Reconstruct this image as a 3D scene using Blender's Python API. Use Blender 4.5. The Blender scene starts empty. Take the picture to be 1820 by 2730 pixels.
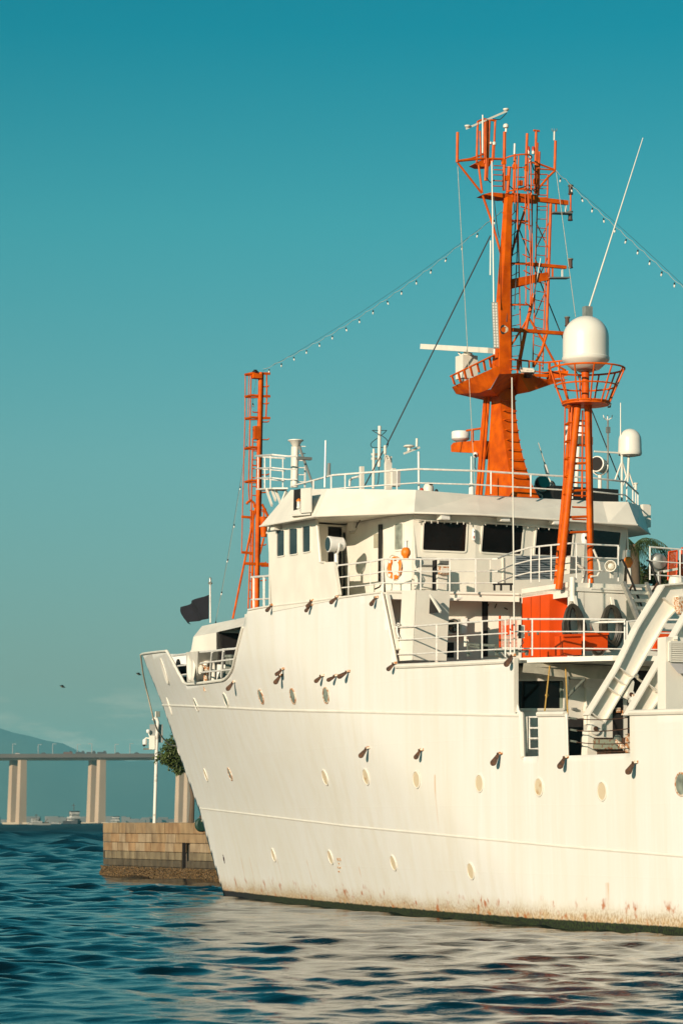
import bpy, math, random
import numpy as np
from mathutils import Vector, Matrix
random.seed(7)
rng = np.random.default_rng(5)
R = math.radians
scene = bpy.context.scene
COL = scene.collection

# ------------------------------------------------------------------ camera, sky, sun, exposure
F = 7400.0            # focal length in pixels of the 1820 x 2730 photograph
CAMH = 2.9            # eye height above the water
HOR = 2190.0          # row of the horizon
cam_d = bpy.data.cameras.new('camera')
cam = bpy.data.objects.new('camera', cam_d); COL.objects.link(cam)
cam.location = (0, 0, CAMH); cam.rotation_euler = (R(90), 0, 0)
cam_d.sensor_width = 36; cam_d.sensor_fit = 'AUTO'
cam_d.lens = F / 2730 * 36
cam_d.shift_y = (HOR - 1365) / 2730
cam_d.clip_start = 0.5; cam_d.clip_end = 90000
cam_d.dof.use_dof = True; cam_d.dof.focus_distance = 86; cam_d.dof.aperture_fstop = 2.8
scene.camera = cam

SUN_AZ = R(-148.0)     # clockwise from +Y
SUN_EL = R(16.5)
sun_dir = Vector((math.sin(SUN_AZ) * math.cos(SUN_EL), math.cos(SUN_AZ) * math.cos(SUN_EL), math.sin(SUN_EL)))
world = bpy.data.worlds.new('World'); scene.world = world; world.use_nodes = True
wn = world.node_tree.nodes; wl = world.node_tree.links; wn.clear()
sky = wn.new('ShaderNodeTexSky'); sky.sky_type = 'NISHITA'; sky.sun_disc = False
sky.sun_elevation = SUN_EL; sky.sun_rotation = SUN_AZ
sky.air_density = 1.0; sky.dust_density = 0.6; sky.ozone_density = 1.0
tc = wn.new('ShaderNodeTexCoord'); sx = wn.new('ShaderNodeSeparateXYZ'); wl.new(tc.outputs['Generated'], sx.inputs[0])
rp = wn.new('ShaderNodeValToRGB'); wl.new(sx.outputs[2], rp.inputs[0])
el = rp.color_ramp.elements
el[0].position = 0.0; el[0].color = (0.30, 0.44, 0.57, 1)
el[1].position = 1.0; el[1].color = (0.0, 0.42, 0.42, 1)
for p_, c_ in ((0.05, (0.32, 0.42, 0.46, 1)), (0.13, (0.30, 0.60, 0.56, 1)), (0.21, (0.14, 0.67, 0.60, 1)), (0.275, (0.0, 0.575, 0.565, 1)), (0.35, (0.0, 0.54, 0.53, 1))):
    e_ = el.new(p_); e_.color = c_
mx = wn.new('ShaderNodeMix'); mx.data_type = 'RGBA'; mx.blend_type = 'MULTIPLY'; mx.inputs[0].default_value = 1
wl.new(sky.outputs[0], mx.inputs[6]); wl.new(rp.outputs[0], mx.inputs[7])
cmp_ = wn.new('ShaderNodeMapping'); cmp_.inputs['Scale'].default_value = (1, 1, 5.0); wl.new(tc.outputs['Generated'], cmp_.inputs[0])
cn = wn.new('ShaderNodeTexNoise'); cn.inputs['Scale'].default_value = 16; cn.inputs['Detail'].default_value = 7; cn.inputs['Roughness'].default_value = 0.6; wl.new(cmp_.outputs[0], cn.inputs[0])
cr_ = wn.new('ShaderNodeMapRange'); cr_.inputs[1].default_value = 0.50; cr_.inputs[2].default_value = 0.72; wl.new(cn.outputs[0], cr_.inputs[0])
cb_ = wn.new('ShaderNodeValToRGB'); wl.new(sx.outputs[2], cb_.inputs[0]); ce = cb_.color_ramp.elements
ce[0].position = 0.008; ce[0].color = (0, 0, 0, 1); ce[1].position = 0.055; ce[1].color = (0, 0, 0, 1)
e_ = ce.new(0.022); e_.color = (1, 1, 1, 1)
cm_ = wn.new('ShaderNodeMath'); cm_.operation = 'MULTIPLY'; wl.new(cr_.outputs[0], cm_.inputs[0]); wl.new(cb_.outputs[0], cm_.inputs[1])
cm2 = wn.new('ShaderNodeMath'); cm2.operation = 'MULTIPLY'; cm2.inputs[1].default_value = 0.55; wl.new(cm_.outputs[0], cm2.inputs[0])
cx_ = wn.new('ShaderNodeMix'); cx_.data_type = 'RGBA'; wl.new(cm2.outputs[0], cx_.inputs[0]); wl.new(mx.outputs[2], cx_.inputs[6]); cx_.inputs[7].default_value = (13.0, 10.0, 7.2, 1)   # low evening clouds
bg = wn.new('ShaderNodeBackground'); bg.inputs[1].default_value = 0.103; wl.new(cx_.outputs[2], bg.inputs[0])
wo = wn.new('ShaderNodeOutputWorld'); wl.new(bg.outputs[0], wo.inputs[0])

sd = bpy.data.lights.new('sun', 'SUN'); sd.energy = 5.0; sd.angle = R(0.5); sd.color = (1.0, 0.82, 0.63)
so = bpy.data.objects.new('sun', sd); COL.objects.link(so)
so.rotation_euler = (-sun_dir).to_track_quat('-Z', 'Y').to_euler(); so.location = (0, -20, 60)
scene.view_settings.view_transform = 'Standard'; scene.view_settings.look = 'None'
scene.view_settings.exposure = 0.21; scene.view_settings.gamma = 1.0
scene.render.engine = 'CYCLES'
scene.cycles.max_bounces = 6; scene.cycles.use_denoising = True
scene.cycles.volume_bounces = 0

# ------------------------------------------------------------------ materials
def nodes_of(m):
    m.use_nodes = True
    return m.node_tree.nodes, m.node_tree.links
MATS = {}
def mat(name, col, rough=0.5, metal=0.0, var=0.12, scale=3.0, bump=0.0, bscale=20.0, spec=0.5, col2=None, stretch=None, thr=None):
    """painted / plain surface: base colour with soft noise variation, optional second colour in patches, fine relief"""
    m = bpy.data.materials.new(name); N, L = nodes_of(m)
    b = N['Principled BSDF']; b.inputs['Roughness'].default_value = rough; b.inputs['Metallic'].default_value = metal
    b.inputs['Specular IOR Level'].default_value = spec
    t = N.new('ShaderNodeTexCoord'); mp = N.new('ShaderNodeMapping'); L.new(t.outputs['Object'], mp.inputs[0])
    if stretch: mp.inputs['Scale'].default_value = stretch
    n = N.new('ShaderNodeTexNoise'); n.inputs['Scale'].default_value = scale; n.inputs['Detail'].default_value = 6
    L.new(mp.outputs[0], n.inputs[0])
    r = N.new('ShaderNodeValToRGB'); L.new(n.outputs[0], r.inputs[0])
    c2 = col2 or tuple(c * (1 - var) for c in col)
    lo, hi = thr or (0.35, 0.65)
    r.color_ramp.elements[0].position = lo; r.color_ramp.elements[0].color = (*c2, 1)
    r.color_ramp.elements[1].position = hi; r.color_ramp.elements[1].color = (*col, 1)
    L.new(r.outputs[0], b.inputs['Base Color'])
    if bump:
        n2 = N.new('ShaderNodeTexNoise'); n2.inputs['Scale'].default_value = bscale; n2.inputs['Detail'].default_value = 4
        L.new(mp.outputs[0], n2.inputs[0])
        bp = N.new('ShaderNodeBump'); bp.inputs['Strength'].default_value = bump; bp.inputs['Distance'].default_value = 0.02
        L.new(n2.outputs[0], bp.inputs['Height']); L.new(bp.outputs[0], b.inputs['Normal'])
    MATS[name] = m
    return m
WHITE = (0.80, 0.78, 0.735)
white = mat('white_paint', (0.82, 0.775, 0.68), 0.45, var=0.10, scale=1.6, bump=0.12, bscale=9, stretch=(1, 1, 0.5))
whitep = mat('white_plastic', (0.82, 0.80, 0.76), 0.35, var=0.05)
whiterail = mat('white_rail', (0.82, 0.79, 0.73), 0.5, var=0.22, scale=8)
orange = mat('orange_paint', (0.72, 0.120, 0.001), 0.5, col2=(0.50, 0.070, 0.002), scale=3.0, bump=0.1, bscale=10, spec=0.15)
orange_l = mat('locker_orange', (0.72, 0.075, 0.006), 0.42, var=0.15, scale=2.0, bump=0.08, spec=0.15)
buoy_or = mat('lifebuoy_orange', (0.92, 0.22, 0.012), 0.5, var=0.1)
dark = mat('dark_interior', (0.012, 0.009, 0.008), 0.8, var=0.3)  # near-black colour stands in for the shade inside doorways and openings
black = mat('black_rubber', (0.016, 0.015, 0.014), 0.55, var=0.3, scale=12)
hosem = mat('hose_rubber', (0.045, 0.038, 0.026), 0.5, var=0.4, scale=10)
navy = mat('flag_cloth', (0.008, 0.008, 0.014), 0.9, var=0.3, bump=0.2, bscale=4)
rust = mat('rust_iron', (0.11, 0.045, 0.018), 0.8, var=0.5, scale=14, bump=0.4, bscale=40, col2=(0.03, 0.018, 0.012))
rustl = mat('rusty_steel', (0.42, 0.16, 0.045), 0.8, scale=16, col2=(0.70, 0.62, 0.5), thr=(0.45, 0.55), bump=0.3, bscale=50)
grey = mat('grey_metal', (0.30, 0.31, 0.29), 0.45, metal=0.4, var=0.2)
alum = mat('aluminium', (0.52, 0.51, 0.45), 0.4, metal=0.6, var=0.25, scale=6)
steelg = mat('green_grey_steel', (0.16, 0.18, 0.15), 0.6, var=0.3, scale=6)
canvas = mat('canvas_tarp', (0.52, 0.48, 0.38), 0.9, var=0.3, scale=2.5, bump=0.35, bscale=3)
deckm = mat('deck_paint', (0.16, 0.17, 0.15), 0.8, var=0.3)
wirem = mat('wire', (0.03, 0.03, 0.03), 0.6)
ropem = mat('rope', (0.62, 0.55, 0.42), 0.9, var=0.35, scale=30, bump=0.6, bscale=60)
ropey = mat('yellow_rope', (0.55, 0.33, 0.08), 0.9, var=0.3, scale=30)
bulbm = mat('bulb_glass', (0.85, 0.82, 0.74), 0.15)
redl = mat('red_lens', (0.5, 0.06, 0.03), 0.2)
cream = mat('antenna_cream', (0.78, 0.74, 0.64), 0.45, var=0.08)
rubber_panel = mat('shutter_blue_grey', (0.22, 0.25, 0.27), 0.6, var=0.15)
meshm = mat('orange_mesh', (0.65, 0.10, 0.02), 0.6, var=0.2)

def glass_mat(name, col, rough=0.06, spec=0.5, var=0.5, scale=1.2):
    return mat(name, col, rough, var=var, scale=scale, spec=spec)
glassd = glass_mat('window_glass_dark', (0.010, 0.007, 0.006), 0.08, 0.25)
glassb = glass_mat('window_glass_blue', (0.035, 0.05, 0.055), 0.04, 0.6)
glassg = glass_mat('porthole_glass', (0.30, 0.33, 0.27), 0.1, 0.6, scale=4)

def hull_mat():
    m = bpy.data.materials.new('hull_paint'); N, L = nodes_of(m)
    b = N['Principled BSDF']; b.inputs['Roughness'].default_value = 0.42
    t = N.new('ShaderNodeTexCoord'); sp = N.new('ShaderNodeSeparateXYZ'); L.new(t.outputs['Object'], sp.inputs[0])
    def noise(scale, stretch, detail=6):
        mp = N.new('ShaderNodeMapping'); mp.inputs['Scale'].default_value = stretch; L.new(t.outputs['Object'], mp.inputs[0])
        n = N.new('ShaderNodeTexNoise'); n.inputs['Scale'].default_value = scale; n.inputs['Detail'].default_value = detail
        L.new(mp.outputs[0], n.inputs[0]); return n.outputs[0]
    def math_(op, a, b_=None, c=None):
        n = N.new('ShaderNodeMath'); n.operation = op
        for i, v in enumerate((a, b_, c)):
            if v is None: continue
            if isinstance(v, (int, float)): n.inputs[i].default_value = v
            else: L.new(v, n.inputs[i])
        return n.outputs[0]
    def ramp(v, lo, hi, a=0.0, c=1.0):
        n = N.new('ShaderNodeMapRange'); n.inputs[1].default_value = lo; n.inputs[2].default_value = hi
        n.inputs[3].default_value = a; n.inputs[4].default_value = c; L.new(v, n.inputs[0]); return n.outputs[0]
    def mix(f, a, c):
        n = N.new('ShaderNodeMix'); n.data_type = 'RGBA'
        if isinstance(f, float): n.inputs[0].default_value = f
        else: L.new(f, n.inputs[0])
        for i, v in ((6, a), (7, c)):
            if isinstance(v, tuple): n.inputs[i].default_value = (*v, 1)
            else: L.new(v, n.inputs[i])
        return n.outputs[2]
    z = sp.outputs[2]
    streak = noise(1.3, (1.6, 1.6, 0.10), 8)
    fine = noise(5.0, (2.2, 2.2, 0.12), 5)
    big = noise(0.25, (1, 1, 0.7), 3)
    c = mix(math_('MULTIPLY', ramp(streak, 0.42, 0.75), 0.55), WHITE, (0.72, 0.66, 0.545))
    c = mix(math_('MULTIPLY', ramp(fine, 0.50, 0.75), 0.55), c, (0.84, 0.825, 0.79))
    c = mix(math_('MULTIPLY', ramp(big, 0.45, 0.7), 0.35), c, (0.74, 0.70, 0.60))
    # fouling just above the weed: pale scraped paint, tan growth, a few rust patches
    n1 = noise(7.0, (1, 1, 0.55), 8); n2 = noise(0.7, (1, 1, 0.4), 5); n3 = noise(22, (1, 1, 0.6), 3); n4 = noise(2.6, (1, 1, 0.8), 6)
    edge = math_('ADD', z, math_('MULTIPLY', math_('SUBTRACT', n2, 0.5), 0.55))
    band = ramp(math_('ADD', edge, math_('MULTIPLY', math_('SUBTRACT', n1, 0.5), 0.5)), 0.78, 0.40)
    c = mix(math_('MULTIPLY', band, 0.55), c, (0.62, 0.52, 0.36))
    c = mix(math_('MULTIPLY', ramp(edge, 0.46, 0.26), ramp(n1, 0.36, 0.62, 0.15, 0.75)), c, (0.56, 0.35, 0.13))
    f1 = math_('MULTIPLY', ramp(edge, 0.62, 0.34), ramp(n3, 0.46, 0.60))
    c = mix(math_('MULTIPLY', f1, 0.75), c, (0.36, 0.22, 0.10))
    f3 = math_('MULTIPLY', ramp(n4, 0.57, 0.64), math_('MULTIPLY', ramp(edge, 0.90, 0.66), ramp(n1, 0.42, 0.58)))
    c = mix(math_('MULTIPLY', f3, 0.9), c, (0.45, 0.13, 0.025))
    # rust runs under a few fittings
    for s0, z0, z1, w_ in RUNS:
        near = ramp(math_('ABSOLUTE', math_('SUBTRACT', math_('ADD', sp.outputs[0], math_('MULTIPLY', math_('SUBTRACT', n4, 0.5), 0.06)), s0)), w_, w_ * 0.2)
        vert = math_('MULTIPLY', ramp(z, z1, z1 - 0.05), ramp(z, z0, z0 + (z1 - z0) * 0.7))
        c = mix(math_('MULTIPLY', math_('MULTIPLY', near, vert), math_('MULTIPLY', ramp(fine, 0.30, 0.60), 0.75)), c, (0.62, 0.32, 0.11))
    # weed and black bottom paint
    wz = math_('ADD', z, math_('MULTIPLY', math_('SUBTRACT', n1, 0.5), 0.10))
    weed = ramp(wz, 0.235, 0.20)
    gcol = mix(ramp(n3, 0.40, 0.65), (0.006, 0.008, 0.005), (0.030, 0.050, 0.010))
    gcol = mix(ramp(sp.outputs[0], 3.0, 9.0), (0.010, 0.010, 0.012), gcol)
    c = mix(weed, c, gcol)
    L.new(c, b.inputs['Base Color'])
    L.new(ramp(weed, 0, 1, 0.40, 0.85), b.inputs['Roughness'])
    # plate seams and slight dishing between frames
    def seam(v, step, off, w):
        f = math_('FRACT', math_('DIVIDE', math_('ADD', v, off), step)); d = math_('ABSOLUTE', math_('SUBTRACT', f, 0.5))
        return ramp(d, 0.5 - w / step, 0.5)
    hgt = math_('ADD', math_('MULTIPLY', noise(0.9, (1, 1, 0.35), 2), 1.0), math_('MULTIPLY', seam(sp.outputs[0], 2.45, 0.3, 0.03), 0.12))
    hgt = math_('ADD', hgt, math_('MULTIPLY', seam(z, 1.9, 0.45, 0.03), 0.10))
    hgt = math_('ADD', hgt, math_('MULTIPLY', noise(30, (1, 1, 1), 3), 0.02))
    bp = N.new('ShaderNodeBump'); bp.inputs['Strength'].default_value = 0.22; bp.inputs['Distance'].default_value = 0.06
    L.new(hgt, bp.inputs['Height']); L.new(bp.outputs[0], b.inputs['Normal'])
    return m
RUNS = [(4.4, .3, 1.55, .07), (5.85, .3, 1.6, .05), (10.1, .35, 1.6, .05), (14.0, .4, 1.6, .05), (36.3, .5, 1.3, .12), (19.6, .9, 1.5, .05), (27.0, 2.6, 4.3, .07)]
hullm = hull_mat()

# ------------------------------------------------------------------ ship frame: local x = aft, y = starboard, z = up, origin = stem at the waterline
TH = R(27.0)
SA = (math.sin(TH), -math.cos(TH)); SB = (math.cos(TH), math.sin(TH))
Y0 = CAMH * F / (2388 - HOR); X0 = (597 - 910) / F * Y0
MS = Matrix(((SA[0], SB[0], 0, X0), (SA[1], SB[1], 0, Y0), (0, 0, 1, 0), (0, 0, 0, 1)))
def P(p, t=None, s=None, z=None):
    """survey: where the sight line through photograph point p meets a plane of the ship (offset t, station s or height z)"""
    u, v = p; k = (u - 910) / F
    if z is not None: Y = (z - CAMH) * F / (HOR - v)
    elif t is not None: Y = (t + X0 * SB[0] + Y0 * SB[1]) / (k * SB[0] + SB[1])
    else: Y = (s + X0 * SA[0] + Y0 * SA[1]) / (k * SA[0] + SA[1])
    dx, dy = k * Y - X0, Y - Y0
    return Vector((dx * SA[0] + dy * SA[1], dx * SB[0] + dy * SB[1], CAMH + (HOR - v) / F * Y))
def W(p, Y):                       # world point at depth Y
    return Vector(((p[0] - 910) / F * Y, Y, CAMH + (HOR - p[1]) / F * Y))
def reg(x, y, k): return lambda a, b: (x + a / k, y + b / k)
R1 = reg(1080, 260, 2.1189); R2 = reg(1080, 780, 2.1189); R3 = reg(600, 960, 2.45); R4 = reg(1000, 1300, 1.9122)
R5 = reg(1300, 1600, 3.0154); R6 = reg(340, 1500, 2.0632); Q1 = reg(0, 1850, 2.529); Q2 = reg(500, 2000, 1.1879)
Q4 = reg(680, 1300, 3.7333); Q5 = reg(1000, 1300, 3.7333); Q6 = reg(1380, 1330, 3.5636); Q7 = reg(1020, 1560, 3.7333)
Q8 = reg(1360, 1740, 3.4087); T1 = reg(540, 2260, 3.7333); T3 = reg(1600, 1440, 6.5333); T4 = reg(1200, 760, 5.2267)
V1 = reg(480, 960, 4.1263); V2 = reg(480, 1300, 4.9); V3 = reg(360, 1600, 4.6118); V4 = reg(1200, 280, 4.6118)
V5 = reg(1200, 560, 4.6118); V6 = reg(1440, 980, 4.9); V7 = reg(920, 1120, 3.92); V8 = reg(1640, 1520, 5.88)

# ------------------------------------------------------------------ mesh builder
BASE = {}
def tag(o, label=None, cat=None, group=None, kind=None):
    if label: o['label'] = label
    if cat: o['category'] = cat
    if group: o['group'] = group
    if kind: o['kind'] = kind
    return o
def thing(name, label, cat, base=(0, 0, 0), group=None, frame=None):
    o = bpy.data.objects.new(name, None); COL.objects.link(o); o.empty_display_size = 0.3
    fr = MS if frame is None else frame
    o.matrix_world = fr @ Matrix.Translation(Vector(base)); BASE[o.name] = Vector(base)
    return tag(o, label, cat, group)
class MB:
    def __init__(self): self.v = []; self.f = []
    def add(self, vs, fs):
        o = len(self.v); self.v += [tuple(x) for x in vs]; self.f += [tuple(i + o for i in f) for f in fs]; return self
    def box(self, c, d, M=None):
        c = Vector(c); hx, hy, hz = d[0] / 2, d[1] / 2, d[2] / 2
        vs = [Vector((x, y, z)) for x in (-hx, hx) for y in (-hy, hy) for z in (-hz, hz)]
        if M: vs = [M @ x for x in vs]
        return self.add([c + x for x in vs], [(0, 1, 3, 2), (4, 6, 7, 5), (0, 4, 5, 1), (2, 3, 7, 6), (0, 2, 6, 4), (1, 5, 7, 3)])
    def bar(self, p, q, w, h=None, up=(0, 0, 1)):
        p, q = Vector(p), Vector(q); h = h or w; d = (q - p).normalized(); up = Vector(up)
        if abs(d.dot(up)) > 0.98: up = Vector((1, 0, 0))
        x = d.cross(up).normalized(); y = x.cross(d).normalized()
        o = [x * (a * w / 2) + y * (b * h / 2) for a, b in ((-1, -1), (1, -1), (1, 1), (-1, 1))]
        return self.add([p + k for k in o] + [q + k for k in o], [(0, 3, 2, 1), (4, 5, 6, 7), (0, 1, 5, 4), (1, 2, 6, 5), (2, 3, 7, 6), (3, 0, 4, 7)])
    def tube(self, p, q, r, r2=None, n=8):
        p, q = Vector(p), Vector(q); r2 = r if r2 is None else r2
        d = (q - p).normalized(); a = d.orthogonal().normalized(); b = d.cross(a)
        vs = []
        for c, rr in ((p, r), (q, r2)):
            vs += [c + (a * math.cos(2 * math.pi * i / n) + b * math.sin(2 * math.pi * i / n)) * rr for i in range(n)]
        fs = [(i, (i + 1) % n, n + (i + 1) % n, n + i) for i in range(n)] + [tuple(reversed(range(n))), tuple(range(n, 2 * n))]
        return self.add(vs, fs)
    def path(self, pts, r, n=6, closed=False):
        pts = [Vector(p) for p in pts]; m = len(pts); vs = []; fs = []; prev = None
        for i, p in enumerate(pts):
            if closed: d = pts[(i + 1) % m] - pts[i - 1]
            else: d = pts[min(i + 1, m - 1)] - pts[max(i - 1, 0)]
            d.normalize()
            a = d.orthogonal().normalized() if prev is None else (prev - d * prev.dot(d)).normalized()
            prev = a; b = d.cross(a); rr = r[i] if isinstance(r, (list, tuple)) else r
            vs += [p + (a * math.cos(2 * math.pi * k / n) + b * math.sin(2 * math.pi * k / n)) * rr for k in range(n)]
        for i in range(m if closed else m - 1):
            j = (i + 1) % m
            fs += [(i * n + k, i * n + (k + 1) % n, j * n + (k + 1) % n, j * n + k) for k in range(n)]
        if not closed: fs += [tuple(reversed(range(n))), tuple(range((m - 1) * n, m * n))]
        return self.add(vs, fs)
    def prism(self, poly, d):
        poly = [Vector(p) for p in poly]; d = Vector(d); n = len(poly)
        fs = [tuple(range(n)), tuple(reversed(range(n, 2 * n)))] + [(i, n + i, n + (i + 1) % n, (i + 1) % n) for i in range(n)]
        return self.add(poly + [p + d for p in poly], fs)
    def loft(self, rings, cap=True):
        n = len(rings[0]); vs = [p for r in rings for p in r]
        fs = [(i * n + k, i * n + (k + 1) % n, (i + 1) * n + (k + 1) % n, (i + 1) * n + k) for i in range(len(rings) - 1) for k in range(n)]
        if cap: fs += [tuple(reversed(range(n))), tuple(range((len(rings) - 1) * n, len(rings) * n))]
        return self.add(vs, fs)
    def lathe(self, prof, c, axis=(0, 0, 1), n=20, cap=True):
        c = Vector(c); d = Vector(axis).normalized(); a = d.orthogonal().normalized(); b = d.cross(a)
        rings = [[c + d * h + (a * math.cos(2 * math.pi * k / n) + b * math.sin(2 * math.pi * k / n)) * max(r, 1e-4) for k in range(n)] for r, h in prof]
        return self.loft(rings, cap)
    def disc(self, c, nrm, rx, ry=None, up=(0, 0, 1), n=20, th=0.02):
        c, nrm, up = Vector(c), Vector(nrm).normalized(), Vector(up); ry = ry or rx
        x = up.cross(nrm).normalized(); y = nrm.cross(x)
        return self.prism([c + x * (rx * math.cos(2 * math.pi * k / n)) + y * (ry * math.sin(2 * math.pi * k / n)) for k in range(n)], nrm * th)
    def build(self, name, m, parent=None, smooth=False, base=None, frame=None):
        b = BASE.get(parent.name, Vector((0, 0, 0))) if parent is not None else Vector(base or (0, 0, 0))
        me = bpy.data.meshes.new(name)
        me.from_pydata([(x[0] - b[0], x[1] - b[1], x[2] - b[2]) for x in self.v], [], self.f)
        me.update()
        o = bpy.data.objects.new(name, me); COL.objects.link(o); me.materials.append(m)
        import bmesh
        bm = bmesh.new(); bm.from_mesh(me); bmesh.ops.recalc_face_normals(bm, faces=bm.faces); bm.to_mesh(me); bm.free()
        if smooth:
            for p in me.polygons: p.use_smooth = True
            try: me.set_sharp_from_angle(angle=R(38))
            except Exception: pass
        if parent is not None: o.parent = parent; BASE[o.name] = b
        else:
            o.matrix_world = (MS if frame is None else frame) @ Matrix.Translation(b); BASE[o.name] = b
        return o
WORLD = Matrix.Identity(4)
def lerp(a, b, f): return Vector(a) * (1 - f) + Vector(b) * f
def rrect(c, ax, ay, w, h, r, n=4):        # rounded rectangle polygon
    c, ax, ay = Vector(c), Vector(ax), Vector(ay); out = []
    for qx, qy, a0 in ((1, 1, 0), (-1, 1, 90), (-1, -1, 180), (1, -1, 270)):
        for k in range(n + 1):
            a = R(a0 + 90 * k / n)
            out.append(c + ax * (qx * (w / 2 - r) + r * math.cos(a)) + ay * (qy * (h / 2 - r) + r * math.sin(a)))
    return out

# ------------------------------------------------------------------ water
STEEP = 1.0
def make_water():
    K = np.linspace(-0.36, 0.36, 640)
    ys = [20.0]
    while ys[-1] < 120: ys.append(ys[-1] * 1.003)
    while ys[-1] < 330: ys.append(ys[-1] * 1.0048)
    while ys[-1] < 3200: ys.append(ys[-1] * 1.0085)
    while ys[-1] < 24000: ys.append(ys[-1] * 1.12)
    ys = np.array(ys); YY, KK = np.meshgrid(ys, K, indexing='ij'); XX = YY * KK
    Z = np.zeros_like(XX); DX = np.zeros_like(XX); DY = np.zeros_like(XX)
    dxg = np.where(YY < 120, YY * 0.003, YY * 0.0048)                    # grid spacing: waves shorter than ~2.5 cells hand over to longer ones of equal steepness
    gust = 1.0 + 0.28 * np.sin(XX * 0.13 + YY * 0.05 + 1.0) * np.sin(YY * 0.083 - XX * 0.04) + 0.18 * np.sin(YY * 0.29 + XX * 0.17)
    lee = np.clip((XX + 9.0) / 6.5, 0, 1); lee = lee * lee * (3 - 2 * lee) * np.clip((150 - YY) / 40, 0, 1)
    gust = gust * (1.45 - 0.79 * lee)                      # calmer water alongside the ship
    nw = 110
    for i in range(nw):
        lam = 0.35 * (90.0 / 0.35) ** ((i + rng.random()) / nw)
        ang = R(66) + rng.normal(0, 0.50)
        lo = np.maximum(2.6 * dxg, 0.26); hi = np.maximum(5.5 * dxg, 2.6)
        wgt = np.clip((lam - lo) / (0.5 * lo), 0, 1) * np.clip((1.7 * hi - lam) / (0.7 * hi), 0, 1)
        if lam > 6 and not (wgt > 0).any(): continue
        k = 2 * math.pi / lam; cx, cy = math.cos(ang), math.sin(ang)
        amp = 0.042 * STEEP / k
        a = amp * wgt * gust * (1 + 0.5 * np.clip((YY - 90) / 200, 0, 1)) * (1 - 0.75 * np.clip((YY - 250) / 700, 0, 1)); p = k * (XX * cx + YY * cy) + rng.random() * 6.28
        Z += a * np.sin(p); c = a * np.cos(p) * 0.8; DX += c * cx; DY += c * cy
    far = np.clip((3100 - YY) / 800, 0, 1)
    Z *= far; DX *= far; DY *= far
    co = np.stack([XX + DX, YY + DY, Z], -1).reshape(-1, 3)
    nr, nc = XX.shape
    idx = np.arange(nr * nc).reshape(nr, nc)
    q = np.stack([idx[:-1, :-1], idx[:-1, 1:], idx[1:, 1:], idx[1:, :-1]], -1).reshape(-1, 4)
    # wide outer sheet a little lower: goes on beside and behind the viewpoint to the horizon
    o = len(co); B = 16500.0
    co = np.concatenate([co, np.array([[-B, 9000 - 25500, -0.6], [B, 9000 - 25500, -0.6], [B, 30000, -0.6], [-B, 30000, -0.6]])])
    q = np.concatenate([q, np.array([[o, o + 1, o + 2, o + 3]])])
    me = bpy.data.meshes.new('water'); me.vertices.add(len(co)); me.vertices.foreach_set('co', co.ravel().astype(np.float32))
    me.loops.add(q.size); me.loops.foreach_set('vertex_index', q.ravel().astype(np.int32))
    me.polygons.add(len(q)); me.polygons.foreach_set('loop_start', (np.arange(len(q)) * 4).astype(np.int32))
    me.polygons.foreach_set('use_smooth', np.ones(len(q), bool)); me.update(); me.validate()
    m = bpy.data.materials.new('sea_water'); N, L = nodes_of(m); b = N['Principled BSDF']
    b.inputs['Base Color'].default_value = (0.001, 0.006, 0.009, 1); b.inputs['Roughness'].default_value = 0.06
    b.inputs['IOR'].default_value = 1.33
    t = N.new('ShaderNodeTexCoord'); hs = []
    for sc, st, a in ((6.0, (0.45, 1, 1), 0.6), (15.0, (0.45, 1, 1), 0.25), (0.16, (0.35, 1, 1), 60.0), (0.05, (0.3, 1, 1), 190.0)):
        mp = N.new('ShaderNodeMapping'); mp.inputs['Scale'].default_value = st; mp.inputs['Rotation'].default_value = (0, 0, R(-20)); L.new(t.outputs['Object'], mp.inputs[0])
        n = N.new('ShaderNodeTexNoise'); n.inputs['Scale'].default_value = sc; n.inputs['Detail'].default_value = 3; L.new(mp.outputs[0], n.inputs[0])
        mu = N.new('ShaderNodeMath'); mu.operation = 'MULTIPLY'; mu.inputs[1].default_value = a; L.new(n.outputs[0], mu.inputs[0])
        if sc < 1:                                             # only far off, where the mesh no longer carries the chop
            l2 = N.new('ShaderNodeVectorMath'); l2.operation = 'LENGTH'; L.new(t.outputs['Object'], l2.inputs[0])
            m2 = N.new('ShaderNodeMapRange'); m2.inputs[1].default_value = 140; m2.inputs[2].default_value = 600; L.new(l2.outputs['Value'], m2.inputs[0])
            m3 = N.new('ShaderNodeMath'); m3.operation = 'MULTIPLY'; L.new(mu.outputs[0], m3.inputs[0]); L.new(m2.outputs[0], m3.inputs[1]); mu = m3
        hs.append(mu.outputs[0])
    s_ = hs[0]
    for h in hs[1:]:
        ad = N.new('ShaderNodeMath'); ad.operation = 'ADD'; L.new(s_, ad.inputs[0]); L.new(h, ad.inputs[1]); s_ = ad.outputs[0]
    bp = N.new('ShaderNodeBump'); bp.inputs['Strength'].default_value = 0.6; bp.inputs['Distance'].default_value = 0.03
    L.new(s_, bp.inputs['Height']); L.new(bp.outputs[0], b.inputs['Normal'])
    ln = N.new('ShaderNodeVectorMath'); ln.operation = 'LENGTH'; L.new(t.outputs['Object'], ln.inputs[0])
    mr = N.new('ShaderNodeMapRange'); mr.inputs[1].default_value = 60; mr.inputs[2].default_value = 900; mr.inputs[3].default_value = 0.05; mr.inputs[4].default_value = 0.55
    L.new(ln.outputs['Value'], mr.inputs[0]); L.new(mr.outputs[0], b.inputs['Roughness'])      # far off, ripples too small for the mesh
    me.materials.append(m)
    ob = bpy.data.objects.new('water', me); COL.objects.link(ob); tag(ob, 'choppy dark teal harbour water around the white ship', kind='structure')
make_water()

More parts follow.
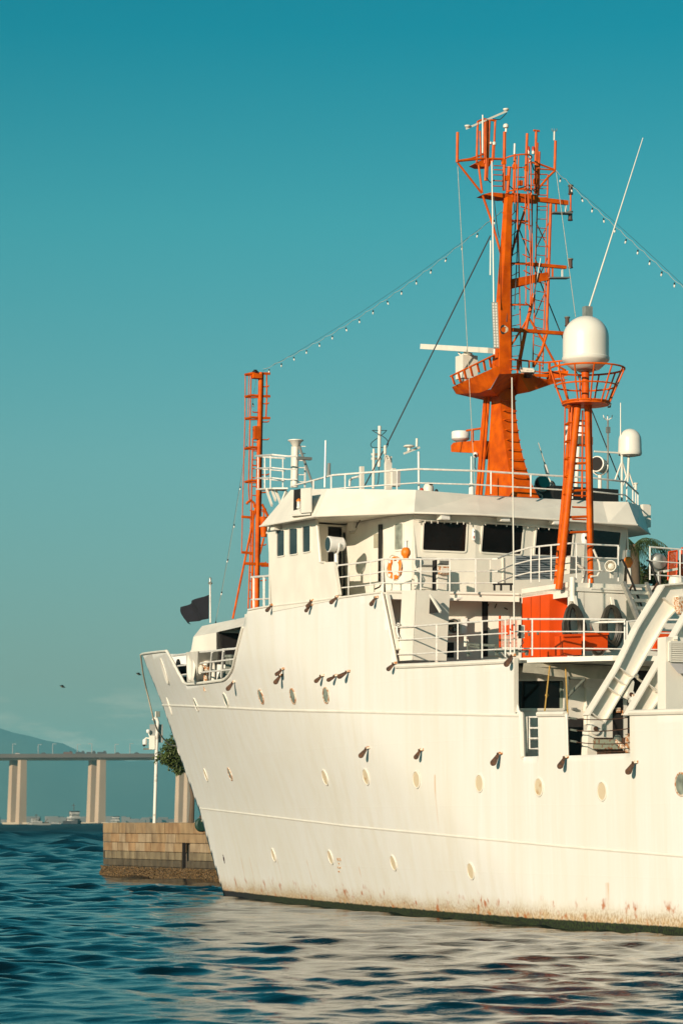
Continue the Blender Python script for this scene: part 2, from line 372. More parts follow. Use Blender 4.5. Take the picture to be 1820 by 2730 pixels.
#@@SHIP
# ------------------------------------------------------------------ ship: hull
ship = thing('research_ship', 'white research ship with orange masts moored bow out in the harbour', 'ship', (0, 0, 0))
def stem(z):
    return float(np.interp(z, [-2.5, -0.4, 0, 1.39, 3.4, 4.86, 7.73, 9.92, 12], [1.6, 0.25, 0, -1.05, -2.42, -3.72, -6.08, -8.25, -10.2]))
def hb(s, z):                      # half breadth
    f = min(max(z / 8.5, -0.3), 1.0)
    L_ = 34 - 9.5 * f; n = 1.42 + 0.25 * max(f, 0); B = 5.42 + 0.22 * f
    d = s - stem(z)
    if d <= 0: return 0.0
    w = B * (1 - max(0.0, 1 - d / L_) ** n)
    if z < 0: w *= max(0.0, 1 + z * 0.12)
    return w
def HP(p, off=0.0):                # photograph point on the port side shell
    u, v = p; k = (u - 910) / F
    def g(Y):
        dx, dy = k * Y - X0, Y - Y0
        s = dx * SA[0] + dy * SA[1]; t = dx * SB[0] + dy * SB[1]; z = CAMH + (HOR - v) / F * Y
        return t + hb(s, z), s, t, z
    lo = 60.0; glo = g(lo)[0]; Y = lo
    while Y < 130:
        Y2 = Y + 0.5; g2 = g(Y2)[0]
        if g2 >= 0 and glo < 0:
            a, b = Y, Y2
            for _ in range(30):
                m_ = (a + b) / 2
                if g(m_)[0] < 0: a = m_
                else: b = m_
            _, s, t, z = g(b)
            return Vector((s, -hb(s, z) - off, z))
        Y, glo = Y2, g2
    # beyond the shell: fall back to the stem line
    r = P(p, t=0); return Vector((stem(r.z) + 0.02, -0.02, r.z))
def HN(s, z):                      # outward normal of the port side
    e = 0.05
    ds = (hb(s + e, z) - hb(s - e, z)) / (2 * e); dz = (hb(s, z + e) - hb(s, z - e)) / (2 * e)
    return Vector((-ds, -1, -dz)).normalized()
prof = [(373, 1744), V3(200, 645), V3(390, 625), V3(402, 634), V3(480, 775), V3(560, 925), V3(605, 1012), V3(640, 1034), V3(760, 1026), V3(900, 1010), V3(1080, 985), V3(1120, 962), V3(1155, 925),
        V3(1190, 870), V3(1215, 800), V3(1240, 690), V3(1270, 560), V3(1330, 330), (659, 1630), (663, 1626), (700, 1619), (800, 1607), (900, 1594), (1015, 1579), (1018, 1580), (1036, 1670), (1055, 1766), (1057, 1770),
        (1150, 1766), (1250, 1761), (1352, 1755.5), (1372, 1754)]
top = [HP(p) for p in prof]
TOP = [(p.x, p.z) for p in top]
s_end = HP((1374, 1760)).x
def zrail(s): return float(np.interp(s, [20, 32, 40, 60], [6.25, 5.88, 5.66, 5.3]))
s_n1a, s_n1b = HP((1391, 1950)).x, HP((1433, 1950)).x
s_n2a, s_n2b = HP((1510, 1950)).x, HP((1677, 1950)).x
ZN = 4.70
TOP += [(s_end + 0.01, HP((1374, 1875)).z), (s_end + 0.08, HP((1378, 1893)).z), (s_end + 0.22, zrail(s_end) + 0.02), (s_n1a, zrail(s_n1a)), (s_n1a + 0.01, ZN), (s_n1b, ZN), (s_n1b + 0.01, zrail(s_n1b)),
        (s_n2a, zrail(s_n2a)), (s_n2a + 0.01, ZN - .02), (s_n2b, ZN - .02), (s_n2b + 0.01, zrail(s_n2b)), (60.0, zrail(60))]
for i in range(1, len(TOP)):
    if TOP[i][0] <= TOP[i - 1][0]: TOP[i] = (TOP[i - 1][0] + 0.004, TOP[i][1])
ts = [a for a, b in TOP]; tz = [b for a, b in TOP]
def ztop(s): return float(np.interp(s, ts, tz))
def build_hull():
    zs = [-2.2, -1.4, -0.7, -0.3, 0.0, 0.3] + [0.3 + 0.3 * i for i in range(1, 36)]
    cols = sorted(set([round(x, 4) for x in ts] + [round(x, 4) for x in np.arange(-8, 60.01, 0.4)]))
    out = None
    for side in (-1, 1):
        m = MB(); grid = []
        for s in cols:
            col = []
            zt = ztop(s)
            for z in zs:
                zz = min(z, zt)
                # points forward of the stem are pulled onto it
                ss = max(s, stem(zz)); w = hb(ss, zz)
                m.v.append((ss, side * max(w, 0.0), zz)); col.append(len(m.v) - 1)
            grid.append(col)
        for i in range(len(cols) - 1):
            for k in range(len(zs) - 1):
                a, b, c, d = grid[i][k], grid[i + 1][k], grid[i + 1][k + 1], grid[i][k + 1]
                m.f.append((a, b, c, d))
        yield side, m
def hull_obj():
    import bmesh
    me = bpy.data.meshes.new('hull'); bm = bmesh.new()
    for side, m in build_hull():
        vs = [bm.verts.new(x) for x in m.v]
        for f in m.f:
            try: bm.faces.new([vs[i] for i in f])
            except ValueError: pass
    bmesh.ops.remove_doubles(bm, verts=bm.verts, dist=0.0015)
    bmesh.ops.dissolve_degenerate(bm, edges=bm.edges, dist=0.001)
    bmesh.ops.recalc_face_normals(bm, faces=bm.faces)
    for f in bm.faces: f.smooth = True
    bm.to_mesh(me); bm.free()
    me.materials.append(hullm)
    o = bpy.data.objects.new('hull', me); COL.objects.link(o); o.parent = ship; BASE[o.name] = Vector((0, 0, 0))
    so_ = o.modifiers.new('plate', 'SOLIDIFY'); so_.thickness = 0.05; so_.offset = -1
    return o
hull = hull_obj()
def strake(pix, r, name, n=60):
    us = np.linspace(pix[0][0], pix[-1][0], n); pts = []
    for u in us:
        v = np.interp(u, [p[0] for p in pix], [p[1] for p in pix])
        q = HP((u, v)); pts.append(q - HN(q.x, q.z) * 0.02)
    return MB().path(pts, r, 8).build(name, white, hull, True)
strake([(434, 1880), (560, 1885), (720, 1893), (1100, 1902), (1390, 1908)], 0.052, 'rubbing_strake')
strake([(533, 2155), (700, 2175), (921, 2202), (1224, 2231), (1500, 2257), (1820, 2283), (1900, 2290)], 0.045, 'rubbing_strake')
def edge_roll(s0, s1, r, name, dz=0.0, n=30):
    pts = [Vector((s, -hb(s, ztop(s)) - 0.01, ztop(s) + dz)) for s in np.linspace(s0, s1, n)]
    return MB().path(pts, r, 8).build(name, white, hull, True)
def at_u(a, b): return HP(a).x, HP(b).x
sa, sb = at_u(V3(402, 640), V3(1330, 340)); edge_roll(sa + .02, sb, 0.055, 'bulwark_rail', n=70)
edge_roll(stem(9.8) + .05, top[2].x, 0.05, 'bulwark_rail', n=14)
edge_roll(top[19].x, top[23].x, 0.035, 'bulwark_rail', n=14)
edge_roll(top[27].x, top[31].x, 0.07, 'bulwark_rail', -0.08, n=14)
edge_roll(s_end + 0.3, s_n1a - 0.02, 0.08, 'bulwark_rail', n=6)
edge_roll(s_n1b + 0.05, s_n2a - 0.05, 0.08, 'bulwark_rail', n=8); edge_roll(s_n2b + 0.05, 58, 0.08, 'bulwark_rail')
# sloping plate edge aft of the high side, rolled edge of the recess
MB().path([HP(p) for p in [(1018, 1581), (1036, 1670), (1056, 1768)]], 0.05, 6).build('bulwark_rail', white, hull, True)
MB().bar(Vector((s_end, -hb(s_end, 7) - 0.01, 5.95)), Vector((s_end, -hb(s_end, 7) - 0.01, top[-1].z)), 0.14, 0.05).build('bulwark_rail', white, hull)
# brackets behind the edge
MB().prism([P(R5(275, 935), s=s_n1a), P(R5(318, 935), s=s_n1a), P(R5(318, 1225), s=s_n1a), P(R5(275, 1245), s=s_n1a)], (-.03, 0, 0)).build('bulwark_end_plate', white, hull)

# portholes ------------------------------------------------------------
def porthole(p, r, kind):
    r *= 1.16
    c = HP(p); nrm = HN(c.x, c.z); up = (0, 0, 1)
    ring = MB(); n = 24; x = Vector(up).cross(nrm).normalized(); y = nrm.cross(x)
    pr = [(r * 1.0, 0.0), (r * 1.0, 0.026), (r * 0.88, 0.032), (r * 0.84, 0.012)]
    ring.loft([[c + nrm * h + (x * math.cos(6.2832 * k / n) * .98 + y * math.sin(6.2832 * k / n) * 1.12) * rr for k in range(n)] for rr, h in pr], cap=False)
    ring.build('porthole_ring', rustl if kind == 'rust' else white, hull, True)
    MB().disc(c + nrm * 0.005, nrm, r * 0.83, r * 0.94, th=0.012, n=24).build('porthole_glass' if kind != 'blank' else 'porthole_cover', glassg if kind != 'blank' else lidm, hull)
lidm = mat('porthole_lid', (0.62, 0.51, 0.35), 0.6, col2=(.50, .33, .17), scale=5, thr=(.30, .42))
for x, y in ((378, 782), (541, 755)): porthole(R6(x, y), 0.21, 'white')
for x, y in ((735, 737), (910, 735), (1092, 730)): porthole(R6(x, y), 0.21, 'rust')
for x, y in ((565, 1163),): porthole(R6(x, y), 0.20, 'rust')
for x, y in ((432, 1168), (1087, 1182), (1312, 1178)): porthole(R6(x, y), 0.21, 'blank')
for x, y in ((725, 93), (924, 105), (1112, 117), (1312, 130)): porthole(Q2(x, y), 0.21, 'blank')
porthole(Q2(1562, 108), 0.24, 'rust')
for x, y in ((273, 332), (453, 339), (652, 357), (897, 383)): porthole(Q2(x, y), 0.20, 'blank')
# oval mooring hawse pipes at the bow
def hawse(p, rx, rz, name='hawse_pipe'):
    c = HP(p); nrm = HN(c.x, c.z); x = Vector((0, 0, 1)).cross(nrm).normalized(); y = nrm.cross(x); n = 24
    MB().loft([[c + nrm * h + (x * math.cos(6.2832 * k / n) * (rx - d) + y * math.sin(6.2832 * k / n) * (rz - d)) for k in range(n)]
               for d, h in ((-.04, 0), (0, .035), (.05, .03), (.10, 0.008))], cap=True).build(name, white, hull, True)
hawse(V3(365, 875), 0.34, 0.52)
hawse(R6(232, 790), 0.16, 0.36, 'anchor_lip')
# discharge flaps ----------------------------------------------------------
def flap(p, sc=1.0, droop=0.75):
    c = HP(p); m = MB(); nrm = HN(c.x, c.z)
    m.tube(c - nrm * 0.02 + Vector((0.05, 0, 0.03)), c + nrm * 0.16 * sc + Vector((0, 0, 0.03)), 0.035, n=8)
    sc *= random.uniform(.85, 1.12); droop *= random.uniform(.7, 1.35); d = Vector((random.uniform(-.25, .08), -0.62, -droop)).normalized(); side = Vector((0.25, 0.25, -0.1)); side = (side - d * side.dot(d)).normalized()
    o = c + nrm * 0.10 * sc; n = 10; L_ = 0.40 * sc; w = 0.10 * sc
    poly = []
    for k in range(n + 1):
        a = -math.pi / 2 + math.pi * k / n; poly.append(o + d * (L_ * 0.72 + math.cos(a) * L_ * 0.28) + side * (math.sin(a) * w))
    poly += [o + side * w * 0.45, o - side * w * 0.45]
    m.prism(poly, d.cross(side) * 0.025)
    m.build('discharge_flap', rust, hull)
    MB().bar(c + Vector((0.09, 0, 0.05)), c + nrm * 0.09 + Vector((0.02, 0, 0.05)), 0.05, 0.07).build('flap_bracket', rustl, hull)
for x, y in ((800, 240), (1018, 215), (1012, 240), (1158, 195), (1372, 198), (858, 590), (850, 625), (1075, 628), (1150, 628), (1217, 605), (590, 660), (1474, 560), (1325, 1025)):
    flap(R6(x, y), 0.72 if y < 300 else .82, 0.45 if x in (858, 1075, 1150, 1217) else 0.8)
for p in (R5(212, 455), R5(104, 1243), R5(635, 1272), R5(1190, 1315), R6(1240 + 60, 1500), Q2(742, 3)):
    if p != R6(1300, 1500): flap(p, .85, 0.9)
# draught and thruster marks ---------------------------------------------
markm = mat('mark_paint', (0.03, 0.012, 0.018), 0.6)
c = HP(T1(215, 112)); nrm = HN(c.x, c.z); x = Vector((0, 0, 1)).cross(nrm).normalized(); y = nrm.cross(x)
m = MB(); m.path([c + nrm * .012 + x * .07 * math.cos(k * .5236) + y * .09 * math.sin(k * .5236) for k in range(12)], 0.014, 4, True)
m.bar(c + nrm * .012 + y * .10, c + nrm * .012 + y * .17, .02); m.bar(c + nrm * .012 - y * .10, c + nrm * .012 - y * .17, .02)
m.build('thruster_mark', markm, hull)
for dy_, (a_, b_) in ((0, (1340, 1375)), (42, (1352, 1362)), (82, (1345, 1378)), (120, (1352, 1364))):
    q0, q1 = HP(T1(a_, 115 + dy_), .008), HP(T1(b_, 118 + dy_), .008); MB().bar(q0, q1, .02, .09 if dy_ == 0 else .05).build('draught_mark', rustl, hull)

# decks ---------------------------------------------------------------
def deck(name, z, s0, s1, m=deckm, inset=0.06, n=40, th=0.08):
    ss = np.linspace(s0, s1, n); poly = [Vector((s, -max(hb(s, z) - inset, 0.02), z)) for s in ss] + [Vector((s, max(hb(s, z) - inset, 0.02), z)) for s in reversed(ss)]
    return MB().prism(poly, (0, 0, -th)).build(name, m, ship)
deck('main_deck', 4.66, s_end - 4, 59.5)
deck('forecastle_deck', 7.15, -5.2, 14.5)
deck('upper_deck', 7.40, 14.6, s_end + 0.2, deckm)
# ------------------------------------------------------------------ ship: superstructure
def part(m, name, mt=white, parent=None, smooth=False): return m.build(name, mt, parent or ship, smooth)
def along(pts):                    # cumulative length helper
    d = [0.0]
    for a, b in zip(pts, pts[1:]): d.append(d[-1] + (Vector(b) - Vector(a)).length)
    def f(x):
        x *= d[-1]
        for i in range(len(d) - 1):
            if x <= d[i + 1] + 1e-9: return lerp(pts[i], pts[i + 1], (x - d[i]) / max(d[i + 1] - d[i], 1e-9))
        return Vector(pts[-1])
    return f, d[-1]
def railing(pts, h, posts, mids=(0.36, 0.68), r=0.028, pw=0.055, m=whiterail, name='railing', flat=False, drop=None):
    """handrail through pts; posts: number of posts, or fractions of the length"""
    pts = [Vector(p) for p in pts]; f, L_ = along(pts)
    root = MB().path(pts, r, 6).build(name, m, ship, True)
    if isinstance(posts, int): posts = [i / (posts - 1) for i in range(posts)]
    for q in posts:
        p = f(min(max(q, 0.004), 0.996)); mb = MB()
        if flat: mb.bar(p - Vector((0, 0, h)), p, pw * 1.3, pw * 0.5, (0.45, 0.89, 0))
        else: mb.bar(p - Vector((0, 0, h)), p, pw, pw * 0.7, (0.45, 0.89, 0))
        mb.build('post', m, root)
    for k in mids: MB().path([p - Vector((0, 0, h * k)) for p in pts], r * 0.72, 6).build('rail', m, root, True)
    return root
def quadmap(c):                    # bilinear map of the unit square on corners tl, tr, br, bl
    tl, tr, br, bl = [Vector(x) for x in c]
    return lambda a, b: lerp(lerp(tl, tr, a), lerp(bl, br, a), b)
def rr01(r, asp, mg=0.0, n=5):      # rounded unit square; asp = width / height
    rx, ry = r / max(asp, 1e-6), r; out = []
    for cx, cy, a0 in ((1 - rx - mg / asp, ry + mg, -90), (1 - rx - mg / asp, 1 - ry - mg, 0), (rx + mg / asp, 1 - ry - mg, 90), (rx + mg / asp, ry + mg, 180)):
        for k in range(n + 1):
            a = R(a0 + 90 * k / n); out.append((cx + rx * math.cos(a), cy + ry * math.sin(a)))
    return out
def window(c, out, parent, glass=glassd, fw=0.05, r=0.14, frame=white, proud=0.035, name='window'):
    c = [Vector(x) for x in c]; f = quadmap(c); w = (c[1] - c[0]).length; h = (c[3] - c[0]).length; out = Vector(out).normalized()
    mg = fw / h; asp = w / h
    o = [f(a, b) for a, b in rr01(r, asp)]; i = [f(a, b) for a, b in rr01(max(r - mg, 0.02), asp, mg)]
    rings = [[p for p in o], [p + out * proud for p in o], [p + out * proud for p in i], [p + out * 0.006 for p in i]]
    fr = MB().loft(rings, cap=False).build(name + '_frame', frame, parent)
    g = MB().prism(i, out * 0.005).build(name + '_pane', glass, parent)
    return fr
def wallq(c, th, name, m=white, parent=None):
    c = [Vector(x) for x in c]; n = (c[1] - c[0]).cross(c[2] - c[0]).normalized()
    return part(MB().prism(c, n * th), name, m, parent)

ZB, ZBT = 9.90, 12.45
# bridge deck
bd = [Vector((s, -hb(s, ZB) + .05, ZB)) for s in np.linspace(13.6, 23.7, 12)] + [Vector((25.2, -1.5, ZB)), Vector((28.0, -1.5, ZB)), Vector((28.0, 5.5, ZB))] + [Vector((s, hb(s, ZB) - .05, ZB)) for s in np.linspace(23.7, 13.6, 12)]
bridge_deck = part(MB().prism(bd, (0, 0, -0.12)), 'bridge_deck', white)
# edge beams of the bridge deck seen from below
part(MB().bar((23.85, -5.5, 9.78), (25.15, -1.56, 9.74), 0.10, 0.20), 'deck_edge_beam', white)
part(MB().tube((23.9, -5.5, 9.90), (25.22, -1.6, 9.87), 0.045), 'deck_edge_pipe', white, smooth=True)

# wing side wall (port) with three windows
TW = -5.66
wing_px = [Q4(120, 378), Q4(300, 350), Q4(598, 298), Q4(612, 330), Q4(648, 745), Q4(780, 738), Q4(800, 800), Q4(838, 1075), Q4(838, 1110), Q4(172, 1235)]
wheelhouse = part(MB().prism([P(p, t=TW) for p in wing_px], (0, 0.07, 0)), 'wheelhouse', white)
for a, b, c_, d in ((218, 412, 303, 697), (340, 394, 433, 680), (474, 370, 560, 657)):
    sl = -12 if c_ > 500 else -12
    window([P(Q4(a, b + 8), t=TW), P(Q4(c_ - 2, b), t=TW), P(Q4(c_ - 2, d - 14), t=TW), P(Q4(a, d), t=TW)], (0, -1, 0), wheelhouse, glassb, 0.035, 0.10)
# rolled lip round the big wing opening
part(MB().path([P(Q4(*p), t=TW - .01) for p in ((598, 300), (614, 335), (650, 742), (690, 745))], 0.05, 6), 'opening_lip', white, wheelhouse, True)
part(MB().bar(P(Q4(795, 790), t=TW), P(Q4(838, 1072), t=TW), 0.10, 0.12, (0, 1, 0)), 'bulwark_end', white, wheelhouse)
# wing aft wall with open dark doorway, port wall of the core, faceted aft walls
def vwall(a, b, z0=ZB, z1=ZBT, lean=(0, 0), th=0.06, name='wall', parent=wheelhouse, m=white):
    """wall from plan point a to b (seen from outside left to right)"""
    d = Vector((b[0] - a[0], b[1] - a[1], 0)).normalized(); n = Vector((d.y, -d.x, 0))
    if n.dot(Vector((0.6, -0.8, 0))) < 0: n = -n
    l0 = n * lean[0]; l1 = n * lean[1]
    c = [Vector((a[0], a[1], z1)) + l1, Vector((b[0], b[1], z1)) + l1, Vector((b[0], b[1], z0)) + l0, Vector((a[0], a[1], z0)) + l0]
    part(MB().prism(c, -n * th), name, m, parent); return c, n
SW = 18.6
vwall((SW, -5.6), (SW, -4.82), name='wing_aft_wall'); vwall((SW, -4.30), (SW, -4.2), name='wing_aft_wall')
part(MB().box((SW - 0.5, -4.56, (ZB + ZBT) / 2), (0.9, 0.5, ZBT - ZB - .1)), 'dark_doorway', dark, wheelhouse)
part(MB().box((SW + .06, -4.27, 11.1), (.05, .06, 2.3)), 'door_edge', black, wheelhouse)
KP0, KP1, KP2, K1, K2, K3, K4 = (18.6, -4.2), (20.5, -4.2), (21.15, -4.2), (22.72, -3.93), (23.1, -1.9), (22.95, 2.2), (22.2, 4.25)
LEAN = (-0.17, 0.02)
vwall(KP0, KP1, name='wall'); vwall(KP1, KP2, name='wall')
faces = {}
for nm, a, b in (('A', KP2, K1), ('B', K1, K2), ('C', K2, K3), ('D', K3, K4), ('E', K4, (18.6, 5.0))):
    faces[nm] = vwall(a, b, lean=LEAN)
part(MB().prism([Vector((x, y, ZBT - .02)) for x, y in (KP0, KP1, KP2, K1, K2, K3, K4, (18.6, 5.0), (16, 5.6), (15.6, -5.6), (18.6, -5.6))], (0, 0, 0.06)), 'ceiling', white, wheelhouse)
part(MB().box((15.75, 0, 11.2), (.1, 11.1, 2.5)), 'front_wall', white, wheelhouse); part(MB().box((17.2, 5.62, 11.2), (3.0, .07, 2.5)), 'wing_wall', white, wheelhouse)
def onface(nm, p):                 # photograph point on a leaning wall
    c, n = faces[nm]; o = c[0]; nn = (c[1] - c[0]).cross(c[2] - c[0]).normalized()
    a, b = P(p, s=15.0), P(p, s=30.0); d = b - a
    return a + d * ((o - a).dot(nn) / d.dot(nn))
def fwin(nm, px, glass=glassd, **k):
    return window([onface(nm, p) for p in px], faces[nm][1], wheelhouse, glass, **k)
fwin('A', [Q4(1385, 350), Q4(1482, 338), Q4(1482, 625), Q4(1385, 640)], glassg, fw=0.05, r=0.10)
fwin('B', [Q5(468, 325), Q5(920, 338), Q5(905, 652), Q5(455, 636)], fw=0.05, r=0.10)
fwin('C', [Q5(1060, 345), Q5(1480, 365), Q5(1455, 680), Q5(1035, 655)], fw=0.05, r=0.10)
fwin('C', [Q6(165, 255), Q6(535, 285), Q6(510, 560), Q6(140, 545)], fw=0.05, r=0.10)
fwin('D', [Q6(690, 275), Q6(985, 305), Q6(945, 585), Q6(655, 570)], fw=0.06, r=0.10)
# grey shaded starboard end of the wall
# fascia round the wheelhouse top
FB = [P((693, 1403), z=12.45), P((842, 1376), z=12.45), P((1103, 1367), z=12.45), P((1280, 1372), z=12.45), P((1620, 1395), z=12.45), P((1697, 1399), z=12.45), P((1731, 1424), z=12.45)]
FT = [P((775, 1306), z=13.25), P((872, 1303), z=13.25), P((1108, 1306), z=13.25), P((1270, 1319), z=13.25), P((1605, 1337), z=13.25), P((1673, 1338), z=13.25), P((1705, 1348), z=13.25)]
FB[0] = Vector((15.9, -6.05, 12.62)); FB[0] = P((693, 1403), t=-6.05)
FB[1] = P((842, 1376), t=-6.2); FT[1] = P((872, 1303), t=-5.6); FT[0] = P((775, 1306), t=-5.35)
fwd_b = [Vector((15.0, 6.1, 12.5))]; fwd_t = [Vector((16.3, 5.2, 13.25))]
polyb = FB + fwd_b; polyt = FT + fwd_t
mb = MB(); n = len(polyb)
for i in range(n):
    j = (i + 1) % n
    a, b, c_, d = polyb[i], polyb[j], polyt[j], polyt[i]
    nn = (b - a).cross(d - a).normalized()
    mb.add([a, b, c_, d], [(0, 1, 2, 3)])
fascia = part(mb, 'roof_fascia', white)
part(MB().add([p - Vector((0, 0, 0.02)) for p in polyt], [tuple(range(n))]), 'wheelhouse_roof', deckm)
# soffit between wall and fascia
part(MB().add([p + Vector((0, 0, .012)) for p in polyb], [tuple(range(n))]), 'soffit', white)
# lip under the fascia
mb = MB().path([p + Vector((0, 0, .0)) for p in FB], 0.03, 6); part(mb, 'fascia_lip', white, fascia, True)

# sidelight boxes
tS = -5.95
bx = thing('sidelight_screen', 'white open box with black inside and navigation lamp on the wing fascia', 'light box', P(Q4(420, 250), t=tS))
MB().prism([P(Q4(450, 10), t=tS - .25), P(Q4(552, 0), t=tS - .25), P(Q4(550, 245), t=tS - .25), P(Q4(450, 252), t=tS - .25)], (0, .05, 0)).build('side_panel', white, bx)
MB().prism([P(Q4(384, 22), t=tS + .05), P(Q4(452, 12), t=tS + .05), P(Q4(452, 250), t=tS + .05), P(Q4(380, 262), t=tS + .05)], (0, .04, 0)).build('back_panel', dark, bx)
MB().prism([P(Q4(450, 10), t=tS - .25), P(Q4(452, 10), t=tS + .05), P(Q4(452, 250), t=tS + .05), P(Q4(450, 252), t=tS - .25)], (.03, 0, 0)).build('inner_panel', dark, bx)
MB().prism([P(Q4(355, 268), t=tS - .28), P(Q4(548, 256), t=tS - .28), P(Q4(560, 252), t=tS + .1), P(Q4(370, 264), t=tS + .1)], (0, 0, -.05)).build('floor_plate', white, bx)
l0 = P(Q4(436, 170), t=tS - .1); MB().lathe([(.07, -.12), (.08, -.08), (.065, -.06), (.065, .08), (.08, .1), (.03, .15)], l0, n=12).build('lamp', bulbm, bx, True)
MB().lathe([(.085, .1), (.085, .15), (.02, .2)], l0, n=12).build('lamp_cap', buoy_or, bx, True)
b2 = P((1719, 1350), s=21.2)
tag(part(MB().box(b2 + Vector((-.5, 0.1, -.3)), (.9, .3, .75)), 'sidelight_screen', white))
bpy.data.objects['sidelight_screen.001' if 'sidelight_screen.001' in bpy.data.objects else 'sidelight_screen'].name = 'light_box'

# floodlights / speakers under the eaves
for px, nm in (((205, 388), 'W'), ):
    c = P(Q4(*px), t=TW - .15)
    o = MB().box(c, (.30, .24, .24)).build('wing_floodlight', white, None, base=c); tag(o, 'small white floodlight under the wing eave above three windows', 'floodlight')
for i, px in enumerate((Q5(650, 298), Q5(1245, 315), Q6(330, 222))):
    c = onface('B' if i == 0 else 'C', px) + Vector((.25, -.05, 0))
    t_ = thing('eave_floodlight', ('white box floodlight under the eave above the first big aft window', 'white box floodlight under the eave above the middle aft window', 'white box floodlight under the eave beside the orange mast legs')[i], 'floodlight', c, 'floodlights under the aft eave')
    MB().prism([c + Vector((-.1, -.18, -.1)), c + Vector((.16, -.18, -.11)), c + Vector((.16, -.18, .07)), c + Vector((-.1, -.18, .09))], (0, .34, 0)).build('housing', white, t_)
    MB().bar(c + Vector((-.05, .16, 0)), c + Vector((-.05, .32, .03)), .04).build('bracket', grey, t_)
    MB().prism([c + Vector((.165, -.16, -.09)), c + Vector((.165, .14, -.09)), c + Vector((.165, .14, .05)), c + Vector((.165, -.16, .05))], (.01, 0, 0)).build('lens', whitep, t_)
# curtain rail pipe with hooks above the windows
for nm, p0, p1 in (('B', Q5(150, 350), Q5(900, 335)), ('C', Q5(1020, 345), Q6(520, 290))):
    f_, nrm = faces[nm]
    a, b = onface(nm, p0) + nrm * .12, onface(nm, p1) + nrm * .12
    if nm == 'B': a = onface('B', Q5(385, 325)) + nrm * .12; b = onface('B', Q5(960, 345)) + nrm * .12
    w_ = part(MB().tube(a, b, .018, n=6), 'wiper_pipe', white, wheelhouse, True)
    for k in range(9): 
        q = lerp(a, b, (k + .5) / 9); part(MB().bar(q, q - Vector((0, 0, .09)), .025), 'hook', white, wheelhouse)

# bridge deck railing: from the wing bulwark aft, round the corner of the aft house and across
zr = 10.95
rb = [P(Q4(800, 778), t=-5.55), P(Q4(1160, 735), t=-5.5), P(Q4(1270, 712), t=-5.35), P(Q5(250, 712), s=24.25), P(Q5(700, 712), s=24.75), P(Q5(1160, 712), s=25.1)]
railing(rb[:3], 1.05, [0.05, 0.30, 0.80, 0.98], flat=True)
railing(rb[2:], 1.04, [0.0, 0.14, 0.40, 0.64, 0.86], mids=(.36, .70))
rc = [P(Q5(1160, 712), s=25.1), P(R4(620, 362), s=25.3), P(R4(700, 330), t=-1.55), P(R4(790, 305), t=-1.5), P(R4(870, 296), t=-1.5), P(R4(955, 288), t=-1.45), P(R4(990, 284), s=27.95), P(R4(1065, 288), s=27.95), P(R4(1238, 296), s=27.95)]
railing(rc[3:], 1.08, [0.0, 0.13, 0.30, 0.62, 1.0], mids=(.36, .72), pw=.07, flat=True)
part(MB().path(rc[:4], 0.028, 6), 'railing', whiterail, None, True)
for k in (.36, .70): part(MB().path([p - Vector((0, 0, (1.04 + .04 * i / 3) * k)) for i, p in enumerate(rc[:4])], 0.02, 6), 'railing', whiterail, None, True)
rd = [P(T3(850, 118), s=27.6), P(T3(1437, 165), s=27.6), P(T3(1900, 200), s=27.6)]
railing(rd, 1.0, [0, .5, 1.0], mids=(.42, .84))

# aft house below the bridge deck: fascia, locker recess, hose wall
ZU = 7.45
hs = P((1515, 1560), t=-1.5).x
aft_house = part(MB().prism([Vector((25.2, -1.5, ZB + .14)), Vector((hs, -1.5, ZB + .14)), Vector((hs, -1.5, ZB - .30)), Vector((25.2, -1.5, ZB - .30))], (0, .08, 0)), 'aft_house', white)
vwall((hs, -1.5), (hs, 5.5), ZU, ZB + .14, name='wall', parent=aft_house)
vwall((25.2, -1.0), (hs, -1.0), ZU, ZB - .1, name='wall', parent=aft_house)
part(MB().tube(P(Q6(515, 745), s=hs + .03), P(Q6(515, 975), s=hs + .03), 0.085, n=12), 'pillar', white, aft_house, True)
part(MB().bar(P(Q6(690, 850), s=hs + .05), P(Q6(1000, 862), s=hs + .05), .05, .06), 'pipe', white, aft_house)
part(MB().tube(P(Q6(678, 760), s=hs + .05), P(Q6(676, 845), s=hs + .05), .03), 'pipe', white, aft_house, True)
# upper deck house (longitudinal wall with doors, air conditioner) under the bridge deck
UA, UB = (22.75, -5.3), (24.35, -1.0)
_ud = Vector((UB[0] - UA[0], UB[1] - UA[1], 0)).normalized(); UN = Vector((-_ud.y, _ud.x, 0)); UN = UN if UN.x > 0 else -UN
def UP(p, off=0.0):                 # photograph point on the aft facing wall under the bridge deck
    o = Vector((UA[0], UA[1], 0)) + UN * off; a = P(p, s=15.0); d = P(p, s=40.0) - a
    return a + d * ((o - a).dot(UN) / d.dot(UN))
udh = None
vwall(UA, UB, ZU, ZB - .1, name='upper_deck_house_wall', parent=ship)
udh = bpy.data.objects['upper_deck_house_wall']
def uplate(px, th, name, m, par=None, off=0.0): return part(MB().prism([UP(Q7(*p), off) for p in px], UN * th), name, m, par or udh)
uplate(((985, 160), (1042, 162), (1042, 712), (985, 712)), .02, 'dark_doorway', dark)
uplate(((1045, 165), (1255, 175), (1255, 702), (1045, 705)), .05, 'door', white)
for p0, p1 in (((1052, 190), (1038, 215)), ((1130, 185), (1112, 228)), ((1205, 225), (1240, 242)), ((1048, 420), (1036, 445))):
    part(MB().bar(UP(Q7(*p0), .1), UP(Q7(*p1), .1), .03), 'door_handle', black, udh)
uplate(((598, 570), (705, 570), (705, 722), (598, 722)), .02, 'vent_opening', dark)
uplate(((500, 312), (620, 318), (620, 480), (500, 480)), .02, 'window_pane', glassb)
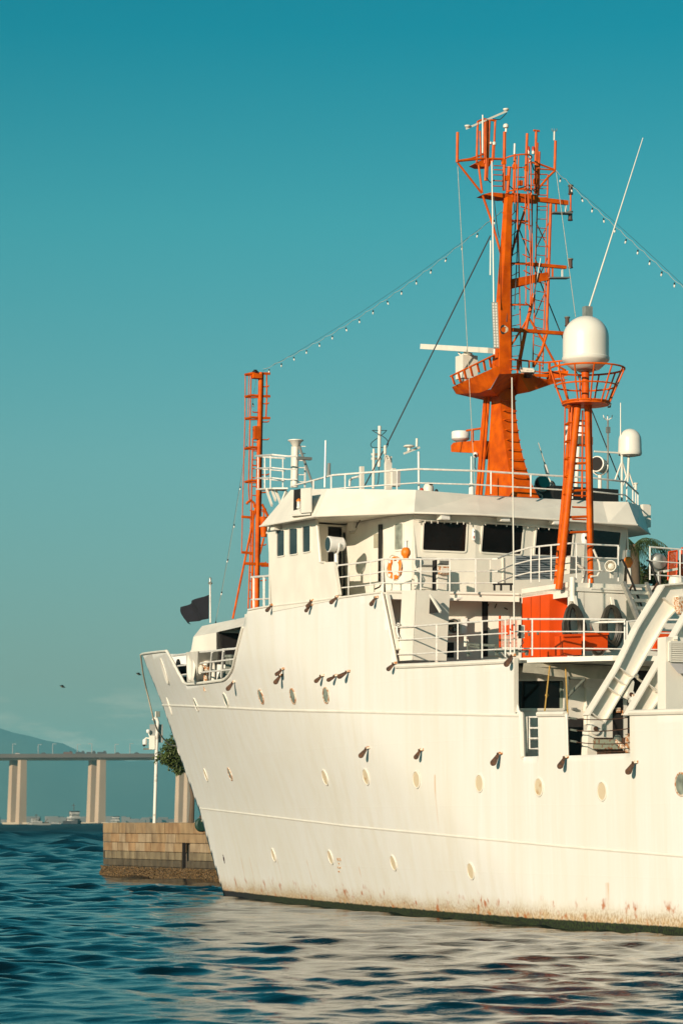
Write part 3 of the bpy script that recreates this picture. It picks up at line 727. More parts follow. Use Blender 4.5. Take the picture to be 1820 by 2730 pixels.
part(MB().prism([Vector((22.5, -5.3, ZU)), Vector((22.75, -5.3, ZU)), Vector((22.75, -5.3, ZB - .1)), Vector((22.5, -5.3, ZB - .1))], (0, .05, 0)), 'wall_return', white, udh)
# white stanchion post of the side plating, with the dark passage behind it
part(MB().prism([P(Q7(190, 60), t=-5.45), P(Q7(335, 45), t=-5.45), P(Q7(300, 745), t=-5.45), P(Q7(155, 755), t=-5.45)], (0, .05, 0)), 'side_pillar', white)
part(MB().prism([P(Q7(335, 48), t=-5.45), P(Q7(335, 48), t=-5.45) + Vector((.08, 1.1, 0)), P(Q7(300, 745), t=-5.45) + Vector((.08, 1.1, 0)), P(Q7(300, 745), t=-5.45)], (-.05, 0, 0)), 'side_pillar', white)
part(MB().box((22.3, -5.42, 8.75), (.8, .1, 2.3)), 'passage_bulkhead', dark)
part(MB().bar(P(Q7(45, 90), t=-5.5), P(Q7(155, 640), t=-5.5), .10, .10), 'frame_bar', white); part(MB().bar(P(Q7(470, 95), t=-5.2), P(Q7(575, 268), t=-5.2), .05, .08), 'flap_stay', white)
part(MB().prism([P(Q7(440, 95), t=-5.0), P(Q7(468, 92), t=-5.0), P(Q7(570, 268), t=-5.0), P(Q7(430, 285), t=-5.0)], (0, .03, 0)), 'shade_flap', dark)
# upper deck railing on the port side and across
ru = [P(Q7(62, 420), t=-5.5), P(Q7(310, 410), t=-5.5), P(Q7(765, 375), t=-5.5), P(Q7(1235, 342), t=-5.5)]
railing(ru, 1.06, [0.42, 0.60, 0.80, 0.985], mids=(.36, .78), pw=.075, flat=True)
rv = [P(R5(175, 152), z=8.68), P(R5(760, 152), z=8.68), P(R5(1105, 157), z=8.68)]
railing(rv, 1.05, [0.0, 0.19, 0.63, 0.99], mids=(.34, .80))
part(MB().path([P(R5(x, y), z=8.6) for x, y in ((830, 262), (822, 180), (1100, 172))], .03, 6), 'railing_gate', whiterail, None, True)
rw = [P(T3(450, 1420), s=33.0), P(T3(760, 1385), s=33.0), P(T3(1437, 1388), s=33.4), P(T3(2000, 1392), s=33.6)]
railing(rw, 1.05, [0.0, 1.0], mids=(.36, .80))
# upper deck aft edge and the canvas roof under it
e0, e1, e2 = P(R5(225, 452), z=ZU), P(R5(1000, 445), z=ZU), P(R5(1560, 450), z=ZU)
e0 = Vector((s_end, -5.5, ZU + .02))
part(MB().prism([e0, e1, e2, e2 + Vector((-2.5, .8, 0)), Vector((29, -1, ZU)), Vector((29, -5.4, ZU))], (0, 0, -.14)), 'upper_deck_aft', white)
part(MB().bar(P(R5(350, 482), z=7.42), P(R5(1000, 492), z=7.42), .08, .10), 'deck_edge_beam', white)
# ------------------------------------------------------------------ ship: roof, masts and antennas
ZR = 13.25
# roof railing
rr_ = [P(R3(430, 828), t=-5.3), P(R3(560, 790), t=-5.3), P(R3(700, 752), t=-5.3), P(R3(880, 738), t=-4.9), P(V7(740, 511), z=13.93), P(V7(1370, 530), z=13.93), P(R2(790, 1032), z=13.93), P(R2(1060, 1048), z=13.93), P(R2(1240, 1068), z=13.93), P(R2(1312, 1135), z=13.9)]
railing(rr_[2:], .70, [0.04, 0.175, 0.40, 0.505, 0.615, 0.80, 0.905, 0.955, 0.999], mids=(.62,), r=.032, pw=.06)
railing([rr_[0] + Vector((0, 0, .02)), rr_[1], rr_[2]], 0.5, [0.55, 0.97], mids=(), r=.03, pw=.07)
part(MB().path([P(V7(45, 690), t=-4), P(V7(48, 630), t=-4), P(V7(75, 605), t=-4), P(V7(140, 590), t=-4)], .04, 6), 'roof_pipe', whiterail, None, True)
part(MB().box(P(V7(172, 640), t=-4), (.12, .12, .95)), 'roof_post', white)

# lookout basket on the wing, with its white post and grey stay
tB = -5.0
bk = [P(V1(830, 1055), t=-4.6), P(V1(1060, 1038), t=tB - .3), P(V1(1185, 1052), t=tB - .5), P(V1(1290, 1055), t=-5.2)]
railing([P(V1(x, y), t=tt) for x, y, tt in ((1150, 1082, -4.0), (905, 1065, -4.0), (830, 1055, -4.4), (1020, 1042, -5.6), (1180, 1058, -5.3), (1290, 1058, -5.0))], 1.12, [0.02, 0.22, 0.40, 0.62, 0.80], mids=(.38, .68), r=.034, pw=.055)
bp_ = [P(V1(x, y), t=tt) for x, y, tt in ((835, 1412, -4.5), (1020, 1402, -5.6), (1185, 1402, -5.3), (1160, 1425, -4.0), (900, 1420, -4.0))]
part(MB().prism(bp_, (0, 0, -.05)), 'lookout_platform', white)
for a, b in (((950, 1420), (1010, 1600)), ((1045, 1415), (1105, 1580)), ((1170, 1440), (1118, 1575)), ((1010, 1430), (1050, 1540))):
    part(MB().bar(P(V1(*a), t=-5.2), P(V1(*b), t=-5.4), .06, .09), 'platform_strut', white)
wp = thing('white_pedestal_post', 'white roof post with flat plate top beside the lookout basket', 'post', P(V1(1262, 1400), t=-4.6))
q0, q1 = P(V1(1262, 1400), t=-4.6), P(V1(1272, 880), t=-4.6)
MB().tube(q0, q1, .105, n=12).build('column', white, wp, True)
MB().bar(q0 + Vector((-.1, -.06, 0)), lerp(q0, q1, .87) + Vector((-.1, -.06, 0)), .07).build('side_tube', white, wp)
MB().lathe([(.08, -.26), (.2, -.06), (.26, -.03), (.26, 0.0)], q1, n=16).build('flat_top', white, wp, True)
for k in range(6):
    q = lerp(q0, q1, .12 + .15 * k); MB().bar(q, q + Vector((.1, .32, 0)), .03).build('step', whiterail, wp)
MB().bar(lerp(q0, q1, 0) + Vector((.1, .32, 0)), lerp(q0, q1, .55) + Vector((.1, .32, 0)), .045).build('ladder_stile', whiterail, wp)
MB().tube(P(V1(1305, 935), t=-4.5), P(V1(1468, 1400), t=-4.5), .045).build('stay', grey, wp, True)
MB().box(P(V1(1365, 1082), t=-4.5), (.16, .5, .09)).build('clamp', grey, wp)

def whip(p0, p1, r0, r1, nm, label, m=cream, base_m=None, **kw):
    a, b = P(p0, **kw), P(p1, **kw)
    t_ = thing(nm, label, 'antenna', a)
    MB().tube(a, b, r0, r1, n=6).build('rod', m, t_, True)
    if base_m: MB().tube(a - Vector((0, 0, .05)), a + (b - a).normalized() * .35, r0 * 2.2, r0 * 1.8, n=8).build('mount', base_m, t_, True)
    return t_
whip(R3(650, 832), R3(656, 525), .03, .028, 'pole_antenna', 'plain white pole standing behind the sloping roof rail', whitep, s=19.5)
o = whip(R3(675, 745), R3(678, 680), .03, .025, 'stub_antenna', 'short stub antenna right behind the plain white pole', whitep, grey, s=19.5)
# helical antenna with loops
ha = thing('helical_antenna', 'white tube antenna with thin wire helix loops on the roof', 'antenna', P(V7(292, 710), s=19.5))
MB().tube(P(V7(292, 715), s=19.5), P(V7(296, 345), s=19.5), .045, n=8).build('mast', white, ha, True)
MB().tube(P(V7(297, 350), s=19.5), P(V7(297, 300), s=19.5), .035, n=8).build('spike', white, ha, True)
MB().tube(P(V7(352, 488), s=19.5), P(V7(358, 62), s=19.5), .053, n=12).build('tube', cream, ha, True)
for yy in (358, 403): MB().bar(P(V7(275, yy), s=19.4), P(V7(375, yy), s=19.4), .05, .07).build('clamp', white, ha)
for ph in (0, 1):
    pts = []
    for k in range(25):
        f_ = k / 24; yy = 107 + 178 * f_; w = 75 * math.cos(math.pi * f_) * (1 if ph == 0 else -1)
        q = P(V7(357 + w, yy), s=19.5); pts.append(q + Vector((.35 * math.sin(math.pi * f_) * (1 if ph else -1), 0, 0)))
    MB().path(pts, .012, 5).build('wire_loop', wirem, ha, True)
for yy in (107, 285): MB().tube(P(V7(283, yy), s=19.5), P(V7(433, yy), s=19.5), .011, n=5).build('wire_loop', wirem, ha, True)
MB().path([P(V7(x, y), s=19.5) for x, y in ((350, 490), (352, 560), (345, 640), (332, 690))], .014, 5).build('cable', wirem, ha, True)
# insulator column and board
ib = thing('insulator_post', 'white board post carrying a ribbed cream insulator for the aerial wire', 'post', P(V7(455, 715), s=20.0))
MB().prism([P(V7(425, 722), s=20), P(V7(425, 378), s=20), P(V7(487, 378), s=20), P(V7(487, 722), s=20)], (-.12, 0, 0)).build('board', white, ib)
c = P(V7(415, 345), s=20.1)
MB().lathe([(.015, -.06), (.05, -.01)] + [(.052 if k % 2 else .043, .015 + k * .025) for k in range(9)] + [(.03, .25)], c, n=12).build('insulator', cream, ib, True)
MB().path([P(V7(x, y), s=20.1) for x, y in ((415, 375), (440, 372), (458, 395), (458, 420))], .03, 6).build('bracket', white, ib, True)
cab = thing('roof_cabinet', 'pale grey equipment cabinet with white side beside the insulator post', 'cabinet', P(V7(535, 690), s=20.2))
MB().prism([P(V7(515, 505), s=20.2), P(V7(577, 540), s=20.2), P(V7(575, 692), s=20.2), P(V7(515, 688), s=20.2)], (-.25, 0, 0)).build('case', mat('cabinet_grey', (.5, .47, .46), .6), cab)
MB().bar(P(V7(503, 505), s=20.2), P(V7(503, 690), s=20.2), .13, .1).build('door_edge', white, cab)
# GPS arm
gp = thing('gps_antenna_arm', 'white post with slanted arm carrying a flat disc antenna', 'antenna', P(V7(768, 720), s=21.3))
MB().tube(P(V7(768, 730), s=21.3), P(V7(765, 330), s=21.3), .036, n=10).build('post', whitep, gp, True)
MB().bar(P(V7(612, 350), s=21.3), P(V7(775, 285), s=21.3), .06, .06).build('arm', cream, gp)
c = P(V7(665, 290), s=21.3)
MB().lathe([(.04, -.10), (.06, -.08), (.05, 0), (.17, .03), (.175, .06), (.14, .085), (.01, .095)], c, n=20).build('disc', cream, gp, True)
MB().tube(P(V7(745, 278), s=21.3), P(V7(747, 192), s=21.3), .038, n=10).build('stub', cream, gp, True)
# ventilator head and small lamps at the roof edge
c = P(V7(868, 740), s=21.6)
vt = thing('roof_ventilator', 'round white ventilator head with a dark opening on the roof edge', 'ventilator', c)
MB().lathe([(.165, -.05), (.17, .09), (.15, .16), (.09, .25), (.02, .28)], c, n=20).build('cowl', cream, vt, True)
MB().disc(c + Vector((.11, .02, .19)), (.75, .05, .6), .07, .055, th=.02).build('opening', dark, vt)
MB().disc(c + Vector((.11, .02, .185)), (.75, .05, .6), .085, .07, th=.015).build('opening_rim', cream, vt)
c = P(V7(798, 732), s=21.8); tag(MB().lathe([(.06, -.04), (.06, .02), (.04, .06), (.01, .075)], c, n=12).build('red_roof_lamp', redl, None, True, base=c), 'small red lamp beside the roof ventilator', 'lamp')
c = P(V7(951, 745), s=21.8); tag(MB().lathe([(.06, -.06), (.06, .02), (.04, .06), (.01, .075)], c, n=12).build('black_roof_lamp', black, None, True, base=c), 'small black lamp beside the roof ventilator', 'lamp')

# main mast -------------------------------------------------------------
def ring(reg_, y, xl, xm, xr, w, L_, t0):
    pm = P(reg_(xm, y), t=t0); pr = Vector((pm.x, t0 + w, pm.z)); pl = Vector((pm.x - L_, t0, pm.z))
    return [pl, pm, pr, Vector((pm.x - L_, t0 + w, pm.z))]
tm = 0.12
rings = []
for y, a, b, c_ in ((1200, 436, 613, 790), (1155, 440, 610, 765), (1080, 452, 598, 722), (1000, 460, 585, 692), (920, 466, 572, 668), (850, 470, 560, 652), (700, 480, 540, 630), (540, 488, 530, 622)):
    rings.append(ring(R2, y, a, b, c_, (c_ - b) / 2.1189 / 84.5 / .89, (b - a) / 2.1189 / 84.5 / .49, tm))
main_mast = part(MB().loft(rings), 'main_mast', orange, None)
rings = []
for y, a, b, c_ in ((1560, 483, 530, 602), (1400, 497, 533, 600), (1200, 508, 538, 596), (900, 531, 560, 596), (560, 556, 577, 606)):
    rings.append(ring(R1, y, a, b, c_, (c_ - b) / 2.1189 / 84.0 / .89, (b - a) / 2.1189 / 84.0 / .49, tm + .02))
part(MB().loft(rings), 'upper_column', orange, main_mast)
sM = rings[0][1].x; sMt = rings[-1][1].x
for k, y in enumerate((608, 665, 718, 775, 830, 885, 940, 992, 1040, 1090)):      # rungs on the aft face
    x0, x1 = (540 + (y - 608) * .15, 605 + (y - 608) * .16)
    a, b = P(R2(x0 - 2, y), t=tm + .05), None
    r_ = [r for r in rings]; pm = P(R2(np.interp(y, [540, 700, 850, 1000, 1155], [530, 540, 560, 585, 610]), y), t=tm)
    w = np.interp(y, [540, 850, 1000, 1155], [.58, .58, .68, .98]); zc = pm.z
    p0 = Vector((pm.x + .12, tm + .08, zc)); p1 = Vector((pm.x + .12, tm + min(w - .06, .6), zc))
    part(MB().path([p0 - Vector((.2, 0, 0)), p0, p1, p1 - Vector((.2, 0, 0))], .022, 6), 'rung', orange, main_mast, True)
for x0, x1, r in ((428, 455, .05), (445, 470, .05), (418, 446, .035)):                # cable pipes up the forward edge
    part(MB().path([P(R2(x0 - 18, 1150), t=tm - .05), P(R2(x0 - 8, 1030), t=tm - .05), P(R2(x0 + 6, 850), t=tm - .05), P(R2(x1 + 2, 570), t=tm - .05)], r, 8), 'cable_pipe', orange, main_mast, True)
# small radar bracket and scanner
sbk = 20.6
part(MB().prism([P(R2(*p), t=tm + .05) for p in ((256, 865), (258, 900), (375, 905), (405, 925), (425, 940), (425, 835), (390, 836), (270, 848))], (0, .35, 0)), 'radar_bracket', orange, main_mast)
part(MB().path([P(R2(*p), t=tm) for p in ((345, 780), (425, 768), (430, 790))], .035, 6), 'bracket_rail', orange, main_mast, True); part(MB().bar(P(R2(378, 780), t=tm), P(R2(378, 840), t=tm), .07), 'bracket_post', orange, main_mast)
c = P(R2(312, 838), t=tm + .2)
rdm = thing('small_radar', 'flat round white radar dome on an orange mast bracket', 'radar', c)
MB().lathe([(.16, -.02), (.28, .04), (.305, .07), (.31, .28), (.29, .31), (.01, .32)], c, n=28).build('radome', whitep, rdm, True)
MB().lathe([(.12, -.1), (.2, .0)], c, n=16).build('foot', grey, rdm, True)
c = P(R2(395, 918), t=tm - .05); cc = thing('mast_camera', 'white ball camera hanging under the radar bracket', 'camera', c)
MB().lathe([(.03, .1), (.085, .06), (.09, 0), (.055, -.08), (.01, -.09)], c, n=14).build('ball', whitep, cc, True); MB().disc(c + Vector((.06, -.04, -.02)), (.9, -.4, -.2), .045, th=.03).build('lens', black, cc)
MB().path([c + Vector((0, 0, -.1)), c + Vector((0, -.02, -.4)), c + Vector((.05, .12, -.7))], .015, 5).build('cable', wirem, cc, True)

# radar platform: tray forward of the mast, wing to starboard
zt_ = 17.2
pl = [P(T4(20, 1422), z=zt_), P(T4(640, 1137), z=zt_), P(T4(682, 1142), z=zt_), P(R2(800, 455), z=zt_), P(R2(915, 440), z=zt_)]
ctr = Vector((21.3, .5, 0))
tray_t = [P(T4(20, 1422), t=-.75), P(T4(190, 1338), t=-.9), P(T4(640, 1137), t=-1.1), P(T4(684, 1142), t=-1.0), ]
tray_b = [P(T4(78, 1518), t=-.55), P(T4(400, 1503), t=-.65), P(T4(560, 1440), t=-.75), P(T4(676, 1242), t=-.95)]
platform = part(MB().add(tray_t + tray_b, [(0, 1, 5, 4), (1, 2, 6, 5), (2, 3, 7, 6)]), 'radar_platform', orange, main_mast)
far_t = [P(R2(915, 470), t=2.2), P(R2(700, 430), t=1.9)]
und = [tray_b[0], tray_b[1], P(T4(560, 1452), t=-.6), tray_b[3], P(R2(640, 455), t=.5), P(R2(800, 490), t=1.7), P(R2(920, 490), t=2.0), P(R2(820, 520), t=1.9), P(R2(700, 562), t=1.0), P(R2(630, 575), t=.75), Vector((20.0, 1.0, 16.55))]
part(MB().add(und, [(0, 1, 2, 10), (2, 3, 4, 10), (4, 5, 8, 9), (5, 6, 7, 8), (4, 9, 10)]), 'platform_underside', orange, main_mast)
part(MB().prism([P(R2(800, 458), t=1.8), P(R2(920, 440), t=2.0), P(R2(915, 470), t=2.0), P(R2(800, 497), t=1.8)], (-.05, 0, 0)), 'platform_edge', orange, main_mast)
part(MB().prism([P(R2(620, 455), t=.6), P(R2(805, 460), t=1.75), P(R2(805, 478), t=1.75), P(R2(620, 470), t=.6)], (-.05, 0, 0)), 'platform_edge', orange, main_mast)
part(MB().path([P(T4(0, 1272), t=-.75), P(T4(190, 1180), t=-.9), P(T4(610, 975), t=-1.1)], .03, 6), 'platform_rail', orange, main_mast, True)
for (a, b), (c_, d) in zip(((20, 1265), (108, 1220), (190, 1178), (275, 1135), (370, 1090), (460, 1048), (545, 1005)), ((60, 1385), (140, 1350), (220, 1310), (308, 1270), (400, 1215), (485, 1190), (565, 1150))):
    part(MB().bar(P(T4(a, b), t=-.95), P(T4(c_, d), t=-.95), .09, .03, (1, .3, 0)), 'rail_post', orange, main_mast)
part(MB().prism([P(T4(630, 880), t=-.9), P(T4(665, 880), t=-.9), P(T4(665, 1140), t=-.9), P(T4(610, 1110), t=-.9)], (-.08, .05, 0)), 'rail_end_plate', orange, main_mast)
ra = [P(R2(535, 380), t=.3), P(R2(605, 378), t=.6), P(R2(790, 396), t=1.7), P(R2(900, 384), t=2.0)]
part(MB().path(ra, .03, 6), 'platform_rail', orange, main_mast, True); part(MB().path([p - Vector((0, 0, .32)) for p in ra], .022, 6), 'platform_rail', orange, main_mast, True)
for f_ in (.05, .25, .42, .58, .74, .9):
    g_, _ = along(ra); p = g_(f_); part(MB().bar(p, p - Vector((0, 0, .55)), .05, .03), 'rail_post', orange, main_mast)
# bar radar
c = P(R2(345, 450), t=-.1)
br = thing('bar_radar', 'long white bar radar scanner on the orange mast platform', 'radar', c)
MB().box(c + Vector((0, 0, .15)), (.5, .55, .75)).build('gearbox', cream, br)
MB().lathe([(.22, .5), (.24, .56), (.1, .62), (.1, .68)], c, n=16).build('turntable', cream, br, True)
a, b = P(R2(100, 306), t=-.1), P(R2(480, 330), t=-.1)
a, b = c + (a - c), c + (b - c)
MB().bar(P(R2(100, 305), t=-.25), P(R2(482, 328), t=-.25), .22, .17).build('scanner_bar', cream, br)
MB().bar(c + Vector((-.28, -.05, .62)), P(R2(300, 340), t=-.2), .09, .05).build('yoke_arm', cream, br); MB().bar(c + Vector((.12, -.05, .62)), P(R2(370, 345), t=-.2), .09, .05).build('yoke_arm', cream, br)
MB().lathe([(.2, -.55), (.24, -.22)], c, n=12).build('pedestal', grey, br, True)
# floodlight under platform
c = P(T4(1070, 1230), t=.9)
fl = thing('mast_floodlight', 'dark glass floodlight with white fins under the mast platform', 'floodlight', c)
MB().prism([P(T4(955, 1175), t=.9), P(T4(1165, 1190), t=.9), P(T4(1100, 1300), t=.9), P(T4(1000, 1290), t=.9)], (.16, -.02, -.02)).build('housing', alum, fl)
MB().prism([P(T4(1030, 1215), t=.72), P(T4(1155, 1215), t=.72), P(T4(1100, 1300), t=.72), P(T4(1000, 1290), t=.72)], (.02, -.01, 0)).build('lens', glassd, fl)
for k in range(10): MB().bar(P(T4(980 + 18 * k, 1160 + k * 1.5), t=.75), P(T4(1000 + 18 * k, 1200 + k * 1.5), t=.75), .03, .09).build('fin', cream, fl)

# lattice gear on the mast: everything stands in the athwart plane of the mast
sP = sM - .05
def M4(x, y): return P(V4(x, y), s=sP)
def M1(x, y): return P(R1(x, y), s=sP)
def M2(x, y): return P(R2(x, y), s=sP)
def M5(x, y): return P(V5(x, y), s=sP)
def mt(pts, r, name, m=orange, par=None, off=0.0):
    return part(MB().path([p + Vector((off, 0, 0)) for p in pts], max(r * .70, .018), 6), name, m, par or main_mast, True)
def ladder(a0, a1, b0, b1, nr, name, r=.022, off=0.0):
    L0 = MB().path([p + Vector((off, 0, 0)) for p in (a0, a1)], r, 6); L0.path([p + Vector((off, 0, 0)) for p in (b0, b1)], r, 6)
    root = L0.build(name, orange, ship, True)
    for k in range(nr):
        f_ = (k + .5) / nr; MB().tube(lerp(a0, a1, f_) + Vector((off, 0, 0)), lerp(b0, b1, f_) + Vector((off, 0, 0)), r * .62, n=5).build('rung', orange, root)
    return root
ld = ladder(M1(598, 640), M2(598, 445), M1(632, 600), M2(655, 445), 16, 'mast_ladder')
ladder(M1(752, 440), M1(742, 640), M1(805, 440), M1(800, 640), 4, 'mast_ladder')
ladder(M1(744, 610), M2(718, 420), M1(800, 610), M2(775, 440), 18, 'mast_ladder')
for y, x0, x1, dy in ((700, 572, 695, 30), (940, 578, 700, 26), (1172, 590, 690, 22)):      # cage hoops
    for sg in (1,):
        mt([M1((x0 + x1) / 2 + (x1 - x0) / 2 * math.cos(k * .5236), y - 2 + dy * .5 * math.sin(k * .5236)) + Vector((.3 * math.sin(k * .5236), 0, 0)) for k in range(13)], .03, 'cage_hoop')
for x0, x1 in ((655, 665), (675, 690), (692, 700)): mt([M1(x0 - 2, 560), M1(x1 - 6, 940), M1(x1 - 8, 1172)], .022, 'cage_bar', off=.25)
for x0, y0, x1, y1 in ((700, 560, 690, 945), (606, 340, 598, 650)): mt([M1(x0, y0), M1(x1, y1)], .022, 'cage_bar', off=.2)
# tall pole on the starboard side, cross arms
mt([M1(820, 600), M1(798, 1270), M2(800, 225)], .075, 'side_pole')
mt([M2(800, 225), M2(768, 330), M2(722, 420)], .07, 'side_pole')
mt([M2(690, 150), M2(655, 330), M2(635, 430)], .09, 'brace'); mt([M1(722, 1110), M1(700, 1220), M2(690, 150)], .09, 'brace')
mt([M2(690, 148), M2(615, 270), M2(545, 375)], .05, 'brace'); mt([M2(700, 148), M2(775, 270), M2(850, 410), M2(905, 440)], .055, 'brace')
def arm(pts, h, name='cross_arm'):
    return part(MB().bar(pts[0], pts[1], .12, h), name, orange, main_mast)
arm((M1(600, 565), M1(740, 575)), .28); arm((M1(735, 575), M1(915, 595)), .14); arm((M1(595, 1050), M1(800, 1010)), .26); arm((M1(690, 940), M1(905, 960)), .10); arm((M2(600, 210), M2(905, 232)), .11)
part(MB().prism([M1(600, 1030), M1(690, 1010), M1(700, 1055), M1(600, 1080)], (-.1, 0, 0)), 'gusset', orange, main_mast)
for x, y, w in ((850, 580, 80), (830, 955, 90), (810, 1490, 90)):           # lantern shelves
    part(MB().bar(M1(x - 28, y + (72 if y < 700 else 65)), M1(x + w, y + (76 if y < 700 else 65)), .3, .04), 'lantern_shelf', grey, main_mast)
    for dx in (0, 55): part(MB().bar(M1(x + dx, y + 5), M1(x + dx, y + 68), .045), 'shelf_hanger', whiterail if dx else orange, main_mast)
mt([M1(932, 520), M1(932, 660)], .045, 'lantern_pole')
glassl = mat('lantern_glass', (.10, .05, .035), .1)
def lantern(p, up=True):
    c = p; part(MB().lathe([(.08, -.15), (.09, -.12), (.072, -.11), (.072, .11), (.09, .12), (.085, .15)], c, n=12), 'lantern', glassl, main_mast, True)
    part(MB().lathe([(.095, .13), (.095, .16), (.03, .18)], c, n=12), 'lantern_cap', steelg, main_mast, True)
for x, y in ((932, 522), (930, 670), (931, 938)): lantern(M1(x, y))
lantern(M2(913, 165))
# top platform and yard
part(MB().prism([M4(400, 1098), M4(500, 1072), M4(660, 1085), M4(1040, 1100), M4(1030, 1122), M4(660, 1140)], (-.45, 0, -.02)), 'top_platform', orange, main_mast)
mt([M4(75, 690), M4(390, 660), M4(650, 665)], .06, 'yard'); mt([M4(95, 685), M4(250, 660), M4(405, 605)], .045, 'yard')
mt([M4(88, 335), M4(82, 705)], .07, 'yard_post'); mt([M4(90, 712), M4(385, 1085)], .05, 'brace'); mt([M4(395, 1110), M4(500, 1410), M4(640, 1900)], .055, 'brace'); mt([M4(345, 740), M4(390, 1080)], .05, 'brace')
mt([M4(960, 1140), M4(900, 1330), M4(845, 1500), M5(730, 600)], .055, 'brace')
topframe = [((335, 205), (322, 700), .055), ((425, 180), (420, 720), .05), ((480, 190), (445, 930), .06), ((455, 190), (430, 930), .07), ((550, 195), (530, 660), .05), ((362, 320), (375, 660), .045)]
for a, b, r in topframe: mt([M4(*a), M4(*b)], r, 'top_frame')
part(MB().prism([M4(425, 180), M4(490, 190), M4(470, 660), M4(425, 660)], (-.12, 0, 0)), 'top_frame_plate', orange, main_mast)
mt([M4(335, 205), M4(410, 172), M4(560, 195)], .05, 'top_frame')
part(MB().prism([M4(300, 725), M4(405, 665), M4(520, 670), M4(480, 755), M4(370, 755)], (-.4, 0, 0)), 'top_shelf', orange, main_mast)
for x0, y0, x1, y1, r in ((665, 330, 655, 1050, .075), (942, 350, 918, 1060, .065), (1052, 315, 1040, 1090, .06), (1066, 465, 1050, 1090, .06), (1088, 575, 1075, 1110, .07), (1290, 440, 1280, 800, .065), (790, 600, 772, 1090, .055), (525, 480, 515, 700, .05), (722, 760, 700, 1090, .09)):
    mt([M4(x0, y0), M4(x1, y1)], r, 'mast_pole')
part(MB().box(M4(1056, 316), (.06, .22, .05)), 'pole_cap', orange, main_mast)
for y, xs in ((745, (530, 640)), (795, (530, 650)), (858, (530, 640)), (930, (525, 640)), (995, (525, 640)), (885, (790, 915)), (765, (680, 910)), (1025, (790, 1030)), (850, (970, 1190)), (985, (930, 1190)), (1105, (1085, 1190))):
    mt([M4(xs[0], y), M4(xs[1], y + 4)], .028, 'guard_rail')
mt([M4(1195, 855), M4(1188, 1160)], .035, 'mast_pole')
mt([M4(675 + 150 * (1 - math.cos(k * .3927)), 655 - 18 * math.sin(k * .3927) + k * 1.5) + Vector((.45 * math.sin(k * .3927), 0, 0)) for k in range(9)], .035, 'guard_ring')
mt([M4(690 + 140 * (1 - math.cos(k * .3927)), 1068 - 8 * math.sin(k * .3927) + k * 3) + Vector((.45 * math.sin(k * .3927), 0, 0)) for k in range(9)], .035, 'guard_ring')
mt([M4(760, 650), M4(745, 1070), M4(745, 1560)], .03, 'cage_bar', off=.4); mt([M4(880, 680), M4(872, 1090), M4(885, 1560)], .03, 'cage_bar', off=.4); mt([M4(945, 690), M4(955, 1100), M4(965, 1500)], .03, 'cage_bar', off=.2)
mt([M4(970, 700), M4(1090, 725), M4(1290, 800)], .05, 'yard'); mt([M4(1085, 785), M4(1285, 800)], .04, 'yard'); mt([M4(1280, 812), M4(1195, 890), M4(1085, 1020)], .05, 'brace')
# instruments on the mast top
bA = thing('antenna_bar', 'slanted white bar with a disc at each end atop the mast', 'antenna', M4(420, 190))
MB().bar(M4(195, 290), M4(690, 75), .06, .06).build('bar', cream, bA)
for p in ((682, 60), (210, 265)): MB().lathe([(.06, -.05), (.095, -.02), (.1, .015), (.06, .025)], M4(*p) + Vector((0, 0, .02)), n=14).build('disc', cream, bA, True)
MB().path([M4(690, 95), M4(650, 140), M4(605, 180), M4(520, 172)], .014, 5).build('cable', wirem, bA, True)
c = M4(680, 265); o = thing('mushroom_antenna', 'white round dome antenna on a tall orange pole end', 'antenna', c); MB().lathe([(.04, -.06), (.085, -.03), (.09, .02), (.08, .06), (.045, .09), (.01, .1)], c, n=16).build('dome', cream, o, True); MB().tube(M4(682, 285), M4(680, 340), .035, n=6).build('stub', cream, o, True)
c = M4(520, 472); o = thing('twin_ball_antenna', 'pair of small white balls on a short mast post', 'antenna', c); MB().lathe([(.02, -.07), (.065, -.045), (.07, .03), (.045, .055), (.01, .07)], c + Vector((0, .05, 0)), n=12).build('ball', cream, o, True); MB().lathe([(.02, -.05), (.05, -.03), (.05, .03), (.01, .05)], c + Vector((0, -.09, 0)), n=12).build('ball', cream, o, True)
o = whip(V4(785, 605), V4(789, 475), .033, .033, 'stub_antenna', 'short thick white stub antenna on the mast top rail', cream, None, s=sP)
o = thing('wind_sensor', 'white ultrasonic wind sensor with forked prongs on the yard end', 'sensor', M4(1276, 435)); MB().tube(M4(1274, 435), M4(1276, 325), .028, n=8).build('body', cream, o, True)
for dx in (-28, 0, 28): MB().path([M4(1276, 328), M4(1276 + dx, 315), M4(1276 + dx * 1.05, 290)], .014, 5).build('prong', grey, o, True)
for x, lab in ((957, 'red dome lamp beside a tall mast pole'), (1016, 'red dome lamp with white socket on the mast top')):
    o = thing('red_mast_lamp', lab, 'lamp', M4(x, 590)); MB().lathe([(.05, -.08), (.05, .04), (.03, .08), (.01, .09)], M4(x, 540), n=12).build('lens', redl, o, True); MB().lathe([(.04, -.03), (.05, 0), (.05, .06)], M4(x, 592), n=12).build('socket', cream, o, True)
mt([M4(957, 600), M4(985, 640), M4(975, 700)], .04, 'lamp_bracket', cream)
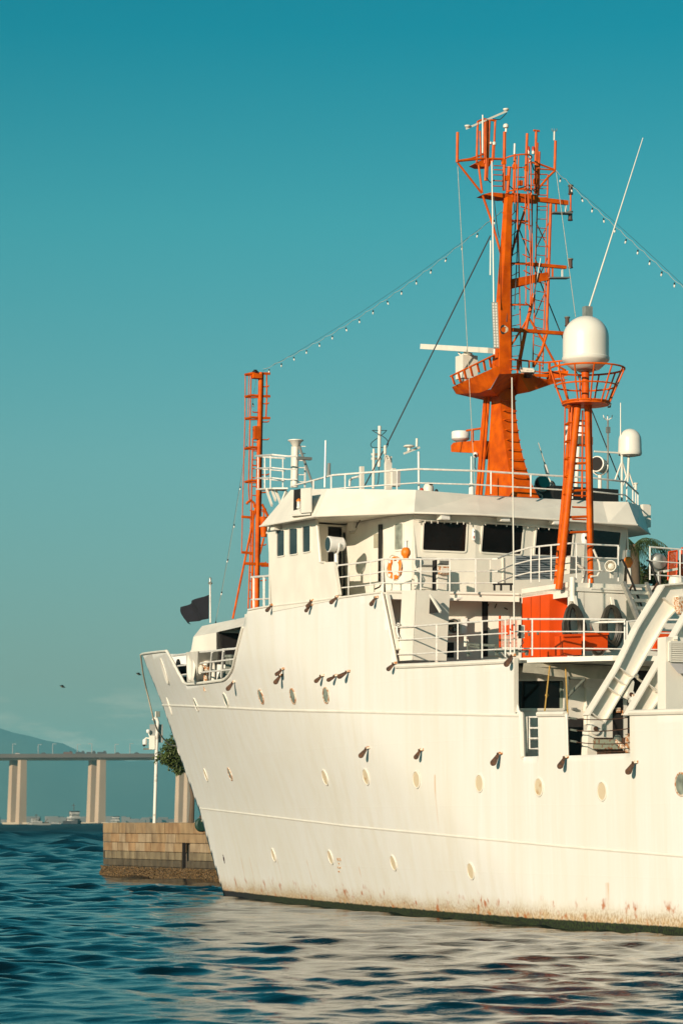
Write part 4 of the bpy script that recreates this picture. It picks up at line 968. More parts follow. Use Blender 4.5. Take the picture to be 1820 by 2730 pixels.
# white lower whips and guard board
whip(V5(532, 1140), V4(508, 690), .026, .021, 'tall_whip_antenna', 'tall white whip antenna running up the mast front', cream, None, s=sM + .35)
whip(V5(488, 800), V5(492, 375), .022, .02, 'short_whip_antenna', 'short white rod antenna clipped beside the tall whip', cream, None, s=sM + .3)
whip(V5(1018, 1075), V5(1108, 590), .02, .012, 'brace_whip_antenna', 'white whip antenna springing from the top of an orange brace', cream, None, s=sP + .1)
whip(V4(395, 590), V4(396, 122), .026, .022, 'top_rod_antenna', 'white rod antenna against the orange top frame', cream, None, s=sP + .2)
gb = thing('antenna_guard_board', 'perforated grey metal guard board strapped along the mast', 'guard board', P(T4(630, 880), t=-.55))
MB().prism([P(T4(572, 240), t=-.6), P(T4(655, 238), t=-.6), P(T4(680, 880), t=-.6), P(T4(600, 885), t=-.6)], (-.05, .03, 0)).build('board', mat('perforated_metal', (.42, .42, .36), .5, metal=.3, scale=40, var=.5), gb)
for k in range(16):
    for j in (0, 1):
        f_ = (k + .5) / 16; p = P(T4(598 + 25 * f_ + 38 * j, 250 + 620 * f_), t=-.6); MB().box(p + Vector((.01, -.012, 0)), (.03, .05, .07)).build('stud', whitep, gb)
mt([P(T4(612, 890), t=-.9), P(T4(608, 980), t=-.9)], .05, 'board_foot', white)
# coil of cable on the mast
o = thing('cable_coil', 'white coil of cable hanging on the orange mast', 'cable', P(T4(735, 620), t=-.1))
for k in range(4): MB().path([P(T4(735 + (38 + 5 * k) * math.cos(a * .5236) + 4 * k, 620 + (62 - 6 * k) * math.sin(a * .5236)), t=-.2 - .02 * k) for a in range(12)], .016, 5, True).build('loop', ropem, o, True)

# dome mast on the aft house top -------------------------------------------
zf = ZB + .14
fl0, fl1 = P(Q6(395, 735), z=10.05), P(Q6(690, 740), z=10.05)
yd = 27.75
def D6(x, y): return P(V6(x, y), s=yd)
lt, rt = D6(483, 490), D6(607, 490)
fl0 = P(Q6(398, 745), s=yd); fl1 = P(Q6(688, 745), s=yd); fl0 = fl0 + (fl0 - lt) * .07; fl1 = fl1 + (fl1 - rt) * .07
dome_mast = part(MB().tube(lt, fl0, .112, n=14), 'dome_mast', orange, None, True)
part(MB().tube(rt, fl1, .092, n=14), 'mast_leg', orange, dome_mast, True)
ctr3 = (lt + rt) / 2 + Vector((-.9, 0, 0)); part(MB().tube(ctr3 + Vector((0.3, 0, 0)), (fl0 + fl1) / 2 + Vector((-1.3, .1, 0)), .07, n=10), 'mast_leg', orange, dome_mast, True)
part(MB().tube(D6(655, 490), P(Q6(710, 460), s=yd), .032, n=8), 'cable_pipe', orange, dome_mast, True)
for y in (1250, 1605, 1950, 2150):
    part(MB().tube(D6(np.interp(y, [490, 2156], [500, 370]), y + 4), D6(np.interp(y, [490, 2156], [600, 610]), y - 4), .038, n=8), 'cross_bar', orange, dome_mast, True)
dl = MB().path([D6(548, 560), D6(540, 1700)], .03, 6).build('dome_mast_ladder', orange, ship, True)
dl2 = MB().path([D6(408, 520), D6(352, 1640)], .028, 6).build('dome_mast_ladder', orange, ship, True)
for y in (690, 755, 850, 1015, 1175, 1340, 1500, 1670, 1820, 1980): MB().tube(D6(np.interp(y, [490, 1670], [500, 420]) - 5, y), D6(590, y + 6), .028, n=5).build('rung', orange, dl)
for y in (515, 735, 965, 1190, 1420, 1650):
    x0 = np.interp(y, [500, 1650], [318, 298])
    MB().path([D6(x0 + 130, y - 20), D6(x0 + 40, y - 12), D6(x0, y + 6), D6(x0 + 60, y + 12)], .035, 5).build('hoop', orange, dl2)
for x0, x1 in ((320, 298), (370, 345)): MB().path([D6(x0, 510), D6(x0 - 10, 1100), D6(x1, 1650)], .022, 5).build('cage_bar', orange, dl2)
# basket round the dome column
cb = (D6(292, 465) + D6(882, 475)) / 2; rb_ = (D6(882, 475) - D6(292, 465)).length / 2 * .89
def hoop(c, r, tr, name, n=28): return part(MB().path([c + Vector((r * math.cos(6.2832 * k / n), r * math.sin(6.2832 * k / n), 0)) for k in range(n)], tr, 6, True), name, orange, dome_mast, True)
part(MB().lathe([(rb_, -.05), (rb_, .02), (.1, .03)], cb, n=28), 'basket_floor', orange, dome_mast, True)
hoop(cb + Vector((0, 0, .03)), rb_, .03, 'basket_ring')
cm = (D6(205, 240) + D6(975, 245)) / 2; rm = (D6(975, 245) - D6(205, 240)).length / 2 * .89; hoop(cm, rm, .026, 'basket_ring')
ct = (D6(135, 20) + D6(1070, 20)) / 2; rtp = (D6(1070, 20) - D6(135, 20)).length / 2 * .89; hoop(ct, rtp, .03, 'basket_ring')
for k in range(12):
    a = 6.2832 * (k + .3) / 12; d = Vector((math.cos(a), math.sin(a), 0))
    part(MB().path([cb + d * rb_, cm + d * rm, ct + d * rtp], .026, 6), 'basket_bar', orange, dome_mast, True)
part(MB().tube(D6(583, 480), D6(585, 20), .118, n=14), 'dome_column', orange, dome_mast, True)
for y in (75, 290): part(MB().lathe([(.125, -.04), (.125, .04)], D6(584, y), n=14), 'column_band', orange, dome_mast, True)
# arm under the basket with small shower-like fitting
part(MB().path([D6(845, 425), D6(880, 470), D6(915, 475), D6(905, 515), D6(880, 515)], .03, 6), 'hook_fitting', steelg, dome_mast, True)
# satellite dome
c = P(R2(1018, 385), s=yd); rD = (P(R2(1145, 300), s=yd) - P(R2(892, 300), s=yd)).length / 2 * .885
hD = (P(R2(1018, 133), s=yd) - P(R2(1018, 385), s=yd)).length
sdm = thing('satellite_dome', 'large white satellite dome on the tall orange two legged mast', 'satellite dome', c)
prf = [(.25, -.28), (.42, -.26), (rD * .98, -.02), (rD * 1.015, .02), (rD * 1.015, .09), (rD * .99, .11)]
hs_ = hD - rD * .95
prf += [(rD * .985, hs_)] + [(rD * .985 * math.cos(a * math.pi / 2 / 10), hs_ + rD * .95 * math.sin(a * math.pi / 2 / 10)) for a in range(1, 10)] + [(.01, hD)]
MB().lathe(prf, c, n=40).build('radome', mat('radome', (.80, .765, .68), .38, var=.05, scale=1.0), sdm, True)
for k in range(6):
    a = 1.047 * k + .3; MB().prism([c + Vector((math.cos(a) * .3, math.sin(a) * .3, -.27)), c + Vector((math.cos(a) * rD * .9, math.sin(a) * rD * .9, -.04)), c + Vector((math.cos(a) * rD * .55, math.sin(a) * rD * .55, -.16))], (.03, .03, 0)).build('rib', cream, sdm)
MB().lathe([(.2, -.34), (.3, -.27)], c, n=14).build('flange', grey, sdm, True)
whip(R2(1022, 128), R1(1340, 228), .028, .013, 'long_whip_antenna', 'very long slanted white whip antenna above the large dome', cream, None, s=yd - 1.5)
c = P(R2(1027, 112), s=yd - 1.5); tag(MB().box(c, (.2, .25, .35)).build('whip_mount', alum, None, base=c), 'perforated grey box at the foot of the long whip antenna', 'mount')
# smaller dome and its tripod, searchlights, gear behind the dome mast --------
sS = 20.5
def S6(x, y): return P(V6(x, y), s=sS)
c = S6(1165, 1130); r2_ = (S6(1312, 1000) - S6(1015, 1000)).length / 2 * .885; h2 = (S6(1165, 820) - S6(1165, 1150)).length
s2 = thing('small_satellite_dome', 'smaller white satellite dome on thin white legs on the roof', 'satellite dome', S6(1150, 1480))
MB().lathe([(.2, -.08), (r2_ * .95, -.04), (r2_ * 1.02, .03), (r2_ * .98, .15), (r2_ * .96, h2 - r2_)] + [(r2_ * .96 * math.cos(a * .19635), h2 - r2_ + r2_ * math.sin(a * .19635)) for a in range(1, 8)] + [(.01, h2)], c, n=32).build('radome', MATS['radome'], s2, True)
MB().tube(S6(1150, 1170), S6(1135, 1480), .04, n=8).build('post', white, s2, True)
for x in (1040, 1185): MB().tube(S6(1145, 1350), S6(x + 30, 1560), .025, n=6).build('leg', white, s2, True)
MB().path([S6(1195, 1160), S6(1195, 1000), S6(1215, 880), S6(1255, 845)], .012, 4).build('panel_seam', grey, s2, True)
pm = thing('roof_aerial_mast', 'white tripod mast with thin whip beside the smaller dome', 'mast', S6(1060, 1660))
MB().tube(S6(1060, 1740), S6(1060, 930), .04, n=8).build('tube', white, pm, True); MB().tube(S6(1043, 940), S6(1043, 460), .02, .016, n=6).build('whip', cream, pm, True)
for x, y in ((970, 1470), (1140, 1490)): MB().tube(S6(1062, 1220), S6(x, y), .03, n=6).build('leg', white, pm, True)
wv = thing('wind_mast', 'grey instrument mast with three pronged sensor on the roof', 'mast', S6(875, 1650))
MB().tube(S6(875, 1700), S6(878, 690), .04, .03, n=8).build('tube', grey, wv, True); MB().box(S6(880, 815), (.1, .12, .2)).build('sensor_body', grey, wv); MB().bar(S6(700, 1095), S6(1030, 1115), .05).build('arm', white, wv)
for dx in (-50, 0, 55): MB().path([S6(874, 690), S6(874 + dx, 655), S6(874 + dx * 1.1, 620)], .02, 5).build('prong', whitep, wv, True)
def searchlight(c, d, r, ln, nm, label, m=white, lens=glassd, stand=.6, r_y=None):
    d = Vector(d).normalized(); t_ = thing(nm, label, 'searchlight', c - Vector((0, 0, stand)))
    MB().lathe([(r * .5, -ln), (r * .9, -ln * .85), (r, -ln * .2), (r * 1.06, -.02), (r * 1.06, .04), (r * .92, .05)], c, d, n=24).build('drum', m, t_, True)
    MB().disc(c + d * .03, d, r * .92, th=.03).build('lens', lens, t_)
    x = Vector((0, 0, 1)).cross(d).normalized()
    MB().path([c - d * ln * .45 + x * r * 1.15 * math.cos(k * .3927) - Vector((0, 0, 1)) * r * 1.3 * math.sin(k * .3927) for k in range(9)], .035, 6).build('yoke', m, t_, True)
    MB().tube(c - d * ln * .45 - Vector((0, 0, r * 1.3)), c - d * ln * .45 - Vector((0, 0, stand)), .07, n=10).build('stand', m, t_, True)
    return t_
searchlight(S6(735, 1260), Vector((.55, -.80, .05)), .25, .55, 'roof_searchlight', 'big white searchlight drum with dark lens behind the orange legs', white, dark, 1.35)
c = P(R2(775, 1080), s=20.5); searchlight(c, (.6, -.5, .1), .26, .35, 'roof_floodlamp', 'round lamp with pale lens behind the roof rail by the mast foot', white, glassb, .8)
searchlight(S6(145, 1540) , (.8, .35, .2), .15, .18, 'roof_spot_lamp', 'small dark round lamp beside the pale roof lamp', steelg, glassb, .7)
o = thing('roof_bin', 'low black box between the roof rail and orange legs', 'box', S6(480, 1740)); MB().box(S6(470, 1690), (1.2, 2.5, .5)).build('case', black, o); MB().box(S6(500, 1630) , (.6, 2.0, .1)).build('lid', steelg, o)
cl = thing('grey_camera_unit', 'grey and white camera housing high behind the orange ladder cage', 'camera', S6(490, 1560))
MB().tube(S6(462, 1590), S6(492, 1040), .07, n=10).build('post', white, cl, True); MB().box(S6(550, 960), (.4, .55, .25)).build('body', steelg, cl); MB().lathe([(.16, 0), (.17, .3), (.1, .45), (.02, .48)], S6(520, 900), n=16).build('dome', whitep, cl, True); MB().box(S6(370, 890), (.2, .22, .6)).build('panel', whitep, cl)
c = S6(1240, 1600); o = thing('roof_vent_pipe', 'slim white vent pipe with mushroom cap at the roof corner', 'vent', c); MB().tube(c, S6(1240, 1520), .05, n=8).build('pipe', white, o, True); MB().lathe([(.02, -.03), (.085, -.015), (.085, .015), (.02, .03)], S6(1240, 1515), n=14).build('cap', cream, o, True)
for x0, y0, x1, y1, lab in ((0, 1000, 100, 1400, 'thin slanted whip antenna near the mast foot'),): whip(V6(x1, y1), V6(x0 - 30, y0 - 20), .03, .015, 'roof_whip_antenna', lab, cream, whitep, s=sS)
c0 = V7(1318, 775); whip(c0, V7(1315, 380), .045, .025, 'roof_antenna_post', 'white antenna post beside the small radar bracket', cream, whitep, s=21.9)

# tall white pole in front of everything (carries lamps over the aft deck)
dp = part(MB().tube(P(Q7(1308, 680), s=30.9), P(R2(601, 480), s=30.9), .024, .018, n=8), 'deck_pole', cream, None, True)
# foremast ---------------------------------------------------------------
sF = 3.3
def G1(x, y): return P(V1(x, y), s=sF)
def G2(x, y): return P(V2(x, y), s=sF)
foremast = part(MB().path([G1(888, 135), G1(870, 900), G1(860, 1450), G2(1005, 1000), G2(1000, 1900)], .09, 10), 'foremast', orange, None, True)
part(MB().path([G1(912, 140), G1(898, 800), G1(890, 1450), G2(1035, 900), G2(1020, 1900)], .035, 6), 'shaded_track', mat('dark_orange', (.35, .05, .006), .6), foremast, True)  # track in a darker orange, its shade put into the colour
part(MB().path([G2(955, 300), G2(935, 1900)], .05, 8), 'cable_pipe', orange, foremast, True)
part(MB().path([G2(970, 260), G2(965, 200), G2(925, 165), G2(880, 195), G2(872, 215)], .05, 8), 'goose_neck', orange, foremast, True)
fcage = MB().path([G1(718, 160), G1(715, 640), G1(705, 970), G1(690, 1568), G2(805, 850)], .02, 6).build('foremast_ladder', orange, ship, True)
for pts, r in ((((782, 170), (770, 640), (755, 1400), (765, 1568)), .026), (((758, 165), (752, 400), (748, 620)), .016)):
    MB().path([G1(*p) for p in pts], r, 6).build('cage_bar', orange, fcage)
MB().path([G1(800, 860), G1(785, 1568), G2(915, 900), G2(890, 1580)], .03, 6).build('stile', orange, fcage)
for y in (155, 398, 640, 968, 1335):
    MB().path([G1(712, y + 6), G1(790, y - 12), G1(862, y - 8)], .05, 5).build('hoop', orange, fcage); MB().path([G1(720, y + 10), G1(800, y + 14), G1(865, y + 12)], .03, 5).build('hoop', orange, fcage)
for y in (380, 845): MB().bar(G2(805, y), G2(950, y + 12), .07, .09).build('hoop', orange, fcage)
for k in range(7): MB().tube(G1(800, 900 + 98 * k), G1(845, 902 + 98 * k), .022, n=5).build('rung', orange, fcage)
for k in range(11): MB().tube(G2(912 - k, 300 + 115 * k), G2(955 - k * 2, 302 + 115 * k), .02, n=5).build('rung', orange, fcage)
for y in (292, 480, 680, 875, 1262, 1455): part(MB().path([G1(900, y), G1(965, y), G1(978, y - 12)], .026, 5), 'step_hook', orange, foremast, True)
for y in (575, 770, 1160): part(MB().path([G1(860, y), G1(808, y), G1(798, y - 10)], .026, 5), 'step_hook', orange, foremast, True)
for y in (65, 290, 750, 985, 1215): part(MB().path([G2(1050, y), G2(1110, y), G2(1125, y - 12)], .026, 5), 'step_hook', orange, foremast, True)
for y in (148, 398, 638): part(MB().bar(G1(905, y), G1(990, y), .06, .09), 'step_bar', orange, foremast)
part(MB().path([G1(952, 150), G1(955, 400), G1(945, 630)], .03, 5), 'step_rail', orange, foremast, True)
part(MB().lathe([(.11, -.04), (.12, 0), (.06, .04), (.07, .06)], G1(828, 125), n=14), 'top_lamp', black, foremast, True); part(MB().box(G1(838, 180), (.3, .35, .16)), 'top_bracket', orange, foremast)
part(MB().tube(G2(1000, 205), G2(690, 1712), .042, n=8), 'strut', orange, foremast, True)
part(MB().tube(G2(1070, 215), G2(1200, 480), .05, n=8), 'strut', orange, foremast, True); part(MB().tube(G2(1095, 660), G2(1040, 870), .04, n=8), 'strut', orange, foremast, True)
part(MB().bar(G2(850, 990), G2(1230, 1010), .12, .1), 'yard', orange, foremast); part(MB().bar(G2(1060, 1022), G2(1230, 1025), .1, .07), 'yard', orange, foremast)
part(MB().box(G1(835, 800), (.2, .18, .5)), 'junction_box', orange, foremast)
c = G2(1050, 655); cn = thing('orange_canister', 'orange tapered canister hung on the lattice foremast', 'canister', c)
hC = (G2(1050, 395) - c).length; MB().lathe([(.11, 0), (.16, hC * .97), (.175, hC * .97), (.175, hC), (.05, hC + .02)], c + Vector((.3, 0, 0)), n=20).build('body', orange, cn, True); MB().path([c + Vector((.3, 0, hC)), c + Vector((.3, 0, hC + .25)), c + Vector((.3, -.08, hC + .2))], .03, 5).build('lifting_eye', orange, cn, True)
# wing front small railing (left of the wing)
railing([G2(930, 1172) * 0 + P(V2(930, 1172), t=-4.8), P(V2(1200, 1150), t=-5.4)], 1.9, [0.12, .62], mids=(.40, .72), r=.04, pw=.1)

# stays and string lights --------------------------------------------------
def wire(a, b, r, nm, label, m=wirem, sag=0.0, n=20, cat='wire'):
    a, b = Vector(a), Vector(b); pts = [lerp(a, b, k / n) - Vector((0, 0, sag * 4 * (k / n) * (1 - k / n))) for k in range(n + 1)]
    o = MB().path(pts, r, 5).build(nm, m, None, True, base=a); tag(o, label, cat); return o
wire(M1(480, 780) , P(V7(432, 262), s=20.1), .022, 'aerial_wire', 'black aerial wire from mast to the ribbed insulator')
wire(P(V7(395, 325), s=20.1), P(V7(195, 700), s=19.8), .02, 'aerial_tail', 'short dark wire with turnbuckle below the insulator')
wire(M1(850, 415), P(R1(960, 1240), s=sP + 1), .010, 'halyard', 'thin halyard hanging from the starboard yard end', ropem)
wire(M1(295, 390), P(R2(395, 1150), s=sP), .010, 'halyard', 'thin halyard hanging from the port yard end', ropem)
wire(M1(640, 740), P(V6(1050, 1510), s=20.3), .02, 'mast_stay', 'dark stay from the mast down to the smaller dome', wirem)
wire(M1(500, 560), M5(600, 340), .015, 'mast_cable', 'slack dark cable under the mast top platform', wirem, .2)
def festoon(a, b, sag, spacing, nm, label, skip=()):
    a, b = Vector(a), Vector(b); L_ = (b - a).length; t_ = thing(nm, label, 'string lights', a)
    f = lambda k: lerp(a, b, k) - Vector((0, 0, sag * 4 * k * (1 - k)))
    n = 40
    MB().path([f(k / n) + Vector((0, 0, .16 * math.sin(math.pi * k / n))) for k in range(n + 1)], .005, 4).build('carrier_wire', wirem, t_)
    nb = int(L_ / spacing); pts = []
    for k in range(nb * 4 + 1):
        x = k / (nb * 4); pts.append(f(x) - Vector((0, 0, .05 * abs(math.sin(math.pi * x * nb)) )) + Vector((0, 0, .06)))
    MB().path(pts, .006, 4).build('cord', ropem, t_)
    for k in range(nb):
        p = f((k + .5) / nb) - Vector((0, 0, .05)); tl = Vector((random.uniform(-.3, .3), random.uniform(-.3, .3), -1)).normalized()
        MB().lathe([(.022, 0), (.025, .065)], p, tl, n=8).build('socket', black, t_, True)
        MB().lathe([(.018, .055), (.026, .08), (.028, .11), (.018, .14), (.008, .146)], p, tl, n=8).build('bulb', bulbm, t_, True)
    return t_
festoon(G1(915, 115), M4(635, 1310), .40, 1.02, 'string_lights', 'string of bulbs slung from foremast top to main mast')
e1_ = P((1820, 766), t=.6); a_ = M4(1290, 815); festoon(a_, a_ + (e1_ - a_) * 1.25, .06, .98, 'string_lights', 'string of bulbs running aft from the starboard yard end')
festoon(G1(835, 215), P(V3(960, 420), t=-.6), .55, 1.35, 'string_lights', 'string of bulbs hanging from the foremast to the bow shelter')

# more lattice and cable runs on the upper mast
for a, b in (((640, 1180), (735, 1330)), ((735, 1180), (640, 1330)), ((690, 1180), (745, 1560)), ((760, 1180), (700, 1560))): mt([M4(*a), M4(*b)], .035, 'lattice_brace')
for x0, y0, x1, y1 in ((620, 560, 592, 900), (626, 560, 605, 1200), (590, 700, 560, 1270)): mt([M1(x0, y0), M1((x0 + x1) / 2 + 4, (y0 + y1) / 2), M1(x1, y1)], .022, 'cable_run', wirem, off=.12)
for k in range(7): mt([M1(640 + 4 * k, 620 + 90 * k), M1(700 - 2 * k, 640 + 90 * k)], .03, 'cage_tie', off=.12)
for a, b in (((820, 700), (745, 850)), ((745, 700), (815, 850)), ((812, 900), (742, 1060)), ((738, 900), (806, 1060)), ((800, 1090), (735, 1250))): mt([M1(*a), M1(*b)], .026, 'lattice_brace', off=-.1)
for x, y in ((655, 700), (790, 760), (935, 780), (1060, 820), (700, 900), (860, 960), (1040, 940)): part(MB().box(M4(x, y), (.12, .12, .16)), 'junction_box', orange, main_mast)
for a, b, c_ in (((700, 1000), (760, 1050), (900, 1010)), ((930, 980), (1000, 1060), (1080, 1000)), ((420, 900), (470, 960), (520, 930)), ((970, 700), (1000, 800), (1040, 830))): mt([M4(*a), M4(*b), M4(*c_)], .016, 'loose_cable', wirem, off=.1)
# ------------------------------------------------------------------ ship: forecastle
tH = -1.7
def H3(x, y, t=tH): return P(V3(x, y), t=t)
dz_in = Vector((0, 1.0, 0))
s_a, s_post, s_op = H3(700, 560).x, H3(955, 405).x, H3(1000, 430).x
zl, zt2 = H3(830, 430).z, H3(830, 317, -.8).z
zl = 10.0; zt2 = 10.75
bow_shelter = part(MB().prism([H3(675, 700), H3(720, 450), H3(955, 405), H3(955, 780)], (0, .06, 0)), 'bow_shelter', white)
part(MB().add([H3(720, 450), H3(955, 405), H3(1060, 270, -.95), H3(825, 318, -.95)], [(0, 1, 2, 3)]), 'sloped_roof', white, bow_shelter)
part(MB().add([H3(955, 405), H3(1000, 400), H3(1040, 385), H3(1450, 292), H3(1450, 190, -.95), H3(1060, 270, -.95)], [(0, 1, 2, 3, 4, 5)]), 'sloped_roof', white, bow_shelter)
part(MB().prism([H3(955, 405), H3(1002, 400), H3(1002, 790), H3(955, 780)], (0, .25, 0)), 'corner_post', white, bow_shelter)
a = H3(825, 318, -.95); b = H3(1450, 190, -.95)
part(MB().add([a, b, b + Vector((0, 2.2, 0)), a + Vector((0, 2.2, 0))], [(0, 1, 2, 3)]), 'flat_roof', white, bow_shelter)
fa, fb = H3(675, 700), H3(720, 450)
part(MB().add([fa, fb, a, a + Vector((0, 2.2, 0)), fb + Vector((0, 3.6, 0)), fa + Vector((0, 3.6, 0))], [(0, 1, 2, 3, 4, 5)]), 'front_wall', white, bow_shelter)
part(MB().box(((s_op + 13) / 2, .9, 8.8), (13 - s_op, .1, 3.6)), 'inner_wall', dark, bow_shelter); part(MB().box((13.4, -1, 8.8), (.1, 6, 3.6)), 'inner_wall', dark, bow_shelter)  # near-black walls carry the shelter's inner shade in their colour
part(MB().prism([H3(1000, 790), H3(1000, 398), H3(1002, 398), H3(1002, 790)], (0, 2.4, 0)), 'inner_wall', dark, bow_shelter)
# cut bulwark rails and the panel with the oval fairlead
def hrail(levels, posts, name='forecastle_railing'):
    rows = [[HP(V3(*p)) + Vector((0, .07, 0)) for p in lv_] for lv_ in levels]
    root = part(MB().path(rows[0], .042, 6), name, whiterail, None, True)
    for r_ in rows[1:]: MB().path(r_, .032, 6).build('rail', whiterail, root, True)
    for a_, b_ in posts: MB().bar(HP(V3(*a_)) + Vector((0, .07, 0)), HP(V3(*b_)) + Vector((0, .07, 0)), .14, .06, (0, 1, 0)).build('post', whiterail, root)
hrail((((445, 682), (625, 660)), ((508, 808), (630, 795)), ((562, 918), (635, 908))), ())
pnl = [HP(V3(628, 640)) , HP(V3(775, 628)), HP(V3(762, 1000)), HP(V3(640, 1010))]
part(MB().prism(pnl, (0, .05, 0)), 'fairlead_panel', white)
part(MB().prism([pnl[1], pnl[1] + Vector((.06, .75, 0)), pnl[2] + Vector((.06, .75, 0)), pnl[2]], (-.03, 0, 0)), 'fairlead_panel', white)
c = HP(V3(695, 810)); nrm = Vector((-.1, -1, 0)).normalized(); x = Vector((0, 0, 1)).cross(nrm).normalized(); y = nrm.cross(x)
part(MB().loft([[c + nrm * h + x * math.cos(6.2832 * k / 24) * (.36 - d) + y * math.sin(6.2832 * k / 24) * (.52 - d) for k in range(24)] for d, h in ((-.07, .0), (0, .06), (.06, .05), (.12, .01))], cap=True), 'oval_fairlead', white, hull, True)
hrail((((780, 637), (950, 625), (1130, 602), (1200, 598), (1262, 578)), ((785, 775), (1000, 750), (1228, 722)), ((765, 890), (960, 872), (1182, 850))), (((930, 628), (900, 970)), ((1068, 612), (1040, 950))))
# forecastle gear
def gear(nm, lab, cat, base): return thing(nm, lab, cat, base)
w_ = gear('anchor_windlass', 'dark anchor windlass drum inside the bow shelter', 'windlass', Vector((4.5, -1.2, 7.15)))
MB().lathe([(.7, -.5), (.7, -.42), (.35, -.4), (.35, .4), (.7, .42), (.7, .5)], (4.6, -1.6, 7.9), (0, 1, 0), n=24).build('drum', steelg, w_, True); MB().box((4.6, -1.6, 7.35), (1.2, .9, .4)).build('bed', steelg, w_)
w_ = gear('mooring_winch', 'black mooring drum behind the forward bulwark rail', 'winch', P(V3(600, 950), t=-2.5))
c = P(V3(600, 850), t=-1.0); MB().lathe([(.4, -.25), (.4, -.2), (.2, -.18), (.2, .18), (.4, .2), (.4, .25)], c, (0.2, 1, 0), n=24).build('drum', black, w_, True); MB().box(c - Vector((0, 0, .45)), (.7, .6, .3)).build('bed', black, w_)
for i, (x, y) in enumerate(((1150, 800), (1180, 800))):
    c = P(V3(x, y + 80), t=-3.2); o = thing('bollard', ['grey mooring bollard under the dark shelter opening', 'second mooring bollard beside the shaded shelter opening'][i], 'bollard', c); MB().lathe([(.12, -.3), (.12, .5), (.16, .52), (.16, .6), (.02, .62)], c, n=14).build('post', steelg, o, True); MB().box(c - Vector((0, 0, .3)), (.5, .5, .05)).build('foot_plate', steelg, o)
c = P(V3(965, 960), t=-3.6); o = thing('gooseneck_vent', 'white gooseneck vent pipe behind the forecastle rail', 'vent', c); MB().path([c - Vector((0, 0, .3)), c + Vector((0, 0, .45)), c + Vector((0, -.05, .58)), c + Vector((0, -.18, .64)), c + Vector((0, -.3, .56)), c + Vector((0, -.32, .45))], .09, 10).build('pipe', white, o, True); MB().lathe([(.13, 0), (.13, .04)], c - Vector((0, 0, .28)), n=12).build('flange', white, o, True)
c = P(V3(870, 850), t=-3.8); o = thing('mushroom_vent', 'rusty cream mushroom vent behind the forecastle rail', 'vent', c); MB().lathe([(.08, -.8), (.08, -.1), (.22, -.06), (.22, .08), (.1, .18), (.01, .2)], c, n=16).build('stem', rustl, o, True); MB().disc(c + Vector((.05, -.2, -.02)), (0, -1, 0), .17, th=.05).build('cap_plate', cream, o)
# flag and its pole
c = P(V2(398, 1764), t=-.9); fp = thing('flag_pole', 'white pole with lamp on top standing on the bow shelter', 'pole', c)
MB().tube(P(V2(398, 1764), t=-.9), P(V2(394, 1250), t=-.9), .035, n=8).build('pole', whiterail, fp, True)
c2 = P(V2(395, 1245), t=-.9); MB().lathe([(.07, -.05), (.09, .0), (.045, .04), (.05, .18), (.02, .22)], c2, n=12).build('lamp', alum, fp, True)
fv = []; nu, nv = 14, 10
top_e = [(380, 1398), (300, 1425), (190, 1470), (95, 1520), (58, 1560)]; bot_e = [(378, 1712), (300, 1730), (225, 1742), (160, 1756), (105, 1785)]
for i in range(nu + 1):
    f_ = i / nu * 4; k = min(int(f_), 3); g = f_ - k
    tx, ty = [top_e[k][q] * (1 - g) + top_e[k + 1][q] * g for q in (0, 1)]; bx_, by_ = [bot_e[k][q] * (1 - g) + bot_e[k + 1][q] * g for q in (0, 1)]
    for j in range(nv + 1):
        h = j / nv; x_ = tx * (1 - h) + bx_ * h - 15 * math.sin(math.pi * h) * (i / nu) ** 2; y_ = ty * (1 - h) + by_ * h
        p = P(V2(x_, y_), t=-.9); w = .16 * math.sin(i * .75 + j * .28) * (i / nu) ** .7
        fv.append(p + Vector((w * .45, w * .9, 0)))
fm = MB().add(fv, [(i * (nv + 1) + j, (i + 1) * (nv + 1) + j, (i + 1) * (nv + 1) + j + 1, i * (nv + 1) + j + 1) for i in range(nu) for j in range(nv)])
fo = fm.build('flag', navy, None, True, base=P(V2(380, 1700), t=-.9)); tag(fo, 'black flag streaming from the pole on the bow', 'flag')
fo.modifiers.new('cloth', 'SOLIDIFY').thickness = .01
# mooring rope from the bow
rp_ = [(V3(70, 670), -8.2), (V3(100, 900), 0), (V3(140, 1090), 0), (Q1(1035, 165), 0), (Q1(1060, 240), 0), (Q1(1100, 300), 0), (Q1(1150, 345), 0), (Q1(1210, 357), 0)]
pts = []
for i, (p, _) in enumerate(rp_): pts.append(P(p, t=.3 + .5 * i))
sm = []
for i in range(len(pts) - 1):
    for k in range(4): sm.append(lerp(pts[i], pts[i + 1], k / 4))
sm.append(pts[-1])
mr = MB().path(sm, .035, 6).build('mooring_rope', ropem, None, True, base=pts[0]); tag(mr, 'pale mooring rope drooping from the tip of the bow', 'rope')

